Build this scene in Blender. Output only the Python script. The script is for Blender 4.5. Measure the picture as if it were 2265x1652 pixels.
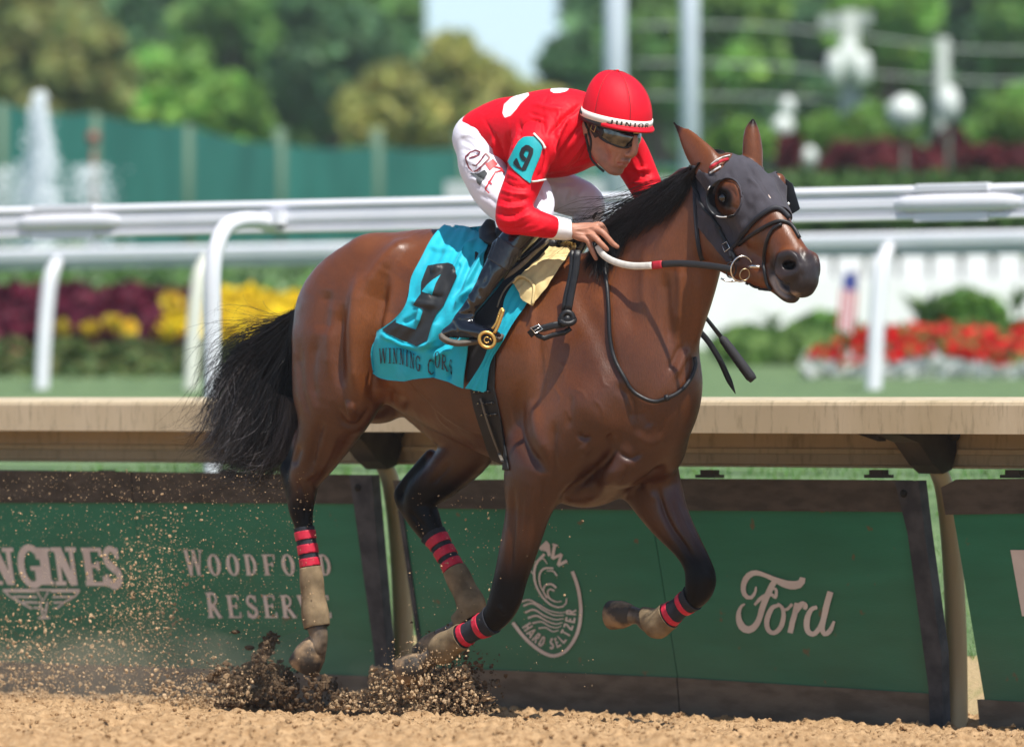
import bpy, bmesh, math, random
import numpy as np
from mathutils import Vector, Matrix
random.seed(7); RNG = np.random.default_rng(7)
S = bpy.context.scene
for _o in list(bpy.data.objects): bpy.data.objects.remove(_o)

# ------------------------------------------------------------------ camera, sky, sun, exposure
FPX, CX, CY, HY, CAMZ = 15500.0, 1132.5, 826.0, 885.0, 1.2      # focal length in 1/2265 frame widths, horizon row, eye height
cam_data = bpy.data.cameras.new("camera")
cam = bpy.data.objects.new("camera", cam_data); S.collection.objects.link(cam)
cam.location = (0, 0, CAMZ); cam.rotation_euler = (math.radians(90), 0, 0)
cam_data.sensor_fit = 'HORIZONTAL'; cam_data.sensor_width = 36.0
cam_data.lens = FPX / 2265.0 * 36.0
cam_data.shift_y = (HY - CY) / 2265.0
cam_data.clip_start = 0.5; cam_data.clip_end = 3000
cam_data.dof.use_dof = True; cam_data.dof.focus_distance = 24.3; cam_data.dof.aperture_fstop = 3.0
cam_data.dof.aperture_blades = 0
S.camera = cam

SUN_EL, SUN_H = math.radians(63), np.array([0.45, -0.893])       # high sun from the camera's side, a little right
SUN_H = SUN_H / np.linalg.norm(SUN_H)
world = bpy.data.worlds.new("World"); S.world = world; world.use_nodes = True
wn = world.node_tree; wn.nodes.clear()
w_out = wn.nodes.new("ShaderNodeOutputWorld"); w_bg = wn.nodes.new("ShaderNodeBackground")
w_sky = wn.nodes.new("ShaderNodeTexSky"); w_sky.sky_type = 'NISHITA'; w_sky.sun_disc = False
w_sky.sun_elevation = SUN_EL; w_sky.sun_rotation = math.atan2(SUN_H[0], SUN_H[1])
w_sky.air_density = 1.0; w_sky.dust_density = 1.0; w_sky.ozone_density = 1.0
w_bg.inputs[1].default_value = 0.095
# a pale summer haze all round the horizon, fading out 25 degrees up
w_tc = wn.nodes.new("ShaderNodeTexCoord"); w_sx = wn.nodes.new("ShaderNodeSeparateXYZ"); w_mr = wn.nodes.new("ShaderNodeMapRange"); w_mr.interpolation_type = 'SMOOTHSTEP'
w_mr.inputs["From Min"].default_value = 0.42; w_mr.inputs["From Max"].default_value = 0.0; wn.links.new(w_tc.outputs["Generated"], w_sx.inputs[0]); wn.links.new(w_sx.outputs["Z"], w_mr.inputs[0])
w_sc = wn.nodes.new("ShaderNodeVectorMath"); w_sc.operation = 'SCALE'; w_sc.inputs[0].default_value = (1.6, 2.9, 4.2); wn.links.new(w_mr.outputs[0], w_sc.inputs["Scale"])
w_ad = wn.nodes.new("ShaderNodeVectorMath"); w_ad.operation = 'ADD'; wn.links.new(w_sky.outputs[0], w_ad.inputs[0]); wn.links.new(w_sc.outputs[0], w_ad.inputs[1])
wn.links.new(w_ad.outputs[0], w_bg.inputs[0]); wn.links.new(w_bg.outputs[0], w_out.inputs[0])
sun_data = bpy.data.lights.new("sun", 'SUN'); sun_data.energy = 5.0; sun_data.angle = math.radians(0.6)
sun_data.color = (1.0, 0.955, 0.88)
sun = bpy.data.objects.new("sun", sun_data); S.collection.objects.link(sun)
SUN_DIR = Vector((SUN_H[0]*math.cos(SUN_EL), SUN_H[1]*math.cos(SUN_EL), math.sin(SUN_EL)))
sun.rotation_euler = SUN_DIR.to_track_quat('Z', 'Y').to_euler(); sun.location = SUN_DIR * 60
S.view_settings.view_transform = 'Standard'; S.view_settings.look = 'None'
S.view_settings.exposure = 0.42; S.view_settings.gamma = 1.0; S.view_settings.use_curve_mapping = False
S.render.engine = 'CYCLES'
S.cycles.use_denoising = True
S.cycles.max_bounces = 6; S.cycles.transparent_max_bounces = 8
S.cycles.caustics_reflective = False; S.cycles.caustics_refractive = False

# ------------------------------------------------------------------ geometry of the view: photo rows/columns to points in the world
TH = math.radians(39.0)                                          # the rails and the horse run 39 degrees towards the camera
FW = np.array([math.cos(TH), -math.sin(TH), 0.0]); RT = np.array([-math.sin(TH), -math.cos(TH), 0.0]); UP = np.array([0, 0, 1.0])
HO = np.array([0.0, 25.0, 0.0])                                  # origin of the horse's own frame (forward, right, up)
CAMP = np.array([0, 0, CAMZ])
def ray(x, y): return np.array([(x-CX)/FPX, 1.0, (HY-y)/FPX])
def P(x, y, d): return CAMP + ray(x, y)*d                        # at distance d
def on_plane(x, y, n, o):
    r = ray(x, y); return CAMP + r*(np.dot(n, o-CAMP)/np.dot(n, r))
def W(x, y, r=0.0): return on_plane(x, y, RT, HO + RT*r)         # on the plane r metres right of the horse's middle
def to_h(p): q = np.asarray(p)-HO; return np.stack([q@FW, q@RT, q[..., 2]], -1)
def to_w(p): p = np.asarray(p); return HO + p[..., :1]*FW + p[..., 1:2]*RT + p[..., 2:3]*UP
def H(x, y, r=0.0): return to_h(W(x, y, r))
HT = math.radians(52.0)                                          # the head is turned a little more to the camera
FH = np.array([math.cos(HT), -math.sin(HT), 0.0]); RH = np.array([-math.sin(HT), -math.cos(HT), 0.0])
HPO = W(1575, 410, 0.0)
def WH(x, y, r=0.0): return on_plane(x, y, RH, HPO + RH*r)
def HH(x, y, r=0.0): return to_h(WH(x, y, r))
LAT_H = np.array([RH@FW, RH@RT, 0.0]); LAT = np.array([0, 1.0, 0])
def project(p):                                                  # world points -> photo column, row
    q = p - CAMP; return CX + q[..., 0]/q[..., 1]*FPX, HY - q[..., 2]/q[..., 1]*FPX

# ------------------------------------------------------------------ small helpers for objects
def mesh_from(name, verts, faces, smooth=True):
    me = bpy.data.meshes.new(name)
    v = np.asarray(verts, dtype=np.float32)
    if isinstance(faces, np.ndarray):
        n, k = faces.shape
        me.vertices.add(len(v)); me.vertices.foreach_set("co", v.ravel())
        me.loops.add(n*k); me.loops.foreach_set("vertex_index", faces.astype(np.int32).ravel())
        me.polygons.add(n); me.polygons.foreach_set("loop_start", np.arange(0, n*k, k, dtype=np.int32))
        me.polygons.foreach_set("loop_total", np.full(n, k, dtype=np.int32))
        me.update(calc_edges=True)
    else:
        me.from_pydata([tuple(map(float, q)) for q in v], [], faces); me.update()
    me.polygons.foreach_set("use_smooth", np.full(len(me.polygons), bool(smooth)))
    return me
def link(name, me, mat=None, parent=None, **props):
    o = bpy.data.objects.new(name, me); S.collection.objects.link(o)
    if mat is not None and me is not None and len(me.materials) == 0: me.materials.append(mat)
    if parent is not None: set_parent(o, parent)
    for k, v in props.items(): o[k] = v
    return o
def set_parent(o, parent):
    o.parent = parent
    m = world_of(parent)
    o.matrix_parent_inverse = m.inverted()
def world_of(o):
    m = Matrix.LocRotScale(o.location, o.rotation_euler, o.scale)
    return m if o.parent is None else world_of(o.parent) @ o.matrix_parent_inverse @ m
def empty(name, loc, label, category, group=None):
    o = bpy.data.objects.new(name, None); S.collection.objects.link(o); o.location = tuple(map(float, loc)); o.empty_display_size = 0.1
    o["label"] = label; o["category"] = category
    if group: o["group"] = group
    return o
def obj(name, verts, faces, mat, parent=None, smooth=True, **props):
    return link(name, mesh_from(name, verts, faces, smooth), mat, parent, **props)
def copy_tree(o, parent=None, offset=None):
    c = o.copy(); S.collection.objects.link(c)
    if parent is not None: c.parent = parent
    for ch in list(o.children): copy_tree(ch, c)
    return c

class MB:                                                        # collects simple shapes into one mesh
    def __init__(s): s.v = []; s.f = []; s.n = 0
    def add(s, v, f):
        v = np.asarray(v, float); s.v.append(v); s.f += [tuple(i+s.n for i in q) for q in f]; s.n += len(v); return s
    def box(s, c, ax, ay, az):                                   # centre and three half-axis vectors
        c, ax, ay, az = map(lambda t: np.asarray(t, float), (c, ax, ay, az))
        v = [c+i*ax+j*ay+k*az for k in (-1, 1) for j in (-1, 1) for i in (-1, 1)]
        return s.add(v, [(0,2,3,1),(4,5,7,6),(0,1,5,4),(2,6,7,3),(0,4,6,2),(1,3,7,5)])
    def tube(s, pts, rad, n=10, cap=True, flat=None, side=None):  # flat: second radius; side: direction of that radius
        pts = [np.asarray(p, float) for p in pts]; m = len(pts)
        rad = rad if hasattr(rad, '__len__') else [rad]*m
        flat = rad if flat is None else (flat if hasattr(flat, '__len__') else [flat]*m)
        V = []; prev = None
        for i in range(m):
            t = pts[min(i+1, m-1)] - pts[max(i-1, 0)]; t = t/(np.linalg.norm(t)+1e-12)
            if side is not None:
                sd = side[i] if isinstance(side, list) else side
                u = np.asarray(sd, float); u = u - t*np.dot(u, t)
                u /= np.linalg.norm(u)+1e-12
            elif prev is None:
                u = np.cross(t, [0, 0, 1.0]);
                if np.linalg.norm(u) < 1e-3: u = np.cross(t, [0, 1.0, 0])
                u /= np.linalg.norm(u)
            else:
                u = prev - t*np.dot(prev, t); u /= np.linalg.norm(u)+1e-12
            prev = u; w = np.cross(t, u)
            for k in range(n):
                a = 2*math.pi*k/n; V.append(pts[i] + u*math.cos(a)*rad[i] + w*math.sin(a)*flat[i])
        Fc = []
        for i in range(m-1):
            for k in range(n):
                a, b = i*n+k, i*n+(k+1) % n; Fc.append((a, b, b+n, a+n))
        if cap: Fc.append(tuple(range(n-1, -1, -1))); Fc.append(tuple((m-1)*n+k for k in range(n)))
        return s.add(V, Fc)
    def prism(s, outline, n, depth):                             # planar outline (3-D points) pushed along n by depth
        o = np.asarray(outline, float); n = np.asarray(n, float); k = len(o)
        return s.add(np.vstack([o, o+n*depth]), [tuple(range(k)), tuple(range(2*k-1, k-1, -1))] + [(i, i+k, (i+1) % k+k, (i+1) % k) for i in range(k)])
    def ico(s, c, r, sub=1, scale=(1, 1, 1), jitter=0.0):
        v, f = ico_data(sub); v = v*np.asarray(scale)*r
        if jitter: v = v*(1+RNG.uniform(-jitter, jitter, (len(v), 1)))
        return s.add(v+np.asarray(c, float), f)
    def build(s, name, mat, parent=None, smooth=True, **props):
        return obj(name, np.vstack(s.v), s.f, mat, parent, smooth, **props)
_ico = {}
def ico_data(sub):
    if sub not in _ico:
        bm = bmesh.new(); bmesh.ops.create_icosphere(bm, subdivisions=sub, radius=1.0)
        _ico[sub] = (np.array([v.co[:] for v in bm.verts]), [tuple(v.index for v in f.verts) for f in bm.faces]); bm.free()
    return _ico[sub]
def spline(pts, n=8):                                            # Catmull-Rom through rows of numbers
    p = np.asarray(pts, float)
    if len(p) < 3:
        t = np.linspace(0, 1, n+1)[:, None]; return p[0]*(1-t)+p[-1]*t
    p = np.vstack([2*p[0]-p[1], p, 2*p[-1]-p[-2]]); out = []
    for i in range(1, len(p)-2):
        for t in np.linspace(0, 1, n, endpoint=False):
            out.append(0.5*((2*p[i])+(-p[i-1]+p[i+1])*t+(2*p[i-1]-5*p[i]+4*p[i+1]-p[i+2])*t*t+(-p[i-1]+3*p[i]-3*p[i+1]+p[i+2])*t**3))
    out.append(p[-2]); return np.array(out)
def sstep(a, b, x): t = np.clip((x-a)/(b-a), 0, 1); return t*t*(3-2*t)

# value noise for displaced sheets (numpy)
def vnoise(x, y, seed=0):
    xi, yi = np.floor(x).astype(np.int64), np.floor(y).astype(np.int64); xf, yf = x-xi, y-yi
    def h(a, b):
        n = (a*374761393 + b*668265263 + seed*1442695041) & 0xffffffff
        n = ((n ^ (n >> 13))*1274126177) & 0xffffffff; return ((n ^ (n >> 16)) & 0xffff)/65535.0
    u, v = xf*xf*(3-2*xf), yf*yf*(3-2*yf)
    return (h(xi, yi)*(1-u)+h(xi+1, yi)*u)*(1-v)+(h(xi, yi+1)*(1-u)+h(xi+1, yi+1)*u)*v

# ------------------------------------------------------------------ solid modelling on a grid: smooth union of tapered limbs, then a surface
class Field:
    def __init__(s, lo, hi, h):
        s.lo = np.asarray(lo, float); s.h = h; s.n = np.ceil((np.asarray(hi)-s.lo)/h).astype(int)+1
        s.D = np.full(tuple(s.n), 1.0, dtype=np.float32)
    def sub(s, lo, hi):
        a = np.maximum(np.floor((lo-s.lo)/s.h).astype(int), 0); b = np.minimum(np.ceil((hi-s.lo)/s.h).astype(int)+1, s.n)
        if np.any(b <= a): return None, None
        g = [(s.lo[i]+s.h*np.arange(a[i], b[i])).astype(np.float32) for i in range(3)]
        return tuple(slice(a[i], b[i]) for i in range(3)), (g[0][:, None, None], g[1][None, :, None], g[2][None, None, :])
    @staticmethod
    def seg(g, p0, p1, r0, r1, lat, c=None):
        d = p1-p0; L = np.linalg.norm(d)+1e-9; ax = d/L
        eb = lat-ax*np.dot(lat, ax); eb = eb/(np.linalg.norm(eb)+1e-9); ea = np.cross(ax, eb)
        q = [g[i]-np.float32(p0[i]) for i in range(3)]
        dot = lambda e: q[0]*np.float32(e[0])+q[1]*np.float32(e[1])+q[2]*np.float32(e[2])
        va, vb, vc = dot(ea), dot(eb), dot(ax)
        t = np.clip(vc/np.float32(L), 0, 1); vc = vc-t*np.float32(L)
        a = r0[0]+(r1[0]-r0[0])*t; b = r0[1]+(r1[1]-r0[1])*t; e = np.minimum(a, b) if c is None else np.float32(c)
        va, vb, vc = va/a, vb/b, vc/e
        k0 = np.sqrt(va*va+vb*vb+vc*vc); k1 = np.sqrt((va/a)**2+(vb/b)**2+(vc/e)**2)+1e-6
        return k0*(k0-1)/k1
    def merge(s, lo, hi, fn, k, cut=False):
        m = k+3*s.h; sl, g = s.sub(lo-m, hi+m)
        if sl is None: return
        d = fn(g).astype(np.float32); D = s.D[sl]
        if cut:
            d = -d; h = np.clip(0.5-0.5*(D-d)/k, 0, 1); s.D[sl] = D*(1-h)+d*h+k*h*(1-h)
        else:
            h = np.clip(0.5+0.5*(D-d)/k, 0, 1); s.D[sl] = D*(1-h)+d*h-k*h*(1-h)
    def chain(s, pts, k=0.03, lat=LAT, n=5, cut=False):          # rows: point (3), radius in the plane, radius sideways
        q = spline(pts, n)
        q[:, 3:] = np.maximum(q[:, 3:], 0.004)
        R = q[:, 3:].max(1)[:, None]; lo, hi = (q[:, :3]-R).min(0), (q[:, :3]+R).max(0)
        m = k+3*s.h; sl, g = s.sub(lo-m, hi+m)
        if sl is None: return
        a0 = [x.start for x in sl]; d = np.full(tuple(x.stop-x.start for x in sl), 1.0, np.float32)
        for i in range(len(q)-1):
            l2 = np.minimum(q[i, :3], q[i+1, :3])-max(R[i, 0], R[i+1, 0])-m; h2 = np.maximum(q[i, :3], q[i+1, :3])+max(R[i, 0], R[i+1, 0])+m
            s2, g2 = s.sub(l2, h2)
            if s2 is None: continue
            s3 = tuple(slice(max(s2[j].start, sl[j].start)-a0[j], min(s2[j].stop, sl[j].stop)-a0[j]) for j in range(3))
            g3 = tuple(g[j][tuple(s3[j] if jj == j else slice(None) for jj in range(3))] for j in range(3))
            if min(x.shape[j] for j, x in enumerate(g3)) == 0: continue
            d[s3] = np.minimum(d[s3], s.seg(g3, q[i, :3], q[i+1, :3], q[i, 3:], q[i+1, 3:], lat))
        D = s.D[sl]
        if cut:
            d = -d; h = np.clip(0.5-0.5*(D-d)/k, 0, 1); s.D[sl] = D*(1-h)+d*h+k*h*(1-h)
        else:
            h = np.clip(0.5+0.5*(D-d)/k, 0, 1); s.D[sl] = D*(1-h)+d*h-k*h*(1-h)
    def ell(s, c, r, ax=(0, 0, 1), lat=LAT, k=0.03, cut=False):  # radii: in-plane, sideways, along ax
        c = np.asarray(c, float); ax = np.asarray(ax, float); ax = ax/np.linalg.norm(ax); R = max(r)
        s.merge(c-R, c+R, lambda g: s.seg(g, c-ax*1e-4, c+ax*1e-4, (r[0], r[1]), (r[0], r[1]), np.asarray(lat, float), r[2]), k, cut)
    def surface(s, smooth=1):
        D = s.D; ins = D < 0; n = s.n
        c = ins[:-1, :-1, :-1].astype(np.int8)
        off = [(i, j, k) for i in (0, 1) for j in (0, 1) for k in (0, 1)]
        cnt = np.zeros(tuple(n-1), np.int8)
        for o in off: cnt += ins[o[0]:n[0]-1+o[0], o[1]:n[1]-1+o[1], o[2]:n[2]-1+o[2]]
        act = (cnt > 0) & (cnt < 8); idx = np.argwhere(act)
        num = np.full(tuple(n-1), -1, np.int32); num[act] = np.arange(len(idx))
        val = np.stack([D[idx[:, 0]+o[0], idx[:, 1]+o[1], idx[:, 2]+o[2]] for o in off], 1)
        acc = np.zeros((len(idx), 3)); w = np.zeros(len(idx)); offa = np.array(off, float)
        for a in range(8):
            for b in range(a+1, 8):
                if np.abs(offa[a]-offa[b]).sum() != 1: continue
                x = (val[:, a] < 0) != (val[:, b] < 0); t = val[:, a]/(val[:, a]-val[:, b]+1e-20)
                pt = offa[a]+(offa[b]-offa[a])*t[:, None]; acc[x] += pt[x]; w[x] += 1
        V = s.lo+(idx+acc/w[:, None])*s.h; Q = []
        for ax in range(3):
            u, v = (ax+1) % 3, (ax+2) % 3
            A = [slice(None)]*3; B = [slice(None)]*3; A[ax] = slice(0, n[ax]-1); B[ax] = slice(1, n[ax])
            e = ins[tuple(A)] != ins[tuple(B)]; ii = np.argwhere(e)
            ok = (ii[:, u] > 0) & (ii[:, v] > 0) & (ii[:, u] < n[u]-1) & (ii[:, v] < n[v]-1); ii = ii[ok]
            eu = np.zeros(3, int); eu[u] = 1; ev = np.zeros(3, int); ev[v] = 1
            q = np.stack([num[tuple((ii-eu-ev).T)], num[tuple((ii-ev).T)], num[tuple(ii.T)], num[tuple((ii-eu).T)]], 1)
            flip = ins[tuple(ii.T)]; q[~flip] = q[~flip][:, ::-1]; Q.append(q)
        Q = np.vstack(Q); Q = Q[(Q >= 0).all(1)]
        for _ in range(smooth): V = relax(V, Q, 0.5)
        return V, Q
def relax(V, Q, f):
    acc = np.zeros_like(V); w = np.zeros(len(V))
    k = Q.shape[1]
    for a in range(k):
        for b in (Q[:, a], ):
            for nb in (Q[:, (a+1) % k], Q[:, (a-1) % k]):
                for c3 in range(3): acc[:, c3] += np.bincount(b, V[nb, c3], len(V))
                w += np.bincount(b, minlength=len(V))
    return V*(1-f)+acc/np.maximum(w, 1)[:, None]*f
def normals(V, Q):
    N = np.zeros_like(V); n = np.cross(V[Q[:, 2]]-V[Q[:, 0]], V[Q[:, 3 if Q.shape[1] > 3 else 1]]-V[Q[:, 1 if Q.shape[1] > 3 else 0]])
    for a in range(Q.shape[1]):
        for c in range(3): N[:, c] += np.bincount(Q[:, a], n[:, c], len(V))
    return N/(np.linalg.norm(N, axis=1)[:, None]+1e-12)
def poly_dist(x, y, pts):                                        # distance to a polyline in the photo's plane, and how far along (0..1)
    pts = np.asarray(pts, float); best = np.full(x.shape, 1e9); par = np.zeros(x.shape); L = np.r_[0, np.cumsum(np.hypot(*np.diff(pts, axis=0).T))]
    for i in range(len(pts)-1):
        a, b = pts[i], pts[i+1]; d = b-a; l2 = d@d+1e-9
        t = np.clip(((x-a[0])*d[0]+(y-a[1])*d[1])/l2, 0, 1); dd = np.hypot(x-a[0]-t*d[0], y-a[1]-t*d[1])
        m = dd < best; best[m] = dd[m]; par[m] = (L[i]+t[m]*math.sqrt(l2))/L[-1]
    return best, par
def sculpt(V, Q, strokes, near=None, sheet=False):
    """push the camera-side skin in or out along strokes: (points, width px, height m[, taper])"""
    N = normals(V, Q); x, y = project(V)
    if sheet: N = np.where(N[:, 1:2] > 0, -N, N)
    vis = sstep(0.05, 0.45, -N[:, 1]); out = V.copy()
    for s in strokes:
        pts, w, amp = s[:3]; tp = s[3] if len(s) > 3 else 1; pts = spline(pts, 5) if len(pts) > 2 else np.array(pts, float)
        m = (x > pts[:, 0].min()-3*w) & (x < pts[:, 0].max()+3*w) & (y > pts[:, 1].min()-3*w) & (y < pts[:, 1].max()+3*w) & (vis > 0)
        if near is not None: m &= near
        i = np.where(m)[0]
        if not len(i): continue
        d, t = poly_dist(x[i], y[i], pts); g = np.exp(-(d/w)**2)
        if tp: g *= np.clip(np.minimum(t, 1-t)*4+0.15, 0, 1)
        out[i] += N[i]*(amp*g*vis[i])[:, None]
    return out
def color_attr(me, name, rgba):
    a = me.color_attributes.new(name, 'FLOAT_COLOR', 'POINT'); a.data.foreach_set("color", np.asarray(rgba, np.float32).ravel())
# close-up measurements of the photograph: each factory turns readings from one enlarged crop into the common columns and rows
def crop(x0, y0, k): return lambda px, py: ((x0+px/k)/1.13024, (y0+py/k)/1.13024)
c1, c2, c3, c4 = crop(1100,120,3.177), crop(1500,260,3.06), crop(880,520,3.442), crop(500,540,2.36)
c5, c6, c7, cz = crop(1200,600,2.36), crop(640,1080,2.294), crop(1100,1180,2.665), crop(1360,500,7.51)
c8 = crop(1230,160,5.162); c9 = crop(1820,480,5.508); cL = crop(0,1350,6.609); cR = crop(1660,980,1.862); cB = crop(0,980,1.862)
def cc(f, pts): return [f(*p) for p in pts]

from mathutils.bvhtree import BVHTree
class Skin:                                                      # a surface one can lay things on, seen from the camera or from any side
    def __init__(s, V, Q):
        s.V = np.asarray(V); s.Q = [tuple(int(i) for i in q) for q in Q]; s.t = BVHTree.FromPolygons([tuple(v) for v in s.V], s.Q)
    def hit(s, x, y):
        r = ray(x, y); h = s.t.ray_cast(Vector(CAMP), Vector(r)); return h
    def at(s, x, y, off=0.0, fallback=None):
        h = s.hit(x, y)
        if h[0] is None:
            if fallback is not None: return P(x, y, fallback)
            n = None; best = None
            for rr in (4, 8, 14, 22, 34):
                for k in range(12):
                    a = k*math.pi/6; h = s.hit(x+rr*math.cos(a), y+rr*math.sin(a))
                    if h[0] is not None: best = h[0]; break
                if best is not None: break
            if best is None: return P(x, y, 24.8)
            return P(x, y, best[1])
        n = np.array(h[1]);
        if n[1] > 0: n = -n
        return np.array(h[0])+n*off
    def dist(s, x, y):
        h = s.hit(x, y); return None if h[0] is None else h[0][1]
def trimmed(V, Q, keep, off=0.0, N=None, thick=0.0):
    """the part of a surface where keep > 0, its rim slid to the zero line, raised by off (array or number) and given a thickness"""
    N = normals(V, Q) if N is None else N
    fk = (keep[Q] > 0).any(1); Qk = Q[fk]; used = np.unique(Qk); Vn = V.copy()
    acc = np.zeros_like(V); w = np.zeros(len(V))
    for a, st in [(a, 1) for a in range(Q.shape[1])]+([(0, 2), (1, 2)] if Q.shape[1] == 4 else []):
        i, j = Qk[:, a], Qk[:, (a+st) % Q.shape[1]]
        for p, q in ((i, j), (j, i)):
            m = (keep[p] <= 0) & (keep[q] > 0); pi, qi = p[m], q[m]; t = keep[pi]/(keep[pi]-keep[qi])
            pt = V[pi]+(V[qi]-V[pi])*t[:, None]
            wt = 1.0 if st == 1 else .02
            for c in range(3): acc[:, c] += np.bincount(pi, pt[:, c]*wt, len(V))
            w += np.bincount(pi, minlength=len(V))*wt
    m = w > 0; Vn[m] = acc[m]/w[m][:, None]
    bad = (keep <= 0) & ~m
    Qk = Qk[~bad[Qk].any(1)]; used = np.unique(Qk)
    mp = np.full(len(V), -1); mp[used] = np.arange(len(used))
    o = off[used][:, None] if hasattr(off, '__len__') else off
    Vo = Vn[used]+N[used]*o; Qo = mp[Qk]
    if thick:
        n = len(Vo); Vi = Vo-N[used]*thick; e = {}
        for q in Qo:
            for a in range(len(q)):
                k = (q[a], q[(a+1) % len(q)]); e[k] = e.get(k, 0)+1
        rim = [k for k in e if (k[1], k[0]) not in e]
        side = np.array([(b, a, a+n, b+n) for a, b in rim]).reshape(-1, 4)
        Qo = np.vstack([Qo, (Qo+n)[:, ::-1], side]) if Qo.shape[1] == 4 else Qo
        Vo = np.vstack([Vo, Vi])
    return Vo, Qo, used
def inside(x, y, poly):                                          # signed distance in px to a polygon, positive inside
    poly = np.asarray(poly, float); d, _ = poly_dist(x, y, np.vstack([poly, poly[:1]])); c = np.zeros(x.shape, bool); n = len(poly)
    for i in range(n):
        (x1, y1), (x2, y2) = poly[i], poly[(i+1) % n]
        if y1 == y2: continue
        c ^= ((y1 > y) != (y2 > y)) & (x < (x2-x1)*(y-y1)/(y2-y1)+x1)
    return np.where(c, d, -d)
def quad_sheet(left, right, n, m, put):                          # sheet between two edges given as polylines in the photo
    L, R = resample(left, n), resample(right, n); V = []
    for i in range(n):
        for j in range(m):
            t = j/(m-1); V.append(put(*(L[i]*(1-t)+R[i]*t), i/(n-1), t))
    F = [(i*m+j, i*m+j+1, (i+1)*m+j+1, (i+1)*m+j) for i in range(n-1) for j in range(m-1)]
    return np.array(V), F
def resample(pts, n, smooth=True):
    p = spline(pts, 8) if smooth and len(pts) > 2 else np.asarray(pts, float)
    L = np.r_[0, np.cumsum(np.linalg.norm(np.diff(p, axis=0), axis=1))]; t = np.linspace(0, L[-1], n)
    return np.stack([np.interp(t, L, p[:, k]) for k in range(p.shape[1])], 1)
def poly_mesh(polys, step):                                      # triangulated flat polygons (photo columns/rows or any 2-D), cut fine enough to follow a surface
    bm = bmesh.new()                                             # z carries each polygon's own tiny lift, so that crossing strokes never share a plane
    for k, poly in enumerate(polys):
        try: bm.faces.new([bm.verts.new((p[0], p[1], (k % 13)*.00011)) for p in poly])
        except ValueError: pass
    bmesh.ops.triangulate(bm, faces=bm.faces[:])
    for _ in range(6):
        e = [e for e in bm.edges if e.calc_length() > step]
        if not e: break
        bmesh.ops.subdivide_edges(bm, edges=e, cuts=1); bmesh.ops.triangulate(bm, faces=[f for f in bm.faces if len(f.verts) > 3])
    v = np.array([q.co[:] for q in bm.verts]); f = [tuple(q.index for q in t.verts) for t in bm.faces]; bm.free()
    return v, f
# ------------------------------------------------------------------ lettering: strokes of a pen, thick and thin, with slab serifs
def stroke(pts, w, w2=None):                                     # polyline to a ribbon polygon
    p = np.asarray(pts, float); w2 = w if w2 is None else w2; n = len(p); t = np.gradient(p, axis=0) if n > 2 else np.array([p[1]-p[0]]*2)
    t = t/(np.linalg.norm(t, axis=1)[:, None]+1e-9); nn = np.stack([-t[:, 1], t[:, 0]], 1); ww = np.linspace(w, w2, n)[:, None]/2
    a, b = p+nn*ww, p-nn*ww; return [list(map(tuple, (a[i], a[i+1], b[i+1], b[i]))) for i in range(n-1)]
def arc(cx, cy, rx, ry, a0, a1, n=14):
    return [(cx+rx*math.cos(math.radians(a0+(a1-a0)*i/n)), cy+ry*math.sin(math.radians(a0+(a1-a0)*i/n))) for i in range(n+1)]
def ring(cx, cy, rx, ry, wt, wn, n=24):                          # O with thick sides
    out = []
    for i in range(n):
        a, b = 2*math.pi*i/n, 2*math.pi*(i+1)/n
        def q(t, k): return (cx+(rx-k*wt)*math.cos(t), cy+(ry-k*wn)*math.sin(t))
        out.append([q(a, 0), q(b, 0), q(b, 1), q(a, 1)])
    return out
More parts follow.
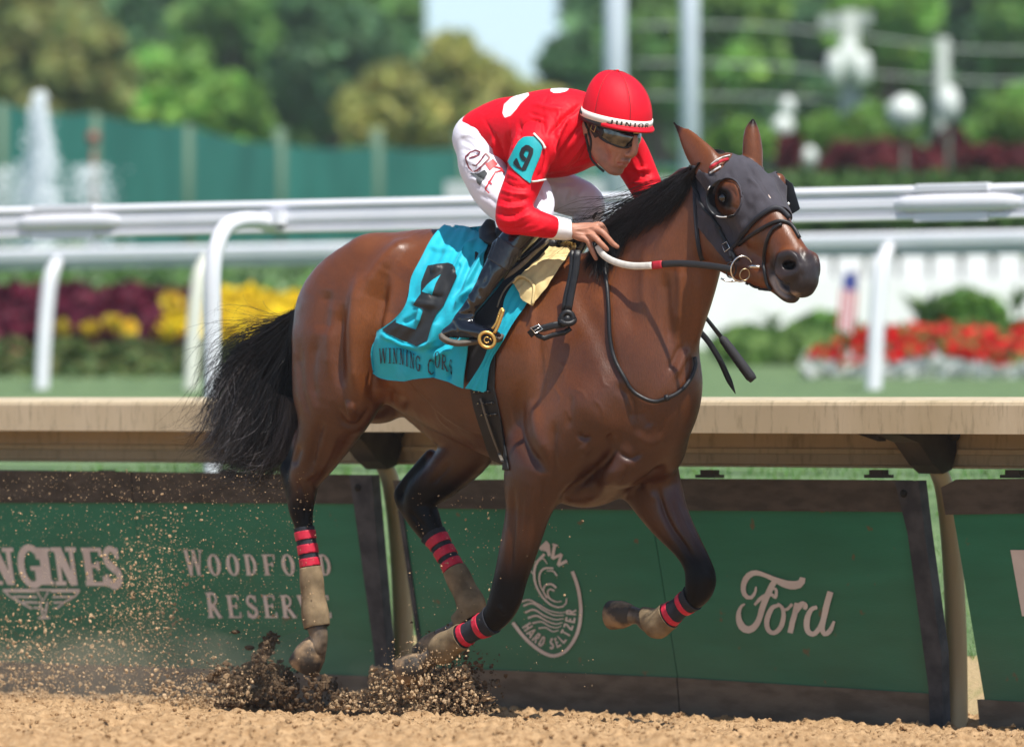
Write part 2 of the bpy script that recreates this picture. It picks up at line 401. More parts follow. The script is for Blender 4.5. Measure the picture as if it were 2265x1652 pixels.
def glyph(ch, th=.17, tn=.07, sf=.06, W=.62):
    """letter in a box W wide and 1 high, y up: th thick stroke, tn thin stroke, sf serif height (0 = sans)"""
    P_ = []; V = lambda x, w, y0=0, y1=1: P_.append([(x-w/2, y0), (x+w/2, y0), (x+w/2, y1), (x-w/2, y1)])
    Hz = lambda y, x0, x1, h=None: P_.append([(x0, y-(h or tn)/2), (x1, y-(h or tn)/2), (x1, y+(h or tn)/2), (x0, y+(h or tn)/2)])
    def S_(x, y, w=.30):
        if sf: Hz(y+(sf/2 if y < .5 else -sf/2), x-w/2, x+w/2, sf)
    L0, R0 = .14, W-.14
    if ch == 'I': V(W/2, th); S_(W/2, 0); S_(W/2, 1)
    elif ch == 'N': V(L0, tn); V(R0, tn); P_.append([(L0-th*.5, 1), (L0+th*.55, 1), (R0+tn*.5, 0), (R0-th*.55, 0)]); S_(L0, 0, .26); S_(L0-.03, 1, .22); S_(R0, 1, .26)
    elif ch == 'O': P_ += ring(W/2, .5, W/2-.02, .52, th, tn)
    elif ch == 'C': P_ += stroke(arc(W/2, .5, W/2-.05, .48, 45, 315, 18), th*.75, th*.75); (V(W-.10, tn, .66, .95) if sf else None)
    elif ch == 'G': P_ += stroke(arc(W/2, .5, W/2-.05, .47, 50, 350, 20), th*.8, th*.8); V(W-.14, th*.9, .05, .45); Hz(.45, W-.34, W-.02, sf or tn); (V(W-.12, tn, .68, .96) if sf else None)
    elif ch == 'E': V(L0, th); Hz(1-tn/2, L0, W-.06); Hz(.52, L0, W-.18); Hz(tn/2, L0, W-.03); S_(L0-.02, 0, .24); S_(L0-.02, 1, .24); (V(W-.08, tn, .78, 1) if sf else None); (V(W-.05, tn, 0, .25) if sf else None); (V(W-.19, tn, .4, .64) if sf else None)
    elif ch == 'F': V(L0, th); Hz(1-tn/2, L0, W-.06); Hz(.52, L0, W-.18); S_(L0, 0); S_(L0-.02, 1, .24); (V(W-.08, tn, .74, 1) if sf else None); (V(W-.19, tn, .4, .64) if sf else None)
    elif ch == 'L': V(L0, th); Hz(tn/2, L0, W-.05); S_(L0, 1); S_(L0-.02, 0, .24); (V(W-.07, tn, 0, .25) if sf else None)
    elif ch == 'S': P_ += stroke(arc(W/2, .74, .17, .22, 20, 250, 14)+arc(W/2, .26, .19, .22, 70, -160, 14), tn*1.4, th); P_ += stroke([(W/2-.13, .60), (W/2+.13, .40)], th, th); (V(W/2+.19, tn, .70, .98) if sf else None); (V(W/2-.20, tn, .02, .32) if sf else None)
    elif ch == 'R': V(L0, th); P_ += stroke([(L0, 1-tn/2), (W/2, 1-tn/2)]+arc(W/2-.02, .74, .17, .225, 80, -90, 10)+[(L0, .50)], tn*1.3, tn*1.3); P_ += stroke([(W/2-.05, .5), (W-.06, 0)], th*.9); S_(L0, 0); S_(L0-.02, 1, .24); S_(W-.06, 0, .2)
    elif ch == 'D': V(L0, th); P_ += stroke([(L0, 1-tn/2), (W/2-.05, 1-tn/2)]+arc(W/2-.06, .5, W/2-.06, .465, 85, -85, 16)+[(L0, tn/2)], tn*1.2, tn*1.2); P_ += stroke(arc(W/2-.06, .5, W/2-.08, .40, 60, -60, 10), th*.8); S_(L0-.02, 0, .22); S_(L0-.02, 1, .22)
    elif ch == 'W':
        a = [(.02, 1), (.20, 0), (.42, .95), (.62, 0), (.80, 1)] if W < .9 else [(.03, 1), (.27, 0), (.5, .95), (.73, 0), (W-.03, 1)]
        for i, w in enumerate((th, tn, th, tn)): P_ += stroke([a[i], a[i+1]], w)
        S_(a[0][0], 1, .22); S_(a[4][0], 1, .22); S_(a[2][0], 1, .18)
    elif ch == 'V': P_ += stroke([(.04, 1), (W/2, 0)], th); P_ += stroke([(W/2, 0), (W-.04, 1)], tn); S_(.06, 1, .22); S_(W-.06, 1, .22)
    elif ch == 'A': P_ += stroke([(.04, 0), (W/2, 1)], tn); P_ += stroke([(W/2, 1), (W-.04, 0)], th); Hz(.3, .15, W-.15)
    elif ch == 'H': V(L0, th); V(R0, th); Hz(.5, L0, R0)
    elif ch == 'T': V(W/2, th); Hz(1-tn/2, .03, W-.03)
    elif ch == 'Z': Hz(1-tn/2, .08, W-.06); Hz(tn/2, .06, W-.06); P_ += stroke([(W-.1, 1-tn), (.1, tn)], th)
    elif ch == 'J': P_ += stroke([(W-.16, 1), (W-.16, .3)]+arc(W/2-.03, .27, W/2-.13, .2, 0, -170, 10), th)
    elif ch == 'U': P_ += stroke([(L0, 1), (L0, .35)]+arc(W/2, .33, W/2-L0, .28, 180, 360, 10)+[(R0, .35), (R0, 1)], th)
    elif ch == 'P': V(L0, th); P_ += stroke([(L0, 1-tn/2), (W/2, 1-tn/2)]+arc(W/2-.02, .72, .18, .24, 80, -90, 10)+[(L0, .46)], th*.8)
    elif ch == '9': P_ += ring(W/2, .68, W/2-.06, .32, th, tn); P_ += stroke([(W-.14, .7), (W-.16, .3)]+arc(W/2, .24, W/2-.16, .2, 0, -150, 8), th)
    return P_
def text_polys(txt, place, adv=.72, sp=None, **kw):
    """place(u, v): u along the line in letter heights, v upwards 0..1"""
    out = []; u = 0
    for ch in txt:
        if ch == ' ': u += adv*.6; continue
        g = dict(kw)
        if ch == 'I': g['W'] = .36
        if ch == 'W': g['W'] = kw.get('W', .62)*1.45
        w = g.get('W', .62)
        for poly in glyph(ch, **g): out.append([place(u+x, y) for x, y in poly])
        u += w+(sp if sp is not None else .1)
    return out
# ================================================================== THE HORSE: one continuous skin grown from tapered limbs, then sculpted
def hc(rows, fn=None): return [(fn or H)(x, y, r).tolist()+[a, b] for x, y, r, a, b in rows]
def hm(rows, s):                                                 # near-side rows, mirrored for s = -1
    return [to_h(W(x, y, r)-(2*r*RT if s < 0 else 0)).tolist()+[a, b] for x, y, r, a, b in rows]
def hhm(rows, s): return [to_h(WH(x, y, r)-(2*r*RH if s < 0 else 0)).tolist()+[a, b] for x, y, r, a, b in rows]
def hp(x, y, r, s): return to_h(W(x, y, r)-(2*r*RT if s < 0 else 0))
def hhp(x, y, r, s): return to_h(WH(x, y, r)-(2*r*RH if s < 0 else 0))
LEGS = {
 'near_hind': [(760,760,.13,.20,.13),(748,870,.14,.165,.125),(724,950,.14,.115,.10),(696,1010,.14,.088,.072),(675,1052,.14,.066,.054),
   (670,1085,.14,.056,.046),(667,1128,.14,.046,.040),(674,1175,.14,.033,.031),(684,1235,.14,.031,.030),(690,1290,.14,.032,.031),
   (695,1340,.14,.038,.036),(700,1378,.14,.038,.035),(703,1398,.14,.031,.030)],
 'far_hind': [(900,780,-.13,.2,.13),(1000,900,-.14,.15,.11),(1040,975,-.14,.11,.09),(990,1045,-.14,.082,.07),(930,1100,-.14,.064,.052),
   (943,1148,-.14,.056,.046),(966,1190,-.14,.038,.035),(1000,1250,-.14,.033,.032),(1024,1298,-.14,.037,.036),(1044,1343,-.14,.042,.038),(1036,1370,-.14,.034,.032)],
 'near_fore': [(1215,950,.13,.15,.10),(1182,1060,.17,.12,.09),(1168,1130,.17,.085,.072),(1148,1210,.17,.072,.062),(1130,1276,.17,.062,.056),
   (1116,1328,.17,.060,.054),(1092,1368,.17,.047,.044),(1050,1392,.17,.034,.033),(1012,1413,.17,.037,.035),(985,1430,.17,.043,.040),(965,1446,.17,.035,.034)],
 'far_fore': [(1400,980,-.15,.16,.10),(1428,1040,-.16,.13,.09),(1450,1090,-.16,.105,.085),(1478,1145,-.16,.080,.070),(1522,1210,-.16,.055,.050),
   (1543,1250,-.16,.052,.048),(1550,1284,-.16,.057,.052),(1540,1315,-.16,.046,.044),(1510,1338,-.16,.034,.033),(1478,1362,-.16,.038,.036),(1455,1378,-.16,.043,.040),(1432,1376,-.16,.034,.033)],
}
def build_horse_body(h=0.008):
    F = Field((-1.25, -0.48, 0.02), (1.62, 0.62, 2.28), h)
    # trunk
    F.chain(hc([(748,738,0,.17,.16),(798,700,0,.245,.23),(870,695,0,.29,.26),(960,716,0,.345,.27),(1050,750,0,.368,.275),(1150,785,0,.385,.275),
                (1240,808,0,.40,.25),(1330,842,0,.40,.21),(1400,872,0,.34,.19),(1450,900,0,.26,.15)]), k=.02)
    # haunches
    for s in (1, -1):
        F.chain(hm([(830,590,.09,.13,.11),(772,685,.12,.19,.13),(742,790,.12,.165,.12),(732,870,.12,.15,.11)], s), k=.05)
    F.chain(hc([(800,700,.16,.14,.09),(790,800,.17,.14,.09),(782,875,.17,.11,.08),(775,915,.165,.065,.06)]), k=.04)
    F.chain(hm([(905,575,.12,.05,.05),(868,590,.15,.06,.06),(830,650,.17,.07,.06)], 1), k=.05)
    # legs
    F.chain(hc(LEGS['near_hind']), k=.05); F.chain(hc(LEGS['far_hind']), k=.05)
    F.chain(hc(LEGS['near_fore']), k=.05); F.chain(hc(LEGS['far_fore']), k=.05)
    F.chain(hc([(668,960,.13,.03,.025),(648,1012,.13,.024,.022),(636,1040,.14,.030,.026),(650,1085,.14,.032,.028),(660,1130,.14,.026,.024)]), k=.025)   # near point of hock
    F.chain(hc([(955,1010,-.14,.03,.025),(898,1070,-.14,.024,.02),(888,1100,-.14,.03,.025),(915,1140,-.14,.034,.03),(948,1185,-.14,.028,.024)]), k=.025)
    # fetlocks and pasterns
    F.chain(hc([(700,1380,.14,.034,.032),(706,1408,.14,.032,.032),(700,1434,.14,.038,.038)]), k=.012)
    F.chain(hc([(1036,1362,-.14,.034,.032),(1004,1392,-.14,.030,.028),(972,1412,-.14,.034,.034)]), k=.012)
    F.chain(hc([(972,1440,.17,.034,.033),(952,1456,.17,.030,.030),(932,1468,.17,.036,.036)]), k=.012)
    F.chain(hc([(1436,1374,-.16,.034,.033),(1412,1362,-.16,.029,.028),(1396,1360,-.16,.034,.033)]), k=.012)
    # shoulders, chest
    for s in (1, -1):
        F.chain(hm([(1205,650,.10,.14,.05),(1250,780,.135,.19,.07),(1295,900,.17,.16,.08)], s), k=.08)
        F.chain(hm([(1310,900,.17,.13,.08),(1240,980,.18,.13,.085),(1195,1030,.17,.12,.08)], s), k=.06)
    F.ell(H(1375,1020,.06), (.11,.09,.09), k=.06); F.ell(H(1445,990,-.08), (.12,.09,.11), k=.06)
    F.ell(H(1300,1060,.0), (.10,.15,.15), ax=(1,0,0.1), k=.05)
    F.ell(H(1425,925,-.11), (.13,.10,.17), k=.06)
    # neck
    F.chain(hc([(1320,800,0,.35,.19),(1395,705,0,.30,.15),(1455,615,0,.25,.110),(1508,515,0,.20,.088),(1556,435,0,.145,.072)]), k=.05, n=12)
    # head
    hh = lambda rows: hc(rows, HH); A = dict(lat=LAT_H)
    F.chain(hh([(1604,386,0,.080,.068),(1652,436,0,.112,.086),(1694,498,0,.100,.066),(1730,545,0,.080,.054),(1762,585,0,.066,.052)]), k=.025, n=10, **A)
    F.chain(hh([(1764,588,0,.060,.052),(1774,616,0,.048,.050),(1772,636,0,.036,.044)]), k=.02, **A)
    F.chain(hh([(1786,596,0,.024,.040),(1788,622,0,.022,.042),(1780,642,0,.018,.038)]), k=.02, **A)                 # upper lip
    F.chain(hh([(1720,400,-.085,.03,.028),(1722,440,-.080,.028,.022),(1735,480,-.055,.022,.02)]), k=.03, **A)
    F.chain(hh([(1690,600,0,.05,.035),(1724,628,0,.040,.036),(1744,648,0,.033,.036),(1752,656,0,.024,.031)]), k=.016, **A)  # lower jaw and lip
    F.chain(hh([(1625,490,0,.09,.055),(1665,555,0,.07,.050),(1705,600,0,.055,.042)]), k=.03, **A)
    for s in (1, -1):
        F.chain(hhm([(1575,450,.05,.075,.036),(1582,530,.052,.082,.036),(1630,585,.038,.052,.030),(1690,610,.02,.038,.028)], s), k=.03, n=8, **A)   # jaw
        F.chain(hhm([(1594,404,.062,.026,.022),(1618,425,.072,.026,.020),(1642,470,.060,.022,.018),(1668,530,.046,.016,.014)], s), k=.03, **A)  # brow and cheek ridge
        F.ell(hhp(1742,585,.036,s), (.044,.030,.050), lat=LAT_H, k=.02)
        F.chain(hhm([(1592,424,.074,.010,.010),(1604,420,.080,.011,.010),(1616,430,.076,.010,.010)], s), k=.012, **A)       # upper lid
        F.chain(hhm([(1600,437,.150,.017,.014),(1600,437,.088,.015,.012)], s), k=.006, cut=True, **A)
        F.chain(hhm([(1722,600,.055,.018,.014),(1735,612,.054,.017,.014),(1756,606,.048,.017,.014),(1768,590,.040,.015,.012),(1762,570,.043,.013,.012),(1745,564,.052,.013,.012),(1728,574,.056,.013,.012),(1720,592,.056,.013,.012)], s), k=.012, **A)
        F.chain(hhm([(1744,589,.20,.019,.030),(1744,588,.100,.019,.028),(1745,587,.05,.016,.024),(1746,586,.022,.010,.014)], s), k=.008, cut=True, **A)   # nostril
        # ears
    F.chain(hh([(1582,392,.060,.052,.036),(1564,364,.064,.058,.030),(1540,334,.068,.050,.018),(1518,304,.070,.034,.011),(1502,286,.070,.014,.006),(1489,270,.070,.006,.004)]), k=.015, n=8, lat=LAT)
    F.chain(hh([(1664,378,-.060,.036,.036),(1665,350,-.062,.036,.036),(1664,320,-.064,.034,.034),(1663,290,-.064,.026,.025),(1666,264,-.064,.006,.006)]), k=.015, n=8, lat=LAT_H)
    V, Q = F.surface(1)
    for _ in range(3): V = relax(V, Q, 0.5)*1.0
    V = to_w(V); Q = Q[:, ::-1].copy()                             # (the horse frame is left-handed)
    V = sculpt(V, Q, [(p_, w_, a_*(1.55 if w_ > 4.5 else 1.25)) for p_, w_, a_ in [q_[:3] for q_ in BODY_STROKES]])
    V = relax(V, Q, 0.25)
    return V, Q
BODY_STROKES = [
 # hindquarter
 ([(724,640),(722,690),(714,740)], 20, -.010), ([(912,528),(872,556),(836,596),(806,650)], 15, .012), ([(900,590),(868,640),(850,720)], 26, -.010),
 ([(850,600),(828,680),(822,760),(824,830),(832,890)], 15, -.030), ([(800,600),(786,700),(786,800),(788,890)], 16, .018), ([(757,670),(750,760),(754,860)], 12, -.013),
 ([(735,640),(730,740),(732,840)], 14, .006),
 ([(700,740),(690,830),(700,900)], 10, -.005), ([(660,760),(668,860),(690,930)], 9, -.004),
 ([(742,900),(764,938),(795,938),(818,900)], 7, -.009), ([(766,905),(788,900)], 16, .010, 0),
 ([(712,930),(696,990),(684,1040)], 9, -.011), ([(850,900),(880,925),(930,950)], 12, -.006), ([(1200,760),(1206,830),(1196,890)], 3, .0022), ([(1235,800),(1250,815),(1246,840)], 2.6, .0022), ([(1270,860),(1290,870),(1294,884)], 2.6, .0024), ([(1222,850),(1240,880),(1232,905)], 2.6, .002), ([(1330,830),(1336,850),(1350,856)], 2.6, .002), ([(1010,960),(1050,990)], 2.6, .0015), ([(900,840),(960,900),(1030,945),(1090,965)], 3, .0026), ([(960,900),(975,930),(1000,950)], 2.6, .002), ([(1165,1090),(1160,1150),(1148,1220)], 3, .003), ([(1195,1080),(1190,1140)], 3, .0026), ([(776,700),(770,760),(775,830)], 3, .003), ([(700,960),(704,1000),(700,1030)], 3, .003), ([(1480,1110),(1496,1160),(1530,1220)], 3, .003), ([(1310,880),(1330,900),(1334,925)], 2.6, .0025), ([(1250,900),(1262,930)], 2.6, .0025), ([(1180,640),(1176,700),(1184,760)], 7, .004), ([(664,985),(650,1030)], 7, -.006), ([(745,960),(728,1010),(712,1040)], 8, .004),
 ([(640,720),(650,800)], 9, .004), ([(845,860),(870,890),(900,905)], 16, -.012), ([(700,1040),(672,1062)], 6, .004),
 # barrel
 ([(960,880),(1010,930),(1080,975)], 14, .004), ([(860,790),(900,860),(960,910)], 22, -.006),
 # shoulder and arm
 ([(1262,610),(1300,690),(1338,765),(1362,840)], 24, -.007), ([(1360,850),(1392,880),(1402,940)], 11, -.007),
 ([(1182,700),(1195,800),(1190,860)], 14, -.005),
 ([(1148,860),(1148,950),(1172,1005),(1215,1045)], 13, -.012), ([(1180,880),(1190,960),(1215,1010)], 12, .006),
 ([(1226,930),(1222,1000),(1236,1060)], 9, -.006), ([(1262,870),(1258,950)], 8, -.004),
 ([(1278,958),(1292,970),(1308,964)], 5, -.009), ([(1285,985),(1300,1005)], 12, .005),
 ([(1365,985),(1338,1020),(1300,1060),(1240,1110)], 11, -.018), ([(1366,999),(1395,1014),(1422,1000)], 5.5, -.007), ([(1345,960),(1362,990)], 8, -.006),
 ([(1392,1035),(1376,1068)], 5, -.005), ([(1380,1030),(1340,1065),(1300,1110)], 14, .010), ([(1470,1030),(1432,1062),(1394,1082)], 8, -.010),
 ([(1400,960),(1440,980),(1470,960)], 12, .006), ([(1420,905),(1440,945)], 12, -.006),
 # neck
 ([(1470,600),(1474,690),(1486,770)], 12, -.009), ([(1503,580),(1506,650),(1500,730)], 9, .008), ([(1492,835),(1524,768)], 7, .006), ([(1478,820),(1508,760)], 6, -.005),
 ([(1400,560),(1390,650),(1400,740)], 18, -.005), ([(1430,540),(1424,640),(1432,720)], 10, .004), ([(1545,600),(1546,700),(1530,780)], 10, .004),
 # forearms
 ([(1136,1080),(1132,1180),(1128,1280)], 7, -.008), ([(1178,1080),(1172,1180),(1158,1260)], 12, .005), ([(1205,1060),(1200,1120)], 9, -.005),
 ([(1452,1072),(1476,1150),(1512,1205),(1544,1244)], 6, -.010), ([(1490,1100),(1512,1160),(1540,1215)], 7, .006), ([(1425,1060),(1448,1110)], 9, .005),
 ([(1100,1338),(1120,1360)], 6, .004), ([(1560,1262),(1572,1290)], 6, .004),
 # hocks
 ([(660,1060),(672,1100),(678,1150)], 5, -.005), ([(690,1070),(692,1120)], 5, .004), ([(905,1130),(940,1170)], 5, -.004), ([(1000,1020),(950,1075)], 8, -.006),
 # face
 ([(1700,560),(1690,585),(1680,600)], 4, -.004), ([(1652,560),(1668,585),(1680,600)], 3, -.0035), ([(1640,520),(1660,545)], 3, .0025), ([(1648,508),(1668,532)], 3, -.003),
 ([(1620,400),(1632,425),(1634,450)], 4, .004), ([(1606,408),(1622,424),(1632,440)], 2.5, -.004), ([(1606,460),(1622,458),(1636,470)], 3, -.004),
 ([(1712,612),(1722,640),(1750,655),(1784,650)], 2.6, -.006, 0), ([(1776,600),(1776,640)], 4, -.003), ([(1770,540),(1772,590)], 6, -.004),
 ([(1712,600),(1722,618),(1745,626)], 5, .004), ([(1715,575),(1735,556),(1760,562)], 5, .004), ([(1556,380),(1572,402)], 4, .004), ([(1570,378),(1585,398)], 4, -.004),
]

def skin_dist(V, rows, fn=H):
    """distance from each vertex to a chain, less its radius"""
    q = spline(hc(rows, fn), 4); vh = to_h(V); best = np.full(len(V), 9.0)
    for i in range(len(q)-1):
        a, b = q[i, :3], q[i+1, :3]; d = b-a; t = np.clip(((vh-a)@d)/(d@d+1e-9), 0, 1)
        best = np.minimum(best, np.linalg.norm(vh-a-t[:, None]*d, axis=1)-(q[i, 3]+(q[i+1, 3]-q[i, 3])*t))
    return best
def mat(name, base=(.5,.5,.5), rough=.5, spec=.5, metal=0.0, noise=0.0, nscale=20.0, bump=0.0, bscale=60.0, sheen=0.0, coat=0.0, detail=4.0, transl=0.0, coord='Object', stretch=None, emit=None):
    m = bpy.data.materials.new(name); m.use_nodes = True; nt = m.node_tree; b = nt.nodes["Principled BSDF"]; N = nt.nodes.new; L = nt.links.new
    b.inputs["Base Color"].default_value = (*base, 1); b.inputs["Roughness"].default_value = rough
    b.inputs["Specular IOR Level"].default_value = spec; b.inputs["Metallic"].default_value = metal
    if sheen: b.inputs["Sheen Weight"].default_value = sheen
    if coat: b.inputs["Coat Weight"].default_value = coat; b.inputs["Coat Roughness"].default_value = 0.12
    if transl: b.inputs["Subsurface Weight"].default_value = transl; b.inputs["Subsurface Radius"].default_value = (.012, .006, .004)
    if noise or bump:
        tc = N("ShaderNodeTexCoord"); src = tc.outputs[coord]
        if stretch:
            mp = N("ShaderNodeMapping"); mp.inputs["Scale"].default_value = stretch; L(src, mp.inputs[0]); src = mp.outputs[0]
    if noise:
        n = N("ShaderNodeTexNoise"); n.inputs["Scale"].default_value = nscale; n.inputs["Detail"].default_value = detail; L(src, n.inputs["Vector"])
        mr = N("ShaderNodeMapRange"); mr.inputs["From Min"].default_value = .3; mr.inputs["From Max"].default_value = .7
        mr.inputs["To Min"].default_value = 1-noise; mr.inputs["To Max"].default_value = 1+noise; L(n.outputs[0], mr.inputs[0])
        mx = N("ShaderNodeVectorMath"); mx.operation = 'SCALE'; mx.inputs[0].default_value = base; L(mr.outputs[0], mx.inputs["Scale"]); L(mx.outputs[0], b.inputs["Base Color"])
    if bump:
        n2 = N("ShaderNodeTexNoise"); n2.inputs["Scale"].default_value = bscale; n2.inputs["Detail"].default_value = 5; L(src, n2.inputs["Vector"])
        bp = N("ShaderNodeBump"); bp.inputs["Strength"].default_value = 1; bp.inputs["Distance"].default_value = bump; L(n2.outputs[0], bp.inputs["Height"]); L(bp.outputs[0], b.inputs["Normal"])
    return m
def coat_material():
    m = mat("horse_coat", (.1,.04,.02), .38, .46); nt = m.node_tree; b = nt.nodes["Principled BSDF"]; N = nt.nodes.new; L = nt.links.new
    at = N("ShaderNodeAttribute"); at.attribute_name = "tint"; tc = N("ShaderNodeTexCoord")
    n = N("ShaderNodeTexNoise"); n.inputs["Scale"].default_value = 5; n.inputs["Detail"].default_value = 4; L(tc.outputs["Object"], n.inputs["Vector"])
    mr = N("ShaderNodeMapRange"); mr.inputs["From Min"].default_value = .3; mr.inputs["From Max"].default_value = .7; mr.inputs["To Min"].default_value = .78; mr.inputs["To Max"].default_value = 1.22; L(n.outputs[0], mr.inputs[0])
    mp = N("ShaderNodeMapping"); mp.inputs["Scale"].default_value = (260, 260, 60); mp.inputs["Rotation"].default_value = (0, .3, 0); L(tc.outputs["Object"], mp.inputs[0])
    n2 = N("ShaderNodeTexNoise"); n2.inputs["Scale"].default_value = 1; n2.inputs["Detail"].default_value = 3; L(mp.outputs[0], n2.inputs["Vector"])
    mr2 = N("ShaderNodeMapRange"); mr2.inputs["From Min"].default_value = .25; mr2.inputs["From Max"].default_value = .75; mr2.inputs["To Min"].default_value = .8; mr2.inputs["To Max"].default_value = 1.2; L(n2.outputs[0], mr2.inputs[0])
    mm = N("ShaderNodeMath"); mm.operation = 'MULTIPLY'; L(mr.outputs[0], mm.inputs[0]); L(mr2.outputs[0], mm.inputs[1])
    sc = N("ShaderNodeVectorMath"); sc.operation = 'SCALE'; L(at.outputs["Color"], sc.inputs[0]); L(mm.outputs[0], sc.inputs["Scale"]); L(sc.outputs[0], b.inputs["Base Color"])
    sp = N("ShaderNodeMapRange"); sp.inputs["From Min"].default_value = .006; sp.inputs["From Max"].default_value = .05; sp.inputs["To Min"].default_value = .10; sp.inputs["To Max"].default_value = .46; sr_ = N("ShaderNodeSeparateXYZ"); L(at.outputs["Color"], sr_.inputs[0]); L(sr_.outputs["X"], sp.inputs[0]); L(sp.outputs[0], b.inputs["Specular IOR Level"])
    # veins and skin creases: thin ridges
    n3 = N("ShaderNodeTexNoise"); n3.inputs["Scale"].default_value = 9; n3.inputs["Detail"].default_value = 2; n3.inputs["Distortion"].default_value = .6; L(tc.outputs["Object"], n3.inputs["Vector"])
    rd = N("ShaderNodeMapRange"); rd.inputs["From Min"].default_value = .5; rd.inputs["From Max"].default_value = .512; L(n3.outputs[0], rd.inputs[0])
    pp = N("ShaderNodeMath"); pp.operation = 'PINGPONG'; pp.inputs[1].default_value = 1; L(rd.outputs[0], pp.inputs[0])
    n4 = N("ShaderNodeTexNoise"); n4.inputs["Scale"].default_value = 22; n4.inputs["Detail"].default_value = 6; L(tc.outputs["Object"], n4.inputs["Vector"])
    a1 = N("ShaderNodeMath"); a1.operation = 'MULTIPLY_ADD'; a1.inputs[1].default_value = 1.6; L(n4.outputs[0], a1.inputs[0]); L(n2.outputs[0], a1.inputs[2])
    bp = N("ShaderNodeBump"); bp.inputs["Strength"].default_value = .30; bp.inputs["Distance"].default_value = .0030; L(a1.outputs[0], bp.inputs["Height"]); L(bp.outputs[0], b.inputs["Normal"])
    rr = N("ShaderNodeMapRange"); rr.inputs["From Min"].default_value = .3; rr.inputs["From Max"].default_value = .7; rr.inputs["To Min"].default_value = .31; rr.inputs["To Max"].default_value = .46; L(n4.outputs[0], rr.inputs[0]); L(rr.outputs[0], b.inputs["Roughness"])
    b.inputs["Sheen Weight"].default_value = .0
    return m
HOOVES = [('near hind', [(700,1420,.14),(672,1474,.14)], .044, .068), ('far hind', [(976,1410,-.14),(938,1452,-.14)], .040, .062),
          ('near fore', [(938,1466,.17),(893,1486,.17)], .040, .060), ('far fore', [(1398,1358,-.16),(1352,1360,-.16)], .038, .058)]
def build_horse():
    V, Q = build_horse_body(0.0065)
    horse = empty("racehorse", (0, 25, 0.066), "bay racehorse in full gallop with black mane and tail, wearing a dark hood", "horse")
    black = np.zeros(len(V))
    lower = {k: v for k, v in LEGS.items()}
    def leg_mask(name, y0, y1):                                   # pigment: black points from the knee or hock down
        d = skin_dist(V, LEGS[name]); x, y = project(V)
        return sstep(.10, .03, d)*sstep(y0, y1, y)
    black = np.maximum(black, leg_mask('near_hind', 1050, 1130)); black = np.maximum(black, leg_mask('far_hind', 1010, 1090))
    black = np.maximum(black, leg_mask('near_fore', 1180, 1300)); black = np.maximum(black, leg_mask('far_fore', 1160, 1250))
    x, y = project(V)
    hk = np.maximum(sstep(.05, .01, skin_dist(V, [(650,1020,.13,.03,.03),(634,1042,.14,.03,.03),(650,1085,.14,.03,.03)])), sstep(.07, .02, skin_dist(V, [(930,1035,-.14,.03,.03),(888,1095,-.14,.03,.03),(930,1140,-.14,.03,.03)])))
    black = np.maximum(black, hk)
    mz = np.maximum(sstep(.062, .024, skin_dist(V, [(1745,600,0,.03,.03),(1778,606,0,.03,.03),(1755,650,0,.03,.03)], HH)), sstep(.028, .010, skin_dist(V, [(1726,578,.06,.01,.01),(1744,572,.055,.01,.01),(1768,574,.045,.01,.01)], HH))); black = np.maximum(black, mz*.93)
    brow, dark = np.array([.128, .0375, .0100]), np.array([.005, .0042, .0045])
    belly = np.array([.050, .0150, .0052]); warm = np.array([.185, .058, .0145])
    zz = sstep(.9, 1.7, V[:, 2])[:, None]; base = belly*(1-zz)+brow*zz  # coat lighter above, darker below: sunlit top and shaded underside put into the colour
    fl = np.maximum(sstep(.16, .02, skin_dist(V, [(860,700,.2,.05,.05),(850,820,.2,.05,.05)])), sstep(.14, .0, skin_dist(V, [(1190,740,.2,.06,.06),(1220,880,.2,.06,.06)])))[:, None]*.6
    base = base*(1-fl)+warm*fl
    eye = sstep(.046, .018, skin_dist(V, [(1598,437,.09,.008,.008),(1606,439,.09,.008,.008)], HH)); ear = sstep(.03, .0, skin_dist(V, [(1489,270,.07,.004,.004),(1502,290,.07,.004,.004)], HH))  # eye: dark lids, widened to hold the eye cup's shadow in the colour
    ear = np.maximum(ear, sstep(.025, 0, skin_dist(V, [(1666,264,-.06,.003,.003),(1665,272,-.06,.003,.003)], HH)))
    black = np.maximum(black, np.maximum(eye, ear))[:, None]
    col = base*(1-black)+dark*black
    past = np.zeros(len(V))
    for q in ([(703,1398,.14,.03,.03),(700,1434,.14,.03,.03)], [(1020,1380,-.14,.03,.03),(972,1412,-.14,.03,.03)], [(972,1440,.17,.03,.03),(932,1468,.17,.03,.03)], [(1425,1368,-.16,.03,.03),(1396,1360,-.16,.03,.03)]): past = np.maximum(past, sstep(.03, .004, skin_dist(V, q)))
    past = (past*(.25+.75*vnoise(V[:, 2]*70, V[:, 0]*70, 3)))[:, None]; col = col*(1-past)+np.array([.17,.125,.085])*past; gy = (mz*.8)[:, None]; col = col*(1-gy)+np.array([.030,.025,.027])*gy
    lip = sstep(.020, .004, skin_dist(V, [(1706,618,.045,.006,.006),(1716,640,.048,.008,.008),(1735,654,.045,.006,.006),(1758,660,.04,.008,.008)], HH))[:, None]*.85
    col = col*(1-lip)+np.array([.36,.28,.24])*lip                  # pale pink inside the lip
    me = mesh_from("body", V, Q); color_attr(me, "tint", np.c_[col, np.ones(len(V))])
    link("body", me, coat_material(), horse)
    # eyes
    em = mat("horse_eye", (.012,.007,.005), .06, .8)
    sk_ = Skin(V, Q); h = sk_.hit(1600.5, 437.5); c0 = np.array(h[0])+ray(1600.5, 437.5)*.009; ro = (c0-HPO)@RH
    for s in (1, -1):
        b = MB(); b.ico(c0-(2*ro*RH if s < 0 else 0), .0200, 3); b.build("eye", em, horse)
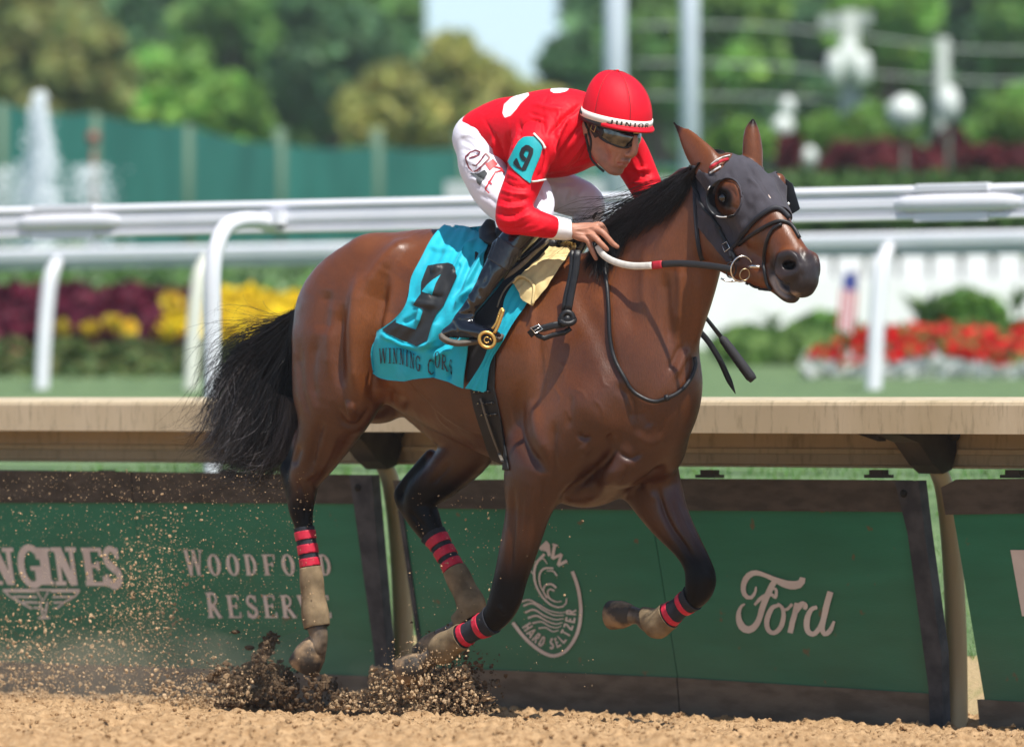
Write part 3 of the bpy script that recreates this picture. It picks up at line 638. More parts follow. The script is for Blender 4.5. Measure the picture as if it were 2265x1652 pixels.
    # hooves
    hm_ = mat2("hoof_horn", (.055,.045,.036), (.30,.20,.115), 14, .7, 5, lo=.42, hi=.6, bump=.002, bscale=60)
    for nm, pts, r0, r1 in HOOVES:
        a, c = W(*pts[0]), W(*pts[1]); ax = c-a; b = MB(); mid = a+ax*.45
        b.tube([a-ax*.05, a+ax*.15, mid, c, c+ax*.03], [r0*.8, r0*1.05, r0*1.3, r1*.9, r1*.80], n=20, side=RT)
        b.build("hoof", hm_, horse)
    return horse, V, Q
# ================================================================== THE PLACE: track, rails, boards, turf, garden, trees
def G3(s, r, z): return HO*np.array([1, 1, 0])+FW*s+RT*r+UP*z    # s along the rails, r towards the camera, z up
PROF = np.array([(-2000, 1.3), (-19.4, 1.27), (-12, 1.08), (-6.5, .90), (-4.6, .80), (-3.4, .50), (-2.6, .20), (-2.1, .04), (-1.63, 0.), (2.4, .16), (60, .16)])
def gz(r): return np.interp(r, PROF[:, 0], PROF[:, 1])
FARZ = np.array([(54, 1.28), (58, 1.46), (62, 1.58), (66, 1.68), (75, 2.1), (82, 2.8), (110, 3.3), (160, 5.0), (2500, 12.)])
def gz2(r, y):                                                   # past the far rail the ground follows the distance from the grandstand
    return gz(r) if r > -19.4 else float(max(1.27, np.interp(y, FARZ[:, 0], FARZ[:, 1])))
def ground_at(x, d):                                             # ground point under photo column x at distance d
    p = P(x, HY, d); r = (p-HO)@RT; p[2] = gz2(r, p[1]); return p
def turf_pt(s, r, add=0.0): p = G3(s, r, 0); p[2] = gz2(r, p[1])+add; return p
def mat2(name, c1_, c2_, scale, rough=.9, detail=5, bump=0., bscale=40, lo=.4, hi=.6, spec=.3, coord='Object', stretch=None, transl=0):
    m = mat(name, c1_, rough, spec, bump=bump, bscale=bscale, coord=coord, stretch=stretch); nt = m.node_tree; N = nt.nodes.new; L = nt.links.new
    tc = N("ShaderNodeTexCoord"); n = N("ShaderNodeTexNoise"); n.inputs["Scale"].default_value = scale; n.inputs["Detail"].default_value = detail; src = tc.outputs[coord]
    if stretch: mp = N("ShaderNodeMapping"); mp.inputs["Scale"].default_value = stretch; L(src, mp.inputs[0]); src = mp.outputs[0]
    L(src, n.inputs["Vector"]); r = N("ShaderNodeValToRGB"); r.color_ramp.elements[0].position = lo; r.color_ramp.elements[1].position = hi
    r.color_ramp.elements[0].color = (*c1_, 1); r.color_ramp.elements[1].color = (*c2_, 1); L(n.outputs[0], r.inputs[0]); L(r.outputs[0], nt.nodes["Principled BSDF"].inputs["Base Color"]); return m
def leafmat(name, c, var=.5, transl=.35, rough=.6):
    m = bpy.data.materials.new(name); m.use_nodes = True; nt = m.node_tree; b = nt.nodes["Principled BSDF"]; N = nt.nodes.new; L = nt.links.new
    at = N("ShaderNodeAttribute"); at.attribute_name = "shade"; v = N("ShaderNodeVectorMath"); v.operation = 'MULTIPLY'; v.inputs[0].default_value = c; L(at.outputs["Color"], v.inputs[1]); L(v.outputs[0], b.inputs["Base Color"])
    b.inputs["Roughness"].default_value = rough; b.inputs["Specular IOR Level"].default_value = .25
    if transl:
        t = N("ShaderNodeBsdfTranslucent"); mx = N("ShaderNodeMixShader"); mx.inputs[0].default_value = transl; L(v.outputs[0], t.inputs[0]); L(b.outputs[0], mx.inputs[1]); L(t.outputs[0], mx.inputs[2])
        L(mx.outputs[0], nt.nodes["Material Output"].inputs[0])
    return m
def leaf_cloud(rg, centers, radii, n, size, col_var=(.7, 1.35), shell=.75, hue=.12, up=0.0, aspect=1.0):
    """n leaf-sized quads through the outer part of a set of clumps; returns verts, faces, colours"""
    centers = np.asarray(centers, float); radii = np.asarray(radii, float); radii = radii if radii.ndim == 2 else np.repeat(radii[:, None], 3, 1)
    w = (radii[:, 0]*radii[:, 2]); k = rg.choice(len(centers), n, p=w/w.sum()); d = rg.normal(size=(n, 3)); d /= np.linalg.norm(d, axis=1)[:, None]
    rr = shell+(1.06-shell)*rg.random(n)**.7; p = centers[k]+d*radii[k]*rr[:, None]
    a = rg.normal(size=(n, 3)); a[:, 2] += up*3; a /= np.linalg.norm(a, axis=1)[:, None]; b = np.cross(a, rg.normal(size=(n, 3))); b /= np.linalg.norm(b, axis=1)[:, None]+1e-9
    s = (size*rg.uniform(.6, 1.4, n))[:, None]; V = np.stack([p-a*s*aspect-b*s*.5, p+a*s*.1*aspect-b*s*.8, p+a*s*aspect, p-a*s*.1*aspect+b*s*.8], 1).reshape(-1, 3)
    F = np.arange(n*4).reshape(-1, 4); ck = rg.uniform(*col_var, len(centers))[k]*rg.uniform(.75, 1.25, n)
    C = np.stack([ck*(1+hue*rg.normal(size=n)), ck, ck*(1+hue*rg.normal(size=n)), np.ones(n)], 1); return V, F, np.repeat(np.clip(C, .1, 3), 4, 0)
def foliage(name, V, F, C, m, parent=None, **props):
    me = mesh_from(name, V, F, False); color_attr(me, "shade", C); return link(name, me, m, parent, **props)
BARK = None
def make_tree(x, y_top, d, w_px, h_px, colour, label, seed, n=4200, leaf=.26, trunk_h=3.0):
    """a tree whose crown's top shows at column x, row y_top at distance d"""
    global BARK
    rg = np.random.default_rng(seed); BARK = BARK or mat("bark", (.10,.075,.055), .9, noise=.3, nscale=3, bump=.03, bscale=6)
    base = ground_at(x, d); top = P(x, y_top, d); R = w_px/2/FPX*d; Hc = h_px/FPX*d; cz = top[2]-Hc/2
    t = empty("deciduous_tree", base, label, "tree", "trees beyond the fence")
    nc = 46; cen = []; rad = []
    for i in range(nc):
        v = rg.normal(size=3); v /= np.linalg.norm(v); k = rg.random()**.38; q = np.array([v[0]*R*k*.75, v[1]*R*k*.75, v[2]*Hc/2*k*.78]); cen.append(q+np.array([top[0], top[1], cz])); rad.append(np.array([1, 1, .8])*R*rg.uniform(.16, .38))
    cen = np.array(cen); V, F, C = leaf_cloud(rg, cen, rad, n, leaf, shell=.30); foliage("crown", V, F, C, colour, t)
    b = MB(); hub = np.array([top[0], top[1], cz-Hc*.2]); b.tube(spline([base, base*.5+hub*.5+np.array([.2, 0, 0]), hub], 4), list(np.linspace(.34, .16, 9)), 8)
    for i in range(0, nc, 2): b.tube([hub-(hub-base)*.25, (hub+cen[i])/2+np.array([0, 0, .3]), cen[i]], [.11, .07, .03], 6)
    b.build("trunk", BARK, t); return t
def extrude_profile(prof, s0, s1, name, m, parent=None, n=2, **props):  # prof: closed (r, z) outline pushed along the rails
    k = len(prof); V = [G3(s0+(s1-s0)*i/(n-1), r, z) for i in range(n) for r, z in prof]; F = [(i*k+a, i*k+(a+1) % k, (i+1)*k+(a+1) % k, (i+1)*k+a) for i in range(n-1) for a in range(k)]
    F += [tuple(range(k-1, -1, -1)), tuple((n-1)*k+a for a in range(k))]; return obj(name, V, F, m, parent, False, **props)
def s_of(x, r): return (W(x, HY, r)-HO)@FW
def build_place():
    global dirt_m
    # ---- the dirt track: finely broken surface where it is seen, plain sheet beyond
    dirt_m = mat2("track_dirt", (.29,.175,.085), (.46,.30,.16), 30, .95, 8, bump=.008, bscale=150, lo=.35, hi=.62, spec=.15)
    h = .0135; ss = np.arange(-4.9, 4.4, h); rr = np.arange(-2.15, 4.6, h); A, B = np.meshgrid(ss, rr, indexing='ij')
    z = gz(B); e = .022*vnoise(A*3.1, B*3.1, 1)+.024*vnoise(A*11, B*11, 2)**2+.030*vnoise(A*26, B*26, 3)**1.5+.026*vnoise(A*52, B*52, 4)**1.3
    rg = np.random.default_rng(5)
    for i in range(70):
        a, b = rg.uniform(-4.5, 4.3), rg.uniform(-1.9, 3.7); q = ((A-a)/rg.uniform(.05, .10))**2+((B-b)/rg.uniform(.04, .08))**2; e -= .028*np.exp(-q); e += .010*np.exp(-(np.sqrt(q)-1.5)**2*3)
    z = z+e-.055
    V = (HO*[1, 1, 0]+A.reshape(-1, 1)*FW+B.reshape(-1, 1)*RT+z.reshape(-1, 1)*UP); n, m = A.shape; I = (np.arange(n-1)[:, None]*m+np.arange(m-1)).ravel(); F = np.stack([I, I+1, I+m+1, I+m], 1)
    obj("dirt_track", V, F, dirt_m, smooth=True, kind="structure")
    b = MB()
    for s0, s1, r0, r1 in ((-160, -4.9, -2.15, 60), (4.385, 160, -2.15, 60), (-4.9, 4.385, 4.59, 60)): b.add([G3(s0, r0, gz(r0)-.004), G3(s1, r0, gz(r0)-.004), G3(s1, min(r1, 2.4), gz(min(r1, 2.4))-.004) if r0 < 2.4 else G3(s1, r1, .156), G3(s0, min(r1, 2.4), gz(min(r1, 2.4))-.004) if r0 < 2.4 else G3(s0, r1, .156)], [(0, 1, 2, 3)])
    for s0, s1 in ((-160, -4.9), (4.385, 160)): b.add([G3(s0, 2.4, .156), G3(s1, 2.4, .156), G3(s1, 60, .156), G3(s0, 60, .156)], [(0, 1, 2, 3)])
    b.build("dirt_track", dirt_m, smooth=False, kind="structure")
    rg = np.random.default_rng(11); v0, f0 = ico_data(1); nn = 30000; pos = np.stack([rg.uniform(-4.5, 4.3, nn), rg.uniform(-2.0, 3.7, nn)], 1)
    si = ((pos[:, 0]+4.9)/h).astype(int); ri = ((pos[:, 1]+2.15)/h).astype(int); zz = z[si, ri]
    size = .003+.0085*rg.random(nn)**3; jv = v0[None]*(1+rg.uniform(-.3, .3, (nn, len(v0), 1)))*size[:, None, None]*rg.uniform(.6, 1.2, (nn, 1, 3))
    c = HO*[1, 1, 0]+pos[:, :1]*FW+pos[:, 1:]*RT+(zz+size*.3)[:, None]*UP; V = (c[:, None]+jv).reshape(-1, 3); F = (np.arange(nn)[:, None, None]*len(v0)+np.array(f0)[None]).reshape(-1, 3)
    obj("loose_dirt_crumbs", V, F, dirt_m, smooth=False, kind="stuff", label="loose crumbs of tan dirt lying on the track", category="dirt")
    # ---- turf and the bank behind the rail
    turf = mat2("turf_grass", (.080,.140,.055), (.15,.225,.10), 5.5, .9, 8, bump=.02, bscale=60, lo=.3, hi=.7)
    straw = mat2("straw_verge", (.36,.27,.15), (.20,.20,.08), 9, .95, 8, bump=.01, bscale=60, lo=.45, hi=.7)
    rs = np.r_[np.arange(-2.6, -8, -.15), np.arange(-8, -19, -.8), -19.39, np.arange(-19.5, -90, -.8), np.arange(-90, -262, -6)]; s2 = np.r_[-230, np.arange(-60, 60.1, 1.0), 230]
    V = [turf_pt(s, r, (.03*float(vnoise(np.array(s*1.3), np.array(r*1.9), 9)) if -60 <= s <= 60 and r > -50 else 0)) for s in s2 for r in rs]; k = len(rs)
    obj("turf", V, np.array([(i*k+j, i*k+j+1, (i+1)*k+j+1, (i+1)*k+j) for i in range(len(s2)-1) for j in range(k-1)]), turf, kind="structure")
    s3 = np.arange(-40, 40.1, .2); rs = np.array([-1.86, -2.15, -2.45, -2.75]); V = [G3(s, r-(.12*float(vnoise(np.array(s*2.), np.array(0.), 4)) if j == 3 else 0), gz(r)-(.10 if j == 0 else -.008)+.02*float(vnoise(np.array(s*6.), np.array(r*6.), 5))) for s in s3 for j, r in enumerate(rs)]
    obj("verge", V, np.array([(i*4+j, i*4+j+1, (i+1)*4+j+1, (i+1)*4+j) for i in range(len(s3)-1) for j in range(3)]), straw, kind="structure")
    rg = np.random.default_rng(3); n = 26000; s = rg.uniform(-7, 8, n); r = -2.55-6*rg.random(n)**1.4; hgt = rg.uniform(.03, .085, n); base = HO*[1, 1, 0]+s[:, None]*FW+r[:, None]*RT+gz(r)[:, None]*UP
    ln = rg.normal(0, .3, (n, 3)); ln[:, 2] = 1; sd = rg.normal(size=(n, 3)); sd[:, 2] = 0; sd /= np.linalg.norm(sd, axis=1)[:, None]
    V = np.stack([base-sd*.004, base+sd*.004, base+ln*hgt[:, None]], 1).reshape(-1, 3); C = np.repeat(np.stack([rg.uniform(.7, 1.6, n), rg.uniform(.8, 1.3, n), rg.uniform(.6, 1.1, n), np.ones(n)], 1), 3, 0)
    foliage("grass_blades", V, np.arange(n*3).reshape(-1, 3), C, leafmat("blade_green", (.085,.21,.035), transl=.3), kind="stuff", label="grass blades on the bank behind the boards", category="grass")
    # ---- tan safety rail over its leaning posts
    tan = mat2("rail_fibreglass", (.44,.35,.22), (.55,.45,.31), 3, .55, 6, bump=.001, bscale=50, lo=.3, hi=.75, spec=.4, stretch=(1,1,.25))
    nt = tan.node_tree; bs = nt.nodes["Principled BSDF"]; N = nt.nodes.new; L = nt.links.new            # grime: dark specks and runs
    tc = N("ShaderNodeTexCoord"); mp = N("ShaderNodeMapping"); mp.inputs["Scale"].default_value = (30, 30, 5); n_ = N("ShaderNodeTexNoise"); n_.inputs["Scale"].default_value = 1.2; n_.inputs["Detail"].default_value = 8; n_.inputs["Roughness"].default_value = .7
    L(tc.outputs["Object"], mp.inputs[0]); L(mp.outputs[0], n_.inputs["Vector"]); rp = N("ShaderNodeMapRange"); rp.inputs["From Min"].default_value = .52; rp.inputs["From Max"].default_value = .72; rp.inputs["To Max"].default_value = .55; L(n_.outputs[0], rp.inputs[0])
    mx = N("ShaderNodeMix"); mx.data_type = 'RGBA'; src = bs.inputs["Base Color"].links[0].from_socket; L(rp.outputs[0], mx.inputs["Factor"]); L(src, mx.inputs["A"]); mx.inputs["B"].default_value = (.10,.085,.045,1); L(mx.outputs["Result"], bs.inputs["Base Color"])
    rail = empty("track_rail", G3(0, -1.63, 0), "tan safety rail with a deep lip running across the picture behind the horse", "rail")
    f, bk = -1.22, -1.68; t = .010
    prof = [(f, 1.078), (f, 1.180), (f-.004, 1.192), (f-.014, 1.199), (bk+.02, 1.212), (bk, 1.200), (bk, .952), (bk+.035, .948), (bk+.035, .956), (bk+t, .960), (bk+t, 1.192), (f-.020, 1.186), (f-t, 1.176), (f-t, 1.086), (f-.022, 1.086), (f-.022, 1.078)]
    extrude_profile(prof, -40, 30, "rail_cover", tan, rail)
    extrude_profile([(bk+t+.001, 1.02), (bk+.030, 1.018), (bk+.030, 1.000), (bk+t+.001, .998)], -40, 30, "rail_rib", tan, rail)
    dark = mat("dirty_black_steel", (.030,.026,.022), .7, .3, noise=.4, nscale=14, bump=.001, bscale=80); post_m = mat2("post_fibreglass", (.40,.29,.16), (.52,.40,.24), 5, .5, 6, lo=.35, hi=.7, spec=.4, stretch=(1,1,.3), bump=.001, bscale=60)
    px0 = W(2096, 1612, -1.66); px1 = W(872, 1560, -1.66); s_a, s_b = (px0-HO)@FW, (px1-HO)@FW; sp = s_a-s_b
    def tanpost(s):
        b = MB(); pts = [(-1.72, -.12), (-1.715, .30), (-1.69, .62), (-1.645, .86), (-1.59, .955), (-1.56, 1.02), (-1.56, 1.12), (-1.60, 1.19)]
        q = spline([G3(s, r, z) for r, z in pts], 5); b.tube(q, list(np.interp(np.linspace(0, 1, len(q)), [0, .45, .62, 1], [.042, .036, .031, .030])), 16); b.build("post", post_m, rail)
        b = MB(); o = [(-1.24, 1.170), (-1.24, 1.085), (-1.40, 1.045), (-1.50, .960), (-1.555, .930), (-1.61, .945), (-1.64, 1.01), (-1.64, 1.17)]
        b.prism([G3(s-.055, r, z) for r, z in o], FW, .11)
        b.prism([G3(s-.0551, -1.30, 1.172), G3(s-.0551, -1.30, 1.05), G3(s-.20, -1.30, 1.09), G3(s-.42, -1.30, 1.150), G3(s-.42, -1.30, 1.172)], -RT, .05); b.build("bracket", dark, rail, smooth=False)
        b = MB(); b.tube([G3(s+.06, -1.60, 1.075), G3(s+.085, -1.60, 1.07)], .022, 10); b.build("bolt", dark, rail)
    for k in range(-6, 4): tanpost(s_a+k*sp)
    # ---- boards under the rail
    green = mat2("board_green", (.010,.135,.074), (.018,.180,.104), 4, .55, 7, bump=.0010, bscale=90, lo=.3, hi=.7, spec=.35, stretch=(.6,.6,3))
    nt = green.node_tree; bs = nt.nodes["Principled BSDF"]; N = nt.nodes.new; L = nt.links.new; tc = N("ShaderNodeTexCoord")   # worn flakes and a dusty film
    n_ = N("ShaderNodeTexNoise"); n_.inputs["Scale"].default_value = 13; n_.inputs["Detail"].default_value = 3; L(tc.outputs["Object"], n_.inputs["Vector"]); rp = N("ShaderNodeMapRange"); rp.inputs["From Min"].default_value = .69; rp.inputs["From Max"].default_value = .73; rp.inputs["To Max"].default_value = .8; L(n_.outputs[0], rp.inputs[0])
    mx = N("ShaderNodeMix"); mx.data_type = 'RGBA'; src = bs.inputs["Base Color"].links[0].from_socket; L(rp.outputs[0], mx.inputs["Factor"]); L(src, mx.inputs["A"]); mx.inputs["B"].default_value = (.14,.085,.04,1)
    n2 = N("ShaderNodeTexNoise"); n2.inputs["Scale"].default_value = 2.2; n2.inputs["Detail"].default_value = 6; L(tc.outputs["Object"], n2.inputs["Vector"]); sx = N("ShaderNodeSeparateXYZ"); L(tc.outputs["Object"], sx.inputs[0]); hz = N("ShaderNodeMapRange"); hz.inputs["From Min"].default_value = .75; hz.inputs["From Max"].default_value = .15; hz.inputs["To Max"].default_value = .5; L(sx.outputs["Z"], hz.inputs[0])
    ml = N("ShaderNodeMath"); ml.operation = 'MULTIPLY'; L(n2.outputs[0], ml.inputs[0]); L(hz.outputs[0], ml.inputs[1]); mx2 = N("ShaderNodeMix"); mx2.data_type = 'RGBA'; L(ml.outputs[0], mx2.inputs["Factor"]); L(mx.outputs["Result"], mx2.inputs["A"]); mx2.inputs["B"].default_value = (.13,.15,.10,1); L(mx2.outputs["Result"], bs.inputs["Base Color"])
    brown = mat2("dirty_timber", (.055,.046,.038), (.085,.072,.060), 9, .85, 6, bump=.002, bscale=60, stretch=(1,1,3)); rubber = mat2("side_rubber", (.028,.030,.038), (.060,.062,.070), 12, .7, 6, bump=.002, bscale=120)
    kickm = mat2("dusty_kick_board", (.115,.092,.070), (.165,.135,.105), 7, .9, 6, bump=.002, bscale=60, stretch=(1,1,3))
    letter = mat2("faded_white_print", (.56,.48,.45), (.68,.61,.57), 6, .6, 5, lo=.35, hi=.7)
    def SR(y): return -1.43-.20*(y-1050)/550
    def SB(x, y, off=0.0): return W(x, y, SR(y))+RT*off
    def slab(name, quad, th, m, parent, off=0.0, n=1): 
        b = MB(); b.prism([SB(*p)+RT*off for p in quad], -RT, th); return b.build(name, m, parent, smooth=False)
    def board(label, panels, cap, plank, loc):
        t = empty("advertising_board", W(*loc, -1.6), label, "advertising board", "green boards under the rail")
        for q in panels: slab("panel", q, .018, green, t)
        for q in cap: slab("cap_strip", q, .05, brown, t, .014)
        for q in plank: slab("kick_plank", q, .03, kickm, t, .008)
        return t
    b1 = board("leftmost green board lettered LONGINES and WOODFORD RESERVE behind flying dirt", [[(-900,1118),(296,1110),(330,1478),(-860,1440)],[(297.5,1110),(795,1112),(850,1500),(331.5,1478)]],
               [[(-900,1030),(294,1043),(297,1112),(-900,1112)],[(297,1043),(782,1050),(790,1114),(300,1112)]], [[(-860,1436),(330,1474),(338,1560),(-850,1520)],[(333,1474),(846,1496),(856,1590),(341,1560)]], (300,1540))
    b2 = board("middle green board with the round wave logo and the script name FORD in white", [[(880,1120),(1438,1125),(1499,1502),(930,1478)],[(1440,1125),(2008,1130),(2074,1538),(1501,1502)]],
               [[(874,1062),(1436,1058),(1440,1128),(884,1124)],[(1438,1058),(2008,1062),(2016,1132),(1442,1128)]], [[(926,1474),(1498,1498),(1506,1590),(936,1570)],[(1501,1498),(2070,1534),(2078,1612),(1509,1590)]], (1400,1580))
    b3 = board("rightmost green board cut off by the picture edge with a pale corner showing", [[(2108,1134),(2900,1120),(2960,1600),(2178,1548)]], [[(2086,1078),(2120,1060),(2900,1050),(2900,1126),(2096,1138)]], [[(2164,1546),(2960,1590),(2960,1680),(2172,1630)]], (2250,1600))
    slab("side_bar", [(784,1050),(832,1050),(866,1440),(872,1560),(846,1580),(838,1440)], .05, rubber, b1, .030)
    slab("side_bar", [(1990,1066),(2042,1062),(2056,1180),(2092,1440),(2096,1614),(2068,1614),(2064,1520),(2018,1180)], .05, rubber, b2, .030)
    slab("side_edge", [(882,1128),(892,1128),(940,1470),(932,1470)], .03, rubber, b2, .006)
    hole = mat("black_hole", (.004,.004,.004), .9)
    for (x, y), bb in (((803,1078), b1), ((2010,1091), b2)): b = MB(); b.tube([SB(x, y, .0305), SB(x, y, .0335)], .0155, 14); b.build("bolt_hole", hole, bb)
    clip = mat("clip_brown", (.07,.05,.035), .8)
    for x, bb in ((236, b1), (503, b1), (1570, b2), (1944, b2), (2245, b3)):
        b = MB(); c = W(x, 1046, -1.50); b.box(c, FW*.030, RT*.02, UP*.012); b.box(c-UP*.012, FW*.046, RT*.03, UP*.006); b.build("hanger_clip", clip, bb, smooth=False)
    def print_on(name, polys, bb, off=.0035):
        v, f = poly_mesh(polys, 60); obj(name, [SB(a, c, off+l) for a, c, l in v], f, letter, bb, False)
    # LONGINES: slab letters, slightly condensed, leaning with the board
    def line(x0, yb, hgt, slant=.13, kx=1.0, fall=0.0): return lambda u, v: (x0+u*hgt*kx-(1-v)*-hgt*slant*1.0, yb+fall*u*hgt*kx-v*hgt)
    ft = lambda pts: cc(cL, pts)
    for chx, xs, w in (('L', -150, 52), ('O', -94, 64)): print_on("lettering", text_polys(chx, lambda u, v, xs=xs, w=w: (xs+u*w/.62+(1-v)*12, 1288-v*80), W=.62, th=.2, tn=.09, sf=.10), b1)
    word = [('N', -24, 66, 1293, 82), ('G', 44, 58, 1296, 88), ('I', 84, 37, 1293, 82), ('N', 118, 62, 1294, 84), ('E', 186, 50, 1295, 84), ('S', 228, 47, 1298, 88)]
    for ch, xs, w, yb, hh_ in word: print_on("lettering", text_polys(ch, lambda u, v, xs=xs, w=w*.93, yb=yb, hh_=hh_, ch=ch: (xs+u*w/(.36 if ch == 'I' else .62)+(1-v)*12-6, yb-v*hh_), W=.62, th=.21, tn=.10, sf=.11), b1)
    wing = []
    for k, (x0, x1) in enumerate(((8, 178), (30, 164), (52, 140), (76, 120))):
        y = 1307+k*12; c_ = 96+k*3; wing += stroke([(x0, y), (c_-16, y+1)], 4); wing += stroke([(c_+18, y+1), (x1, y)], 4)
    wing += stroke([(8, 1304), (178, 1304)], 4); wing += stroke([(178, 1304), (168, 1318), (146, 1330), (126, 1346)], 4)+stroke([(8, 1304), (26, 1320), (48, 1332), (72, 1346)], 4)
    wing += stroke([(84, 1308), (96, 1330), (108, 1308)], 4)+stroke([(90, 1330), (97, 1366)], 4)+stroke([(106, 1330), (101, 1366)], 4)+stroke([(86, 1366), (112, 1366)], 4)+stroke([(92, 1348), (106, 1348)], 3)
    print_on("winged_emblem", wing, b1)
    for txt, xs0, xs1, yb, big, sml in (("WOODFORD", 410, 742, 1272, 56, 46), ("RESERVE", 455, 738, 1366, 56, 50)):
        adv = (xs1-xs0)/len(txt); xc = xs0
        for i, ch in enumerate(txt):
            hh_ = big if i == 0 else sml; w = adv*(.86 if ch != 'W' else 1.05)*.86
            print_on("lettering", text_polys(ch, lambda u, v, xc=xc, w=w, hh_=hh_, ch=ch: (xc+u*w/({'W': .9}.get(ch, .62))+(1-v)*7, yb-v*hh_), W=.62, th=.17, tn=.07, sf=.06), b1); xc += adv*(1.12 if i == 0 else .985)
    # wave roundel: outline, curling wave, words on the curve
    C7 = lambda pts: cc(c7, pts); lg = []
    lg += stroke(resample(C7([(885,660),(915,740),(935,830),(943,930),(928,1040),(890,1130),(835,1195),(765,1222),(700,1205),(620,1150),(550,1080),(490,1000)]), 40), 7.5)
    print_on("logo_outline", lg, b2); lg = []
    for pts, w in (([(700,545),(650,600),(632,660),(640,740),(680,820),(740,880),(800,900),(840,880),(848,840)], 6), ([(760,640),(700,640),(668,680),(672,750),(710,820),(770,862),(815,858)], 4.5), ([(785,690),(760,660),(715,655)], 4), ([(780,770),(745,745),(705,755),(695,795),(715,840)], 5), ([(765,790),(738,778),(722,800),(738,840),(780,862)], 4),
                   ([(545,862),(600,850),(660,880),(730,920),(800,935),(845,930)], 4), ([(560,890),(620,872),(690,915),(760,950),(830,952)], 4.5), ([(570,935),(630,915),(700,955),(770,980),(828,975)], 4.5), ([(590,970),(650,955),(715,990),(775,1010),(820,1000)], 4.5), ([(620,1005),(680,995),(735,1025),(785,1035),(812,1020)], 4), ([(660,1038),(710,1035),(755,1060),(795,1052)], 4),
                   ([(645,600),(690,575),(720,610)], 4), ([(640,690),(600,640),(640,590)], 3)): lg += stroke(resample(C7(pts), 18), w, w*.5)
    print_on("wave_logo", lg, b2)
    def along(pts, hgt):
        q = resample(C7(pts), 60); Ls = np.r_[0, np.cumsum(np.linalg.norm(np.diff(q, axis=0), axis=1))]
        def pl(u, v):
            s_ = min(max(u*hgt, 0), Ls[-1]-1e-3); i = min(int(np.searchsorted(Ls, s_, 'right'))-1, 58); t = q[i+1]-q[i]; t /= np.linalg.norm(t)+1e-9; nn_ = np.array([t[1], -t[0]]); p = q[i]+t*(s_-Ls[i])+nn_*v*hgt; return (p[0], p[1])
        return pl
    pl = along([(548,1030),(590,1092),(650,1145),(720,1172),(790,1168),(850,1120),(895,1030),(912,930),(912,830),(900,750)], 22)
    print_on("lettering", text_polys("HARD SELTZER", lambda u, v: pl(u*.93, v), W=.66, th=.2, tn=.19, sf=0, sp=.20), b2)
    pl = along([(560,640),(600,560),(650,510),(700,530),(740,560),(790,640)], 34)
    print_on("lettering", [cc(c7, q) for q in ([(712,455),(735,480),(742,555),(722,560),(715,530),(690,512),(676,522),(660,505)], [(700,490),(712,512),(706,500)])][:1], b2)
    print_on("lettering", stroke(C7([(752,478),(788,490)]), 4)+stroke(C7([(768,484),(752,575)]), 7)+stroke(C7([(752,575),(815,545)]), 6)+stroke(C7([(815,545),(790,620)]), 6)+stroke(C7([(790,620),(850,590)]), 7), b2)
    # the script name
    R_ = lambda pts: cc(cR, pts)
    sc = [ ([(648,862),(640,888),(610,898),(570,893),(520,872),(470,850),(430,840),(400,850),(378,880),(372,920),(385,950),(410,955),(428,930),(432,905)], [9,13,14,12,9,7,7,9,10,9,8,7,5,3]),
           ([(525,868),(505,900),(482,950),(462,1000),(448,1050),(430,1085),(400,1105),(370,1095),(352,1060),(352,1020),(368,990),(380,985)], [8,10,10,10,10,9,10,12,12,9,6,3]),
           ([(425,990),(450,962),(480,945),(505,942),(522,955),(525,918),(508,915)], [4,6,7,6,5,5,4]),
           ([(540,990),(505,1005),(482,1060),(488,1105),(515,1120),(545,1095),(560,1040),(552,1000),(530,985)], [5,8,9,8,7,8,8,6,5]), ([(552,1005),(575,1010),(600,985)], [4,5,5]),
           ([(622,980),(612,1030),(600,1075),(590,1120)], [8,9,9,9]), ([(605,1050),(625,1010),(645,985),(662,995),(656,1010)], [5,7,9,9,6]),
           ([(716,1000),(688,1012),(668,1060),(672,1110),(700,1125),(728,1095),(745,1050)], [6,8,10,9,8,8,7]), ([(778,928),(762,985),(748,1045),(740,1100),(752,1125),(775,1110),(795,1065)], [10,10,10,9,8,8,4]) ]
    pp = []
    for pts, ws in sc:
        q = resample(R_(pts), 26); w_ = np.interp(np.linspace(0, 1, 26), np.linspace(0, 1, len(ws)), ws)*1.35; t = np.gradient(q, axis=0); t /= np.linalg.norm(t, axis=1)[:, None]; nn_ = np.stack([-t[:, 1], t[:, 0]], 1)*w_[:, None]/2; a, c = q+nn_, q-nn_
        pp += [[tuple(a[i]), tuple(a[i+1]), tuple(c[i+1]), tuple(c[i])] for i in range(25)]
    print_on("script_lettering", pp, b2)
    print_on("pale_corner", [[(2236,1216),(2400,1216),(2400,1370),(2262,1362)]], b3)
    # ---- white turf-course rails
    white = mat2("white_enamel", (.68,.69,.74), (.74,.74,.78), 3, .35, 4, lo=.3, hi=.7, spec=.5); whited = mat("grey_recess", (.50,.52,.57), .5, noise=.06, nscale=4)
    wr = empty("white_rail", G3(0, -5.44, .86), "white aluminium turf course rail just behind the tan rail with one curved post in view", "rail")
    q0, zt, zb = -5.44, 2.136, 1.983
    top = [(q0+.030*math.cos(a), zt-.024+.024*math.sin(a)) for a in np.linspace(-.9, 4.0, 12)]
    extrude_profile(top, -40, 30, "rail_top_bead", white, wr); 
    extrude_profile([(q0+.012, zt-.040), (q0+.012, zb+.020), (q0-.020, zb+.020), (q0-.020, zt-.040)], -40, 30, "rail_web", white, wr)
    extrude_profile([(q0+.013, zt-.040), (q0+.026, zt-.060), (q0+.030, zb+.062), (q0+.020, zb+.030), (q0+.013, zb+.030)], -40, 30, "rail_bulge", white, wr)
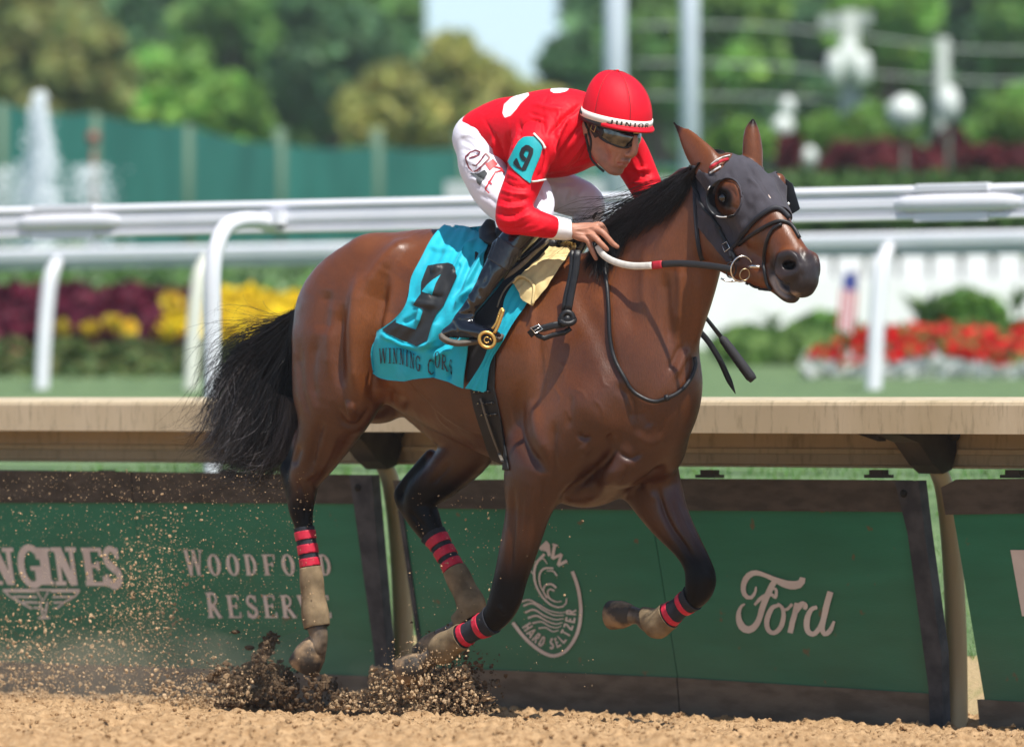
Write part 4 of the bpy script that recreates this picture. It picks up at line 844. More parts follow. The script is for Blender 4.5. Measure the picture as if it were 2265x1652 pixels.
    extrude_profile([(q0+.032, zb+.026), (q0+.034, zb+.006), (q0+.022, zb), (q0-.030, zb), (q0-.030, zb+.026)], -40, 30, "rail_bottom_bead", white, wr)
    for xc in (160, 2125):
        s0 = s_of(xc, q0); b = MB()
        for a, (dr, k) in enumerate(((.036, .5),)): 
            n = 18; V = []
            for i in range(n):
                u = i/(n-1)*2-1; w = (1-abs(u)**3)**.5 if abs(u) < 1 else 0
                for j in range(9): tt = j/8*math.pi; V.append(G3(s0+u*.34, q0+.028+.030*w*math.sin(tt), zb+.072+.042*math.cos(tt)*(.35+.65*w)))
            b.add(V, [(i*9+j, i*9+j+1, (i+1)*9+j+1, (i+1)*9+j) for i in range(n-1) for j in range(8)])
        b.build("joint_sleeve", white, wr)
        extrude_profile([(q0+.040, zt-.002), (q0+.040, zt-.030), (q0+.014, zt-.036), (q0+.014, zt+.004)], s0-.22, s0+.17, "joint_cap", white, wr); extrude_profile([(q0+.040, zb+.030), (q0+.042, zb-.006), (q0-.02, zb-.006), (q0-.02, zb+.026)], s0-.22, s0+.17, "joint_cap", white, wr)
    s_p = s_of(470, -4.98)
    for k in (-1, 0, 1, 2):
        s = s_p+k*2.65; b = MB(); q = spline([G3(s, r, z) for r, z in ((-4.98, .72), (-4.98, 1.5), (-4.98, 1.76), (-5.005, 1.90), (-5.065, 1.995), (-5.155, 2.032), (-5.28, 2.040), (-5.42, 2.028))], 6); b.tube(q, .040, 16); b.build("post", white, wr)
        b = MB(); b.box(G3(s+.03, -5.395, 2.055), FW*.05, RT*.045, UP*.032); b.build("bracket", white, wr, smooth=False)
    fr = empty("white_rail", G3(0, -19.4, 1.27), "blurred far white rail crossing behind the near one", "rail")
    extrude_profile([(-19.38, 2.345), (-19.34, 2.32), (-19.34, 2.26), (-19.38, 2.24), (-19.42, 2.24), (-19.42, 2.345)], -80, 60, "rail_top", white, fr, )
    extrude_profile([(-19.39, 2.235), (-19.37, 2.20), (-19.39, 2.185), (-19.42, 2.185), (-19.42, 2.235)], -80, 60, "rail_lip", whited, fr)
    cream = mat("cream_post", (.66,.66,.58), .5)
    for x, m_ in ((95, white), (425, cream), (1000, white), (1935, white), (-500, white), (2800, white)):
        s = s_of(x+4, -19.2); b = MB(); q = spline([G3(s, r, z) for r, z in ((-19.16, gz(-19.2)-.1), (-19.2, 1.7), (-19.26, 2.1), (-19.36, 2.26))], 5); b.tube(q, [.055]*(len(q)-4)+[.05, .045, .04, .035], 12); b.build("post", m_, fr)
    return rail
def build_garden():
    white = mat("picket_white", (.80,.80,.79), .6, noise=.05, nscale=3)
    rg = np.random.default_rng(21)
    # white picket fence
    d = 66.0; pf = empty("picket_fence", ground_at(1900, d), "white picket fence with rounded tops behind the flower garden", "fence")
    s_dir = np.array([1, 0, 0.])*.30; x0 = P(330, HY, d); zt, zb = 1.2+332/FPX*d, 1.2+118/FPX*d; me = None
    for i in range(34):
        c = x0+s_dir*i; 
        if me is None:
            w, r = .133, .13; o = [(-w, 0), (w, 0), (w, zt-zb-r)]+[(w*math.cos(a), zt-zb-r+r*math.sin(a)) for a in np.linspace(.3, math.pi-.3, 7)]+[(-w, zt-zb-r)]
            b = MB(); b.prism([np.array([u, 0, v]) for u, v in o], [0, 1, 0], .03); ob = b.build("picket", white, pf, smooth=False); me = ob.data
        else: ob = link("picket", me, None, pf)
        ob.location = (c[0], c[1]+.0, zb)
    b = MB()
    for z in (.25, .62): b.box([x0[0]+5, x0[1]+.05, zb+z], [5.2, 0, 0], [0, .02, 0], [0, 0, .04])
    b.build("fence_rail", white, pf, smooth=False)
    # low white hoarding in front of it, seen bright under the rail
    hb = MB(); p0, p1 = P(1500, 620, 65.4), P(2500, 620, 65.4); hb.prism([p0, p1, [p1[0], p1[1], 1.2+100/FPX*65], [p0[0], p0[1], 1.2+100/FPX*65]], [0, 1, 0], .04); o = hb.build("white_hoarding", white, smooth=False); o["label"] = "plain bright white board wall behind the shrubs right of the horse"; o["category"] = "wall"
    # flower beds: nobody could count the plants
    def bed(name, x0, x1, y0, y1, d0, n, cols, size, label, up=0., hgt=.25):
        V = []; F = []; C = []; u = rg.random(n); v = rg.random(n); x = x0+(x1-x0)*u; dd = d0+(v-.5)*2.5; y = y1+(y0-y1)*v+rg.normal(0, 3, n)
        p = np.array([P(a, b_, c_) for a, b_, c_ in zip(x, y, dd)]); lump = .25*(vnoise(x*.03, v*5, 3)-.5)*hgt*2; p[:, 2] += lump
        a = rg.normal(size=(n, 3)); a[:, 2] += up; a /= np.linalg.norm(a, axis=1)[:, None]; b2 = np.cross(a, rg.normal(size=(n, 3))); b2 /= np.linalg.norm(b2, axis=1)[:, None]; s = (size*rg.uniform(.5, 1.4, n))[:, None]
        V = np.stack([p-a*s, p-b2*s*.7, p+a*s, p+b2*s*.7], 1).reshape(-1, 3); k = rg.integers(0, len(cols), n); c_ = np.array(cols)[k]*rg.uniform(.7, 1.3, (n, 1)); C = np.repeat(np.c_[c_, np.ones(n)], 4, 0)
        foliage(name, V, np.arange(4*n).reshape(-1, 4), C, leafmat(name+"_petals", (1, 1, 1), transl=.25), kind="stuff", label=label, category="flowers")
    bed("maroon_flower_bed", -60, 450, 645, 755, 60, 2600, [(.10,.008,.028), (.07,.006,.02), (.16,.012,.035)], .10, "dark maroon bedding plants at the left below the white rails")
    bed("yellow_flower_bed", 362, 760, 655, 742, 60, 2600, [(.80,.60,.01), (.90,.72,.02), (.60,.42,.02)], .10, "bright yellow flower bed behind the horse's tail")
    bed("salmon_flower_bed", -60, 460, 745, 800, 59, 900, [(.34,.13,.09), (.25,.16,.08), (.16,.12,.05)], .09, "brownish pink low flowers in front of the maroon bed")
    bed("ground_cover", -60, 700, 770, 856, 57, 2600, [(.09,.13,.03), (.14,.15,.05), (.06,.11,.03)], .09, "brown green ground cover plants behind the turf at the left")
    bed("pale_grasses", -60, 760, 572, 668, 63, 2600, [(.13,.26,.07), (.22,.33,.16), (.10,.20,.05)], .13, "light green feathery plants behind the maroon bed", up=2)
    bed("red_flower_bed", 1895, 2330, 738, 800, 58, 1500, [(.75,.012,.012), (.60,.01,.01), (.14,.20,.05)], .085, "bright red flowers at the right in front of the shrubs")
    bed("red_flower_bed", 1800, 1900, 765, 800, 57.5, 130, [(.6,.012,.012), (.14,.20,.05)], .08, "few small red flowers left of the tall white post")
    bed("white_flower_bed", 1790, 2330, 790, 836, 57, 2600, [(.60,.62,.60), (.45,.50,.48), (.30,.34,.28)], .085, "silvery white edging flowers in front of the red ones")
    bed("green_foliage_bed", 1600, 2330, 742, 790, 59.5, 1500, [(.10,.20,.04), (.16,.26,.07)], .10, "mixed green leaves between the shrubs and the red flowers")
    yg = [(372, 672, 18), (480, 815, 0)]
    for i, (x, y, w) in enumerate([(380,668,17), (198,727,13), (250,716,14), (283,728,14), (335,808,16), (140,727,11)]):
        c = P(x, y, 58.6); V, F, C = leaf_cloud(rg, [c], [w/FPX*58.6], 60, .05, shell=.3); foliage("marigold", V, F, C, leafmat("marigold_orange", (.62,.48,.04), transl=.2), label=["yellow marigold clump on the maroon bed's right end", "first small yellow clump right of the left rail post", "yellow clump in the middle of the maroon bed", "yellow clump touching the middle one on its right", "lone yellow clump low on the salmon bed", "yellow clump half behind the left rail post"][i], category="flower", group="yellow clumps among the maroon plants")
    # shrubs
    bx = leafmat("boxwood_green", (.10,.22,.035), transl=.2)
    for x, y, w, h, lab in ((1655,752,120,66,"low round green shrub nearest the horse's chest"), (1822,735,128,92,"round dark green shrub left of the tall white post"), (2132,695,150,110,"large round green shrub above the red flowers"), (2262,735,60,60,"dark green shrub cut by the right picture edge")):
        c = P(x, y, 61.5); t = empty("round_shrub", c-UP*h/2/FPX*61.5, lab, "shrub", "clipped shrubs in the garden"); V, F, C = leaf_cloud(rg, [c, c+[.1,.1,-.03], c-[.1,0,.05]], [np.array([w/2, w/2, h/2])/FPX*61.5]*3, 2200, .035, shell=.7); foliage("foliage", V, F, C, bx, t)
        b = MB(); b.tube([c-UP*h/2/FPX*66, c], .03, 6); b.build("stem", BARK or mat("stem_bark", (.08,.06,.04), .9), t)
    spk = leafmat("spiky_green", (.16,.26,.08), transl=.3)
    for j, (x, y, n_, hgt, lab) in enumerate(((2050,700,46,.36,"tall spiky green plant right of the white post"), (1708,700,16,.22,"small pale leafy plant above the low round shrub"), (1790,725,16,.22,"yellowish leafy plant between two round shrubs"), (2250,660,20,.26,"spiky plant at the right picture edge"))):
        base = P(x, y+35, 61.2); V = []; F = []
        for i in range(n_):
            a = rg.uniform(0, 6.28); l = hgt*rg.uniform(.7, 1.3); t = np.array([math.cos(a)*.55, math.sin(a)*.4, 1.0])*l; sd = np.array([-math.sin(a), math.cos(a), 0])*.022; k0 = len(V); V += [base-sd, base+sd, base+t*.6+sd*1.3, base+t*.6-sd*1.3, base+t+np.array([math.cos(a)*.08, 0, -.05])]; F += [(k0, k0+1, k0+2, k0+3), (k0+3, k0+2, k0+4)]
        me = mesh_from("leaves", V, F, False); color_attr(me, "shade", np.ones((len(V), 4))); o = link("spiky_plant", me, spk); o["label"] = lab; o["category"] = "plant"; o["group"] = "spiky plants in the garden"
    # little flag stuck in the bed
    fl = empty("small_flag", P(1893, 765, 59), "small red and white striped flag drooping beside the tall white post", "flag"); d = 59.
    b = MB(); b.tube([P(1893, 770, d), P(1899, 590, d)], .006, 6); b.build("stick", mat("stick", (.5,.45,.35), .6), fl)
    for i in range(7):
        b = MB(); y0 = [P(1896-i*5.2, 645-i*1, d-.01*i), P(1896-(i+1)*5.2, 644-i, d-.01*i-.01), P(1888-(i+1)*5.2, 738-i*2, d-.01*i), P(1888-i*5.2, 742-i*2, d-.01*i)]; b.prism(y0, [0, 1, 0], .004); b.build("stripe", mat("flag_red", (.50,.03,.06), .6) if i % 2 == 0 else white, fl, smooth=False)
    b = MB(); b.prism([P(1898, 600, d), P(1866, 606, d), P(1862, 645, d), P(1896, 645, d)], [0, 1, 0], .004); b.build("canton", mat("flag_blue", (.03,.05,.25), .6), fl, smooth=False)
    # ---- pond and fountain at the left
    pond = mat("pond_water", (.10,.16,.15), .08, .6, bump=.01, bscale=4); b = MB(); c = ground_at(130, 72); b.add([c+np.array([4.5*math.cos(a), 3.2*math.sin(a), .30]) for a in np.linspace(0, 6.28, 40)[:-1]], [tuple(range(39))]); b.build("pond_water", pond, smooth=False, kind="structure")
    spray = mat("water_spray", (.88,.92,.95), .5, .3); fo = empty("fountain", c, "white fountain spraying above the rail at the left edge", "fountain")
    v0, f0 = ico_data(1); d = 72.0
    def jet(name, x0, yb, yt, wb, wt, n, sz=.016, pw=.8):
        t = rg.random(n)**pw; y = yb+(yt-yb)*t; w = wb+(wt-wb)*t; x = x0+rg.normal(0, .34, n)*w; p = np.array([P(a, b_, d+rg.normal(0, .2)) for a, b_ in zip(x, y)]); s = sz*rg.uniform(.5, 1.5, n)
        V = (p[:, None]+v0[None]*s[:, None, None]).reshape(-1, 3); F = (np.arange(n)[:, None, None]*len(v0)+np.array(f0)[None]).reshape(-1, 3); obj(name, V, F, spray, fo, kind="stuff")
    jet("main_jet", 88, 640, 205, 120, 14, 3000, .014); jet("side_jet", 200, 640, 365, 150, 60, 1100, .012, 1.3); jet("side_jet", 12, 640, 370, 120, 50, 800, .012, 1.3)
    b = MB(); b.tube([c+UP*.2, c+UP*.75], [.25, .12], 12); b.build("nozzle", mat("nozzle_metal", (.2,.2,.2), .5, metal=.6), fo)
    # ---- teal screened fence
    teal = mat2("teal_screen", (.012,.125,.100), (.026,.19,.155), 1.1, .8, 5, lo=.3, hi=.7, stretch=(1,1,.5)); postm = mat("fence_post", (.085,.15,.095), .7)
    tf = empty("screened_fence", ground_at(500, 95), "long teal windscreen fence receding behind the rails at the left", "fence")
    pts = [(-1400, 150, 62), (-700, 165, 68), (-400, 185, 72), (0, 228, 82), (206, 250, 87), (412, 276, 92), (618, 318, 98), (833, 322, 103), (1020, 328, 108), (1300, 345, 113), (1560, 368, 118), (1760, 372, 122)]
    for i in range(len(pts)-1):
        (xa, ya, da), (xb, yb, db) = pts[i], pts[i+1]; a, b_ = P(xa, ya, da), P(xb, yb, db); ga, gb = ground_at(xa, da), ground_at(xb, db); n = 10; V = []
        for u in np.linspace(0, 1, n):
            for t in np.linspace(0, 1, 6): p = (a*(1-u)+b_*u)*(1-t)+(ga*(1-u)+gb*u)*t; V.append(p+np.array([0, .05*math.sin(u*17+t*4), -.06*math.sin(u*math.pi)*(1-t)]))
        obj("screen_panel", V, [(q*6+j, q*6+j+1, (q+1)*6+j+1, (q+1)*6+j) for q in range(n-1) for j in range(5)], teal, tf)
        b = MB(); b.tube([ga-UP*.2, np.array([a[0], a[1], P(xa, min(ya, 285) if 400 < xa < 1100 else ya, da)[2]])], .09, 8); b.build("fence_post", postm, tf)
    sg = MB(); c = P(206, 306, 80); sg.tube([c, c+np.array([0, .03, 0])], .075, 16); sg.tube([c+[0,.05,-.1], [c[0], c[1]+.05, ground_at(206, 80)[2]]], .02, 6); o = sg.build("red_marker", mat("marker_red", (.25,.07,.05), .5)); o["label"] = "small round red marker on a stake before the teal fence"; o["category"] = "marker"
    hr = MB(); a, b_ = P(985, 420, 78), P(1500, 414, 76); hr.prism([a+UP*.09, b_+UP*.09, b_-UP*.12, a-UP*.12], [0, 1, 0], .1); hr.tube([a+[.1,.2,0], ground_at(992, 78)], .05, 8); hr.tube([b_+[-.1,.2,0], ground_at(1490, 76)], .05, 8); o = hr.build("distant_rail_section", white, smooth=False); o["label"] = "short white rail section seen behind the jockey's seat and arm"; o["category"] = "rail"
    # ---- hedges on the rise at the right
    mar = leafmat("barberry_red", (.13,.022,.028), transl=.3); hg = leafmat("hedge_green", (.14,.27,.05), transl=.3)
    for j, (x, y, w, h, m_, nm, lab) in enumerate(((1735,350,70,90,mar,"red_shrub","small maroon shrub beside the horse's far ear"), (1865,368,130,100,mar,"red_shrub","maroon shrub left of the pale lamp pole"), (2000,362,190,95,mar,"red_shrub","broad maroon shrub below the white disc lamp"), (2100,342,80,130,mar,"red_shrub","tallest maroon shrub with a pointed top"), (2215,365,180,90,mar,"red_shrub","maroon shrub at the right picture edge"),
                                 (1620,330,190,120,hg,"green_shrub","green shrub behind the horse's ears"), (1930,285,210,110,hg,"green_shrub","green shrub above the maroon ones in the middle"), (2230,290,180,120,hg,"green_shrub","yellow green shrub at the right edge above the maroon"), (1790,300,150,100,hg,"green_shrub","green shrub behind the pale globe lamps"))):
        dd = 84+j*.6; c = P(x, y, dd); k = dd/FPX; cs_ = [c+np.array([rg.uniform(-w/3, w/3)*k, rg.uniform(-.5, .5), rg.uniform(-h/4, h/4)*k]) for _ in range(7)]; t = empty(nm, ground_at(x, dd), lab, "shrub", "shrubs on the rise at the right")
        V, F, C = leaf_cloud(rg, cs_, [np.array([w/4.2, w/4.2, h/3.0])*k]*7, 2300, .06, shell=.35); foliage("foliage", V, F, C, m_, t); b = MB(); b.tube([ground_at(x, dd)-UP*.1, c], .05, 6); b.build("stem", mat("shrub_stem", (.07,.05,.04), .9) if 'shrub_stem' not in bpy.data.materials else bpy.data.materials['shrub_stem'], t)
    rgb = leafmat("bank_green", (.055,.12,.025), transl=.25); n = 9000; x = rg.uniform(1450, 2400, n); dd = rg.uniform(79, 83, n); V0 = np.array([P(a, b_, c_) for a, b_, c_ in zip(x, rg.uniform(385, 640, n), dd)])
    a = rg.normal(size=(n, 3)); a /= np.linalg.norm(a, axis=1)[:, None]; b2 = np.cross(a, rg.normal(size=(n, 3))); b2 /= np.linalg.norm(b2, axis=1)[:, None]; V = np.stack([V0-a*.09, V0-b2*.07, V0+a*.09, V0+b2*.07], 1).reshape(-1, 3); foliage("bank_planting", V, np.arange(4*n).reshape(-1, 4), np.repeat(np.c_[np.repeat(rg.uniform(.6, 1.3, (n, 1)), 3, 1), np.ones(n)], 4, 0), rgb, kind="stuff", label="low green planting on the bank behind the picket fence", category="plants")
    # ---- poles, lamps, wires
    galv = mat("galvanised_grey", (.60,.66,.74), .5, noise=.06, nscale=2); 
    for x, w, d, yb, lab in ((1361, 52, 70, 300, "thick pale grey pole rising behind the red helmet"), (1526, 44, 76, 310, "thinner pale pole between the helmet and the horse's ears")):
        b = MB(); g = ground_at(x, d); g[2] -= .2; r = w/2/FPX*d; b.tube([g, P(x, 0, d), P(x, -900, d)], [r, r*.95, r*.8], 18); b.tube([g+UP*.2, g+UP*.5], r*1.6, 18); o = b.build("light_pole", galv); o["label"] = lab; o["category"] = "pole"; o["group"] = "tall grey poles"
    glass = mat("globe_glass", (.60,.64,.60), .3, .5); palep = mat("pale_pole", (.30,.34,.31), .6); d = 96
    up = empty("utility_pole", ground_at(1885, d), "utility pole with a crossarm and pale transformers right of the horse's ears", "utility pole"); b = MB(); b.tube([ground_at(1885, d)-UP*.2, P(1878, 25, d)], [.16, .12], 12); b.build("pole", palep, up)
    b = MB(); b.box(P(1870, 45, d), [.36, 0, .03], [0, .06, 0], [0, 0, .09]); b.build("crossarm", palep, up, smooth=False)
    b = MB(); a, c = P(1822, 60, d), P(1872, 85, d); b.tube([a, c], .035, 8); b.tube([P(1918, 55, d), c], .035, 8); b.build("brace", palep, up)
    for x, y in ((1850,150), (1905,152), (1876,128)): b = MB(); c = P(x, y, d-.25); b.tube([c-UP*.22, c-UP*.16, c+UP*.16, c+UP*.22], [.08, .13, .13, .07], 14); b.build("transformer", glass, up)
    for x, y, r, d_, lab, zs in ((2000,249,40,82.5,"large white disc lamp above the maroon shrubs",1.0), (2098,232,27,82.8,"tall oval white lamp right of the disc lamp",1.6), (1732,282,26,88,"left pale globe lamp behind the horse's far ear",1.1), (1792,292,21,89,"middle pale globe lamp right of the far ear",1.0), (1742,238,17,91,"small pale lamp above the globes",1.5), (1790,348,19,87,"lowest pale globe lamp before the maroon shrub",1.3)):
        t = empty("globe_lamp", ground_at(x, d_), lab, "lamp", "white lamps at the right"); b = MB(); b.ico(P(x, y, d_), r/FPX*d_, 2, (1, 1, zs)); b.build("globe", glass, t); b = MB(); b.tube([ground_at(x, d_), P(x, y+r, d_)], .022, 8); b.build("post", mat("lamp_post_green", (.05,.09,.06), .6) if "lamp_post_green" not in bpy.data.materials else bpy.data.materials["lamp_post_green"], t)
    b = MB(); b.tube([ground_at(2085, 95)-UP*.2, P(2085, 85, 95)], [.12, .09], 10); o = b.build("utility_pole", palep); o["label"] = "plain pale pole behind the oval lamp"; o["category"] = "utility pole"
    wire = mat("wire_grey", (.35,.38,.36), .6)
    for i, pts in enumerate(([(1400,58),(1640,56),(1878,78),(2120,108),(2320,112)], [(1400,138),(1640,142),(1880,160),(2120,178),(2320,180)], [(1420,212),(1660,214),(1840,222),(1990,235)])):
        b = MB(); b.tube([P(a, c, 96) for a, c in resample(pts, 20)], .016, 6); o = b.build("overhead_wire", wire); o["label"] = ["highest overhead wire passing the utility pole's crossarm", "overhead wire passing the pole's transformers", "lowest overhead wire, ending at the disc lamp"][i]; o["category"] = "wire"; o["group"] = "overhead wires"
    # ---- trees
    T = {'olive': leafmat("olive_leaves", (.30,.32,.11), transl=.4), 'mid': leafmat("mid_green_leaves", (.16,.31,.085), transl=.35), 'bright': leafmat("bright_green_leaves", (.23,.42,.09), transl=.35), 'dark': leafmat("dark_leaves", (.095,.20,.085), transl=.3), 'gold': leafmat("yellow_green_leaves", (.37,.38,.12), transl=.35)}
    lt = [(60,-170,135,420,560,'olive',"olive tree at the left picture edge"), (190,40,118,260,330,'olive',"smaller olive tree left of the bright green one"), (350,60,122,330,330,'bright',"bright green tree above the teal fence"), (490,150,114,220,240,'bright',"small yellow green tree low before the darker ones"),
          (520,-120,150,460,560,'mid',"tall mid green tree left of the sky gap"), (740,-60,140,330,420,'dark',"dark green tree with sky holes left of the sky gap"), (800,-160,158,300,330,'mid',"high green crown bordering the sky gap on its left"), (860,130,118,260,230,'gold',"yellowish tree left of the jockey's back"), (1010,70,124,260,260,'gold',"yellow green tree standing in the sky gap"), (1150,170,116,260,200,'gold',"low yellowish tree behind the jockey's seat"),
          (1270,40,128,200,330,'dark',"dark tree just left of the thick pole"), (1440,-160,140,340,560,'mid',"mid green tree behind the two pale poles"), (1610,-140,133,280,460,'bright',"bright green tree right of the thinner pole"), (1790,-180,142,300,520,'dark',"dark green tree behind the utility pole"), (1960,-160,130,280,430,'bright',"light green tree right of the utility pole"),
          (2140,-170,145,320,540,'dark',"dark tree above the oval lamp"), (2280,-150,128,260,520,'mid',"mid green tree at the right picture edge"), (2235,180,112,200,220,'bright',"low yellow green tree at the right edge")]
    for i, (x, yt, d, w, h, c, lab) in enumerate(lt): make_tree(x, yt, d, w, h, T[c], lab, 100+i, n=8500, leaf=.165)
    n = 46000; u = rg.random(n); x = -1700+5200*u; keep = ~((x > 930) & (x < 1250)); top = np.where(keep, -250+80*np.sin(x*.012), 210+20*np.sin(x*.05)); y = top+(420-top)*rg.random(n)**.8; dd = rg.uniform(168, 185, n)
    hole = ((x-755)/45)**2+((y-80)/40)**2 > 1; x, y, dd = x[hole], y[hole], dd[hole]; n = len(x); V0 = np.array([P(a, b_, c_) for a, b_, c_ in zip(x, y, dd)]); a = rg.normal(size=(n, 3)); a /= np.linalg.norm(a, axis=1)[:, None]; b2 = np.cross(a, rg.normal(size=(n, 3))); b2 /= np.linalg.norm(b2, axis=1)[:, None]
    V = np.stack([V0-a*.34, V0-b2*.26, V0+a*.34, V0+b2*.26], 1).reshape(-1, 3); sh = (.6+.9*vnoise(x*.02, y*.02, 8))[:, None]*rg.uniform(.8, 1.2, (n, 1)); foliage("far_wood", V, np.arange(4*n).reshape(-1, 4), np.repeat(np.c_[np.repeat(sh, 3, 1), np.ones(n)], 4, 0), T['dark'], kind="stuff", label="dark green far wood filling the gaps between the trees", category="trees")
def build_haze():
    m = bpy.data.materials.new("summer_haze"); m.use_nodes = True; nt = m.node_tree; nt.nodes.clear(); o = nt.nodes.new("ShaderNodeOutputMaterial"); v = nt.nodes.new("ShaderNodeVolumePrincipled")
    v.inputs["Color"].default_value = (.93,.965,1,1); v.inputs["Density"].default_value = .00045; v.inputs["Anisotropy"].default_value = .3; nt.links.new(v.outputs[0], o.inputs["Volume"])
    b = MB(); b.box([0, 95, 9], [410, 0, 0], [0, 330, 0], [0, 0, 15]); b.build("haze", m, smooth=False, kind="stuff", label="thin summer haze over the far trees", category="haze")
def build_dust():
    m = bpy.data.materials.new("drifting_dust"); m.use_nodes = True; nt = m.node_tree; nt.nodes.clear(); o = nt.nodes.new("ShaderNodeOutputMaterial"); v = nt.nodes.new("ShaderNodeVolumePrincipled"); nt.links.new(v.outputs[0], o.inputs["Volume"])
    v.inputs["Color"].default_value = (.86,.72,.54,1); v.inputs["Density"].default_value = .20; v0, f0 = ico_data(3); rg = np.random.default_rng(8); f0 = np.array(f0)[:, ::-1].copy()
    for x, y, r, sx, sr, sz, lab in ((120,1500,-.2,.55,.42,.17, "thin tan dust low at the left picture edge"), (360,1490,-.1,.50,.40,.20, "thin dust under the WOODFORD RESERVE lettering"), (640,1490,-.1,.40,.34,.16, "thin dust drifting round the near hind hoof"), (930,1510,-.05,.26,.24,.11, "thin dust round the near front hoof")):
        w = v0*(1+.14*np.sin(v0[:, :1]*7+x)+.12*np.sin(v0[:, 2:]*9+v0[:, 1:2]*5)); c = W(x, y, r); V = w[:, :1]*FW*sx+w[:, 1:2]*RT*sr+w[:, 2:]*UP*sz+c; V[:, 2] = np.maximum(V[:, 2], .0); obj("dust_cloud", V, f0, m, kind="stuff", label=lab, category="dust")
def build_flying_dirt():
    """dirt thrown up by the hooves: nobody could count it; the largest clods are things"""
    tan = mat2("flying_dirt", (.33,.222,.125), (.46,.325,.195), 60, .95, 3, spec=.1); moist = mat2("moist_dirt", (.070,.045,.027), (.125,.082,.048), 60, .95, 3, spec=.15)
    rg = np.random.default_rng(77); v0, f0 = ico_data(1); f0 = np.array(f0)
    def cloud(name, px, py, r, size, m, label):
        n = len(px); p = np.array([W(a, b, c) for a, b, c in zip(px, py, r)]); jv = v0[None]*(1+rg.uniform(-.45, .45, (n, len(v0), 1)))*rg.uniform(.45, 1.6, (n, 1, 3))*size[:, None, None]
        gzv = np.array([gz(q) for q in r])+.012; p[:, 2] = np.maximum(p[:, 2], gzv+rg.uniform(0, .012, n))
        V = (p[:, None]+jv).reshape(-1, 3); obj(name, V, (np.arange(n)[:, None, None]*len(v0)+f0[None]).reshape(-1, 3), m, smooth=False, kind="stuff", label=label, category="dirt")
    # splash at the near fore hoof: a fan that is dense at the ground
    n = 12000; a = rg.uniform(.05, math.pi-.05, n); q = rg.random(n)**.55; L = 142+42*np.cos(a*2)+24*np.sin(a*9); px = 930+np.cos(a)*L*q*1.0; py = 1588-np.sin(a)*L*q*.95
    m_ = px < 1072+rg.normal(0, 16, n); px, py = px[m_], py[m_]; n = len(px); sz = .0012+.0068*rg.random(n)**3.2
    cloud("hoof_splash", px, py, .02+rg.normal(0, .10, n), sz, tan, "fan of tan dirt bursting up around the near front hoof")
    n = 3200; px = rg.normal(1000, 40, n); py = 1582-np.abs(rg.normal(0, 58, n)); cloud("hoof_splash", px, py, .02+rg.normal(0, .08, n), .0016+.0062*rg.random(n)**2.4, moist, "dark moist dirt in the right part of the front hoof splash")
    n = 600; t = rg.random(n); px = 880+t*110+rg.normal(0, 26, n); py = 1490-40*np.sin(t*3.1)+rg.normal(0, 20, n); cloud("hoof_spray", px, py, .16+rg.normal(0, .08, n), .0014+.0028*rg.random(n)**2, tan, "fine tan spray over the near front pastern")
    # wall of moist clods behind the near hind hoof
    n = 2600; cl = rg.normal([600, 1525, 0], [70, 26, .12], (34, 3)); k = rg.integers(0, 34, n); px = cl[k, 0]+rg.normal(0, 14, n); py = cl[k, 1]+rg.normal(0, 13, n); cloud("kicked_clods", px, np.minimum(py, 1572), .05+cl[k, 2]+rg.normal(0, .04, n), .0020+.0095*rg.random(n)**3, moist, "dark moist clods kicked up behind the near hind hoof")
    n = 700; t = rg.random(n); px = 545+t*60+rg.normal(0, 7, n)-40*(1-t); py = 1560-150*t+rg.normal(0, 10, n); cloud("kicked_clods", px, py, rg.normal(0, .05, n), .003+.010*rg.random(n)**2, moist, "dark clods rising in a thin column left of the hind hoof")
    n = 900; px = rg.uniform(330, 560, n); py = 1555-np.abs(rg.normal(0, 36, n)); cloud("kicked_clods", px, py, .1+rg.normal(0, .12, n), .0016+.0065*rg.random(n)**3, tan, "tan clods low on the track left of the dark ones")
    # broad veil of crumbs trailing behind the horse
    n = 3600; ks = rg.normal([330, 1390, 0], [85, 105, .16], (60, 3)); k = rg.integers(0, 60, n); ks[:, 1] = np.minimum(ks[:, 1], 1520); px = ks[k, 0]+rg.normal(0, 34, n); py = ks[k, 1]+rg.normal(0, 34, n); m_ = (px < 640) & (py < 1560) & (px > -40); px, py, kk = px[m_], py[m_], k[m_]
    cloud("trailing_dirt", px, py, ks[kk, 2]+rg.normal(0, .10, len(px)), .0010+.0040*rg.random(len(px))**4, tan, "veil of tan crumbs hanging in front of the WOODFORD RESERVE lettering")
    n = 3600; px = rg.uniform(-30, 300, n)**1.0; py = 1560-np.abs(rg.normal(0, 105, n)); w = rg.random(n) < (1.15-px/330); px, py = px[w], py[w]; cloud("trailing_dirt", px, py, rg.normal(0, .2, len(px)), .0011+.0046*rg.random(len(px))**3.4, tan, "denser tan crumbs low at the left picture edge")
    n = 3600; px = rg.uniform(-20, 700, n); py = rg.uniform(1040, 1500, n); cloud("fine_dirt", px, py, rg.uniform(-.5, .5, n), .0009+.0018*rg.random(n)**3, tan, "fine dirt specks over the left board and tan rail")
    n = 420; px = np.r_[rg.uniform(900, 1110, 300), rg.uniform(1120, 1320, 120)]; py = np.r_[rg.uniform(1090, 1400, 300), rg.uniform(1120, 1520, 120)]; cloud("fine_dirt", px, py, rg.uniform(-.7, .3, n), .0012+.0022*rg.random(n)**3, tan, "few tan specks before the middle board around the far hind leg")
    spots = [(521,1397,.017), (598,1402,.016), (552,1432,.019), (590,1440,.015), (545,1470,.020), (508,1516,.017), (556,1540,.022), (468,1492,.014), (622,1530,.019), (655,1521,.015), (440,1530,.014), (505,1470,.015)]
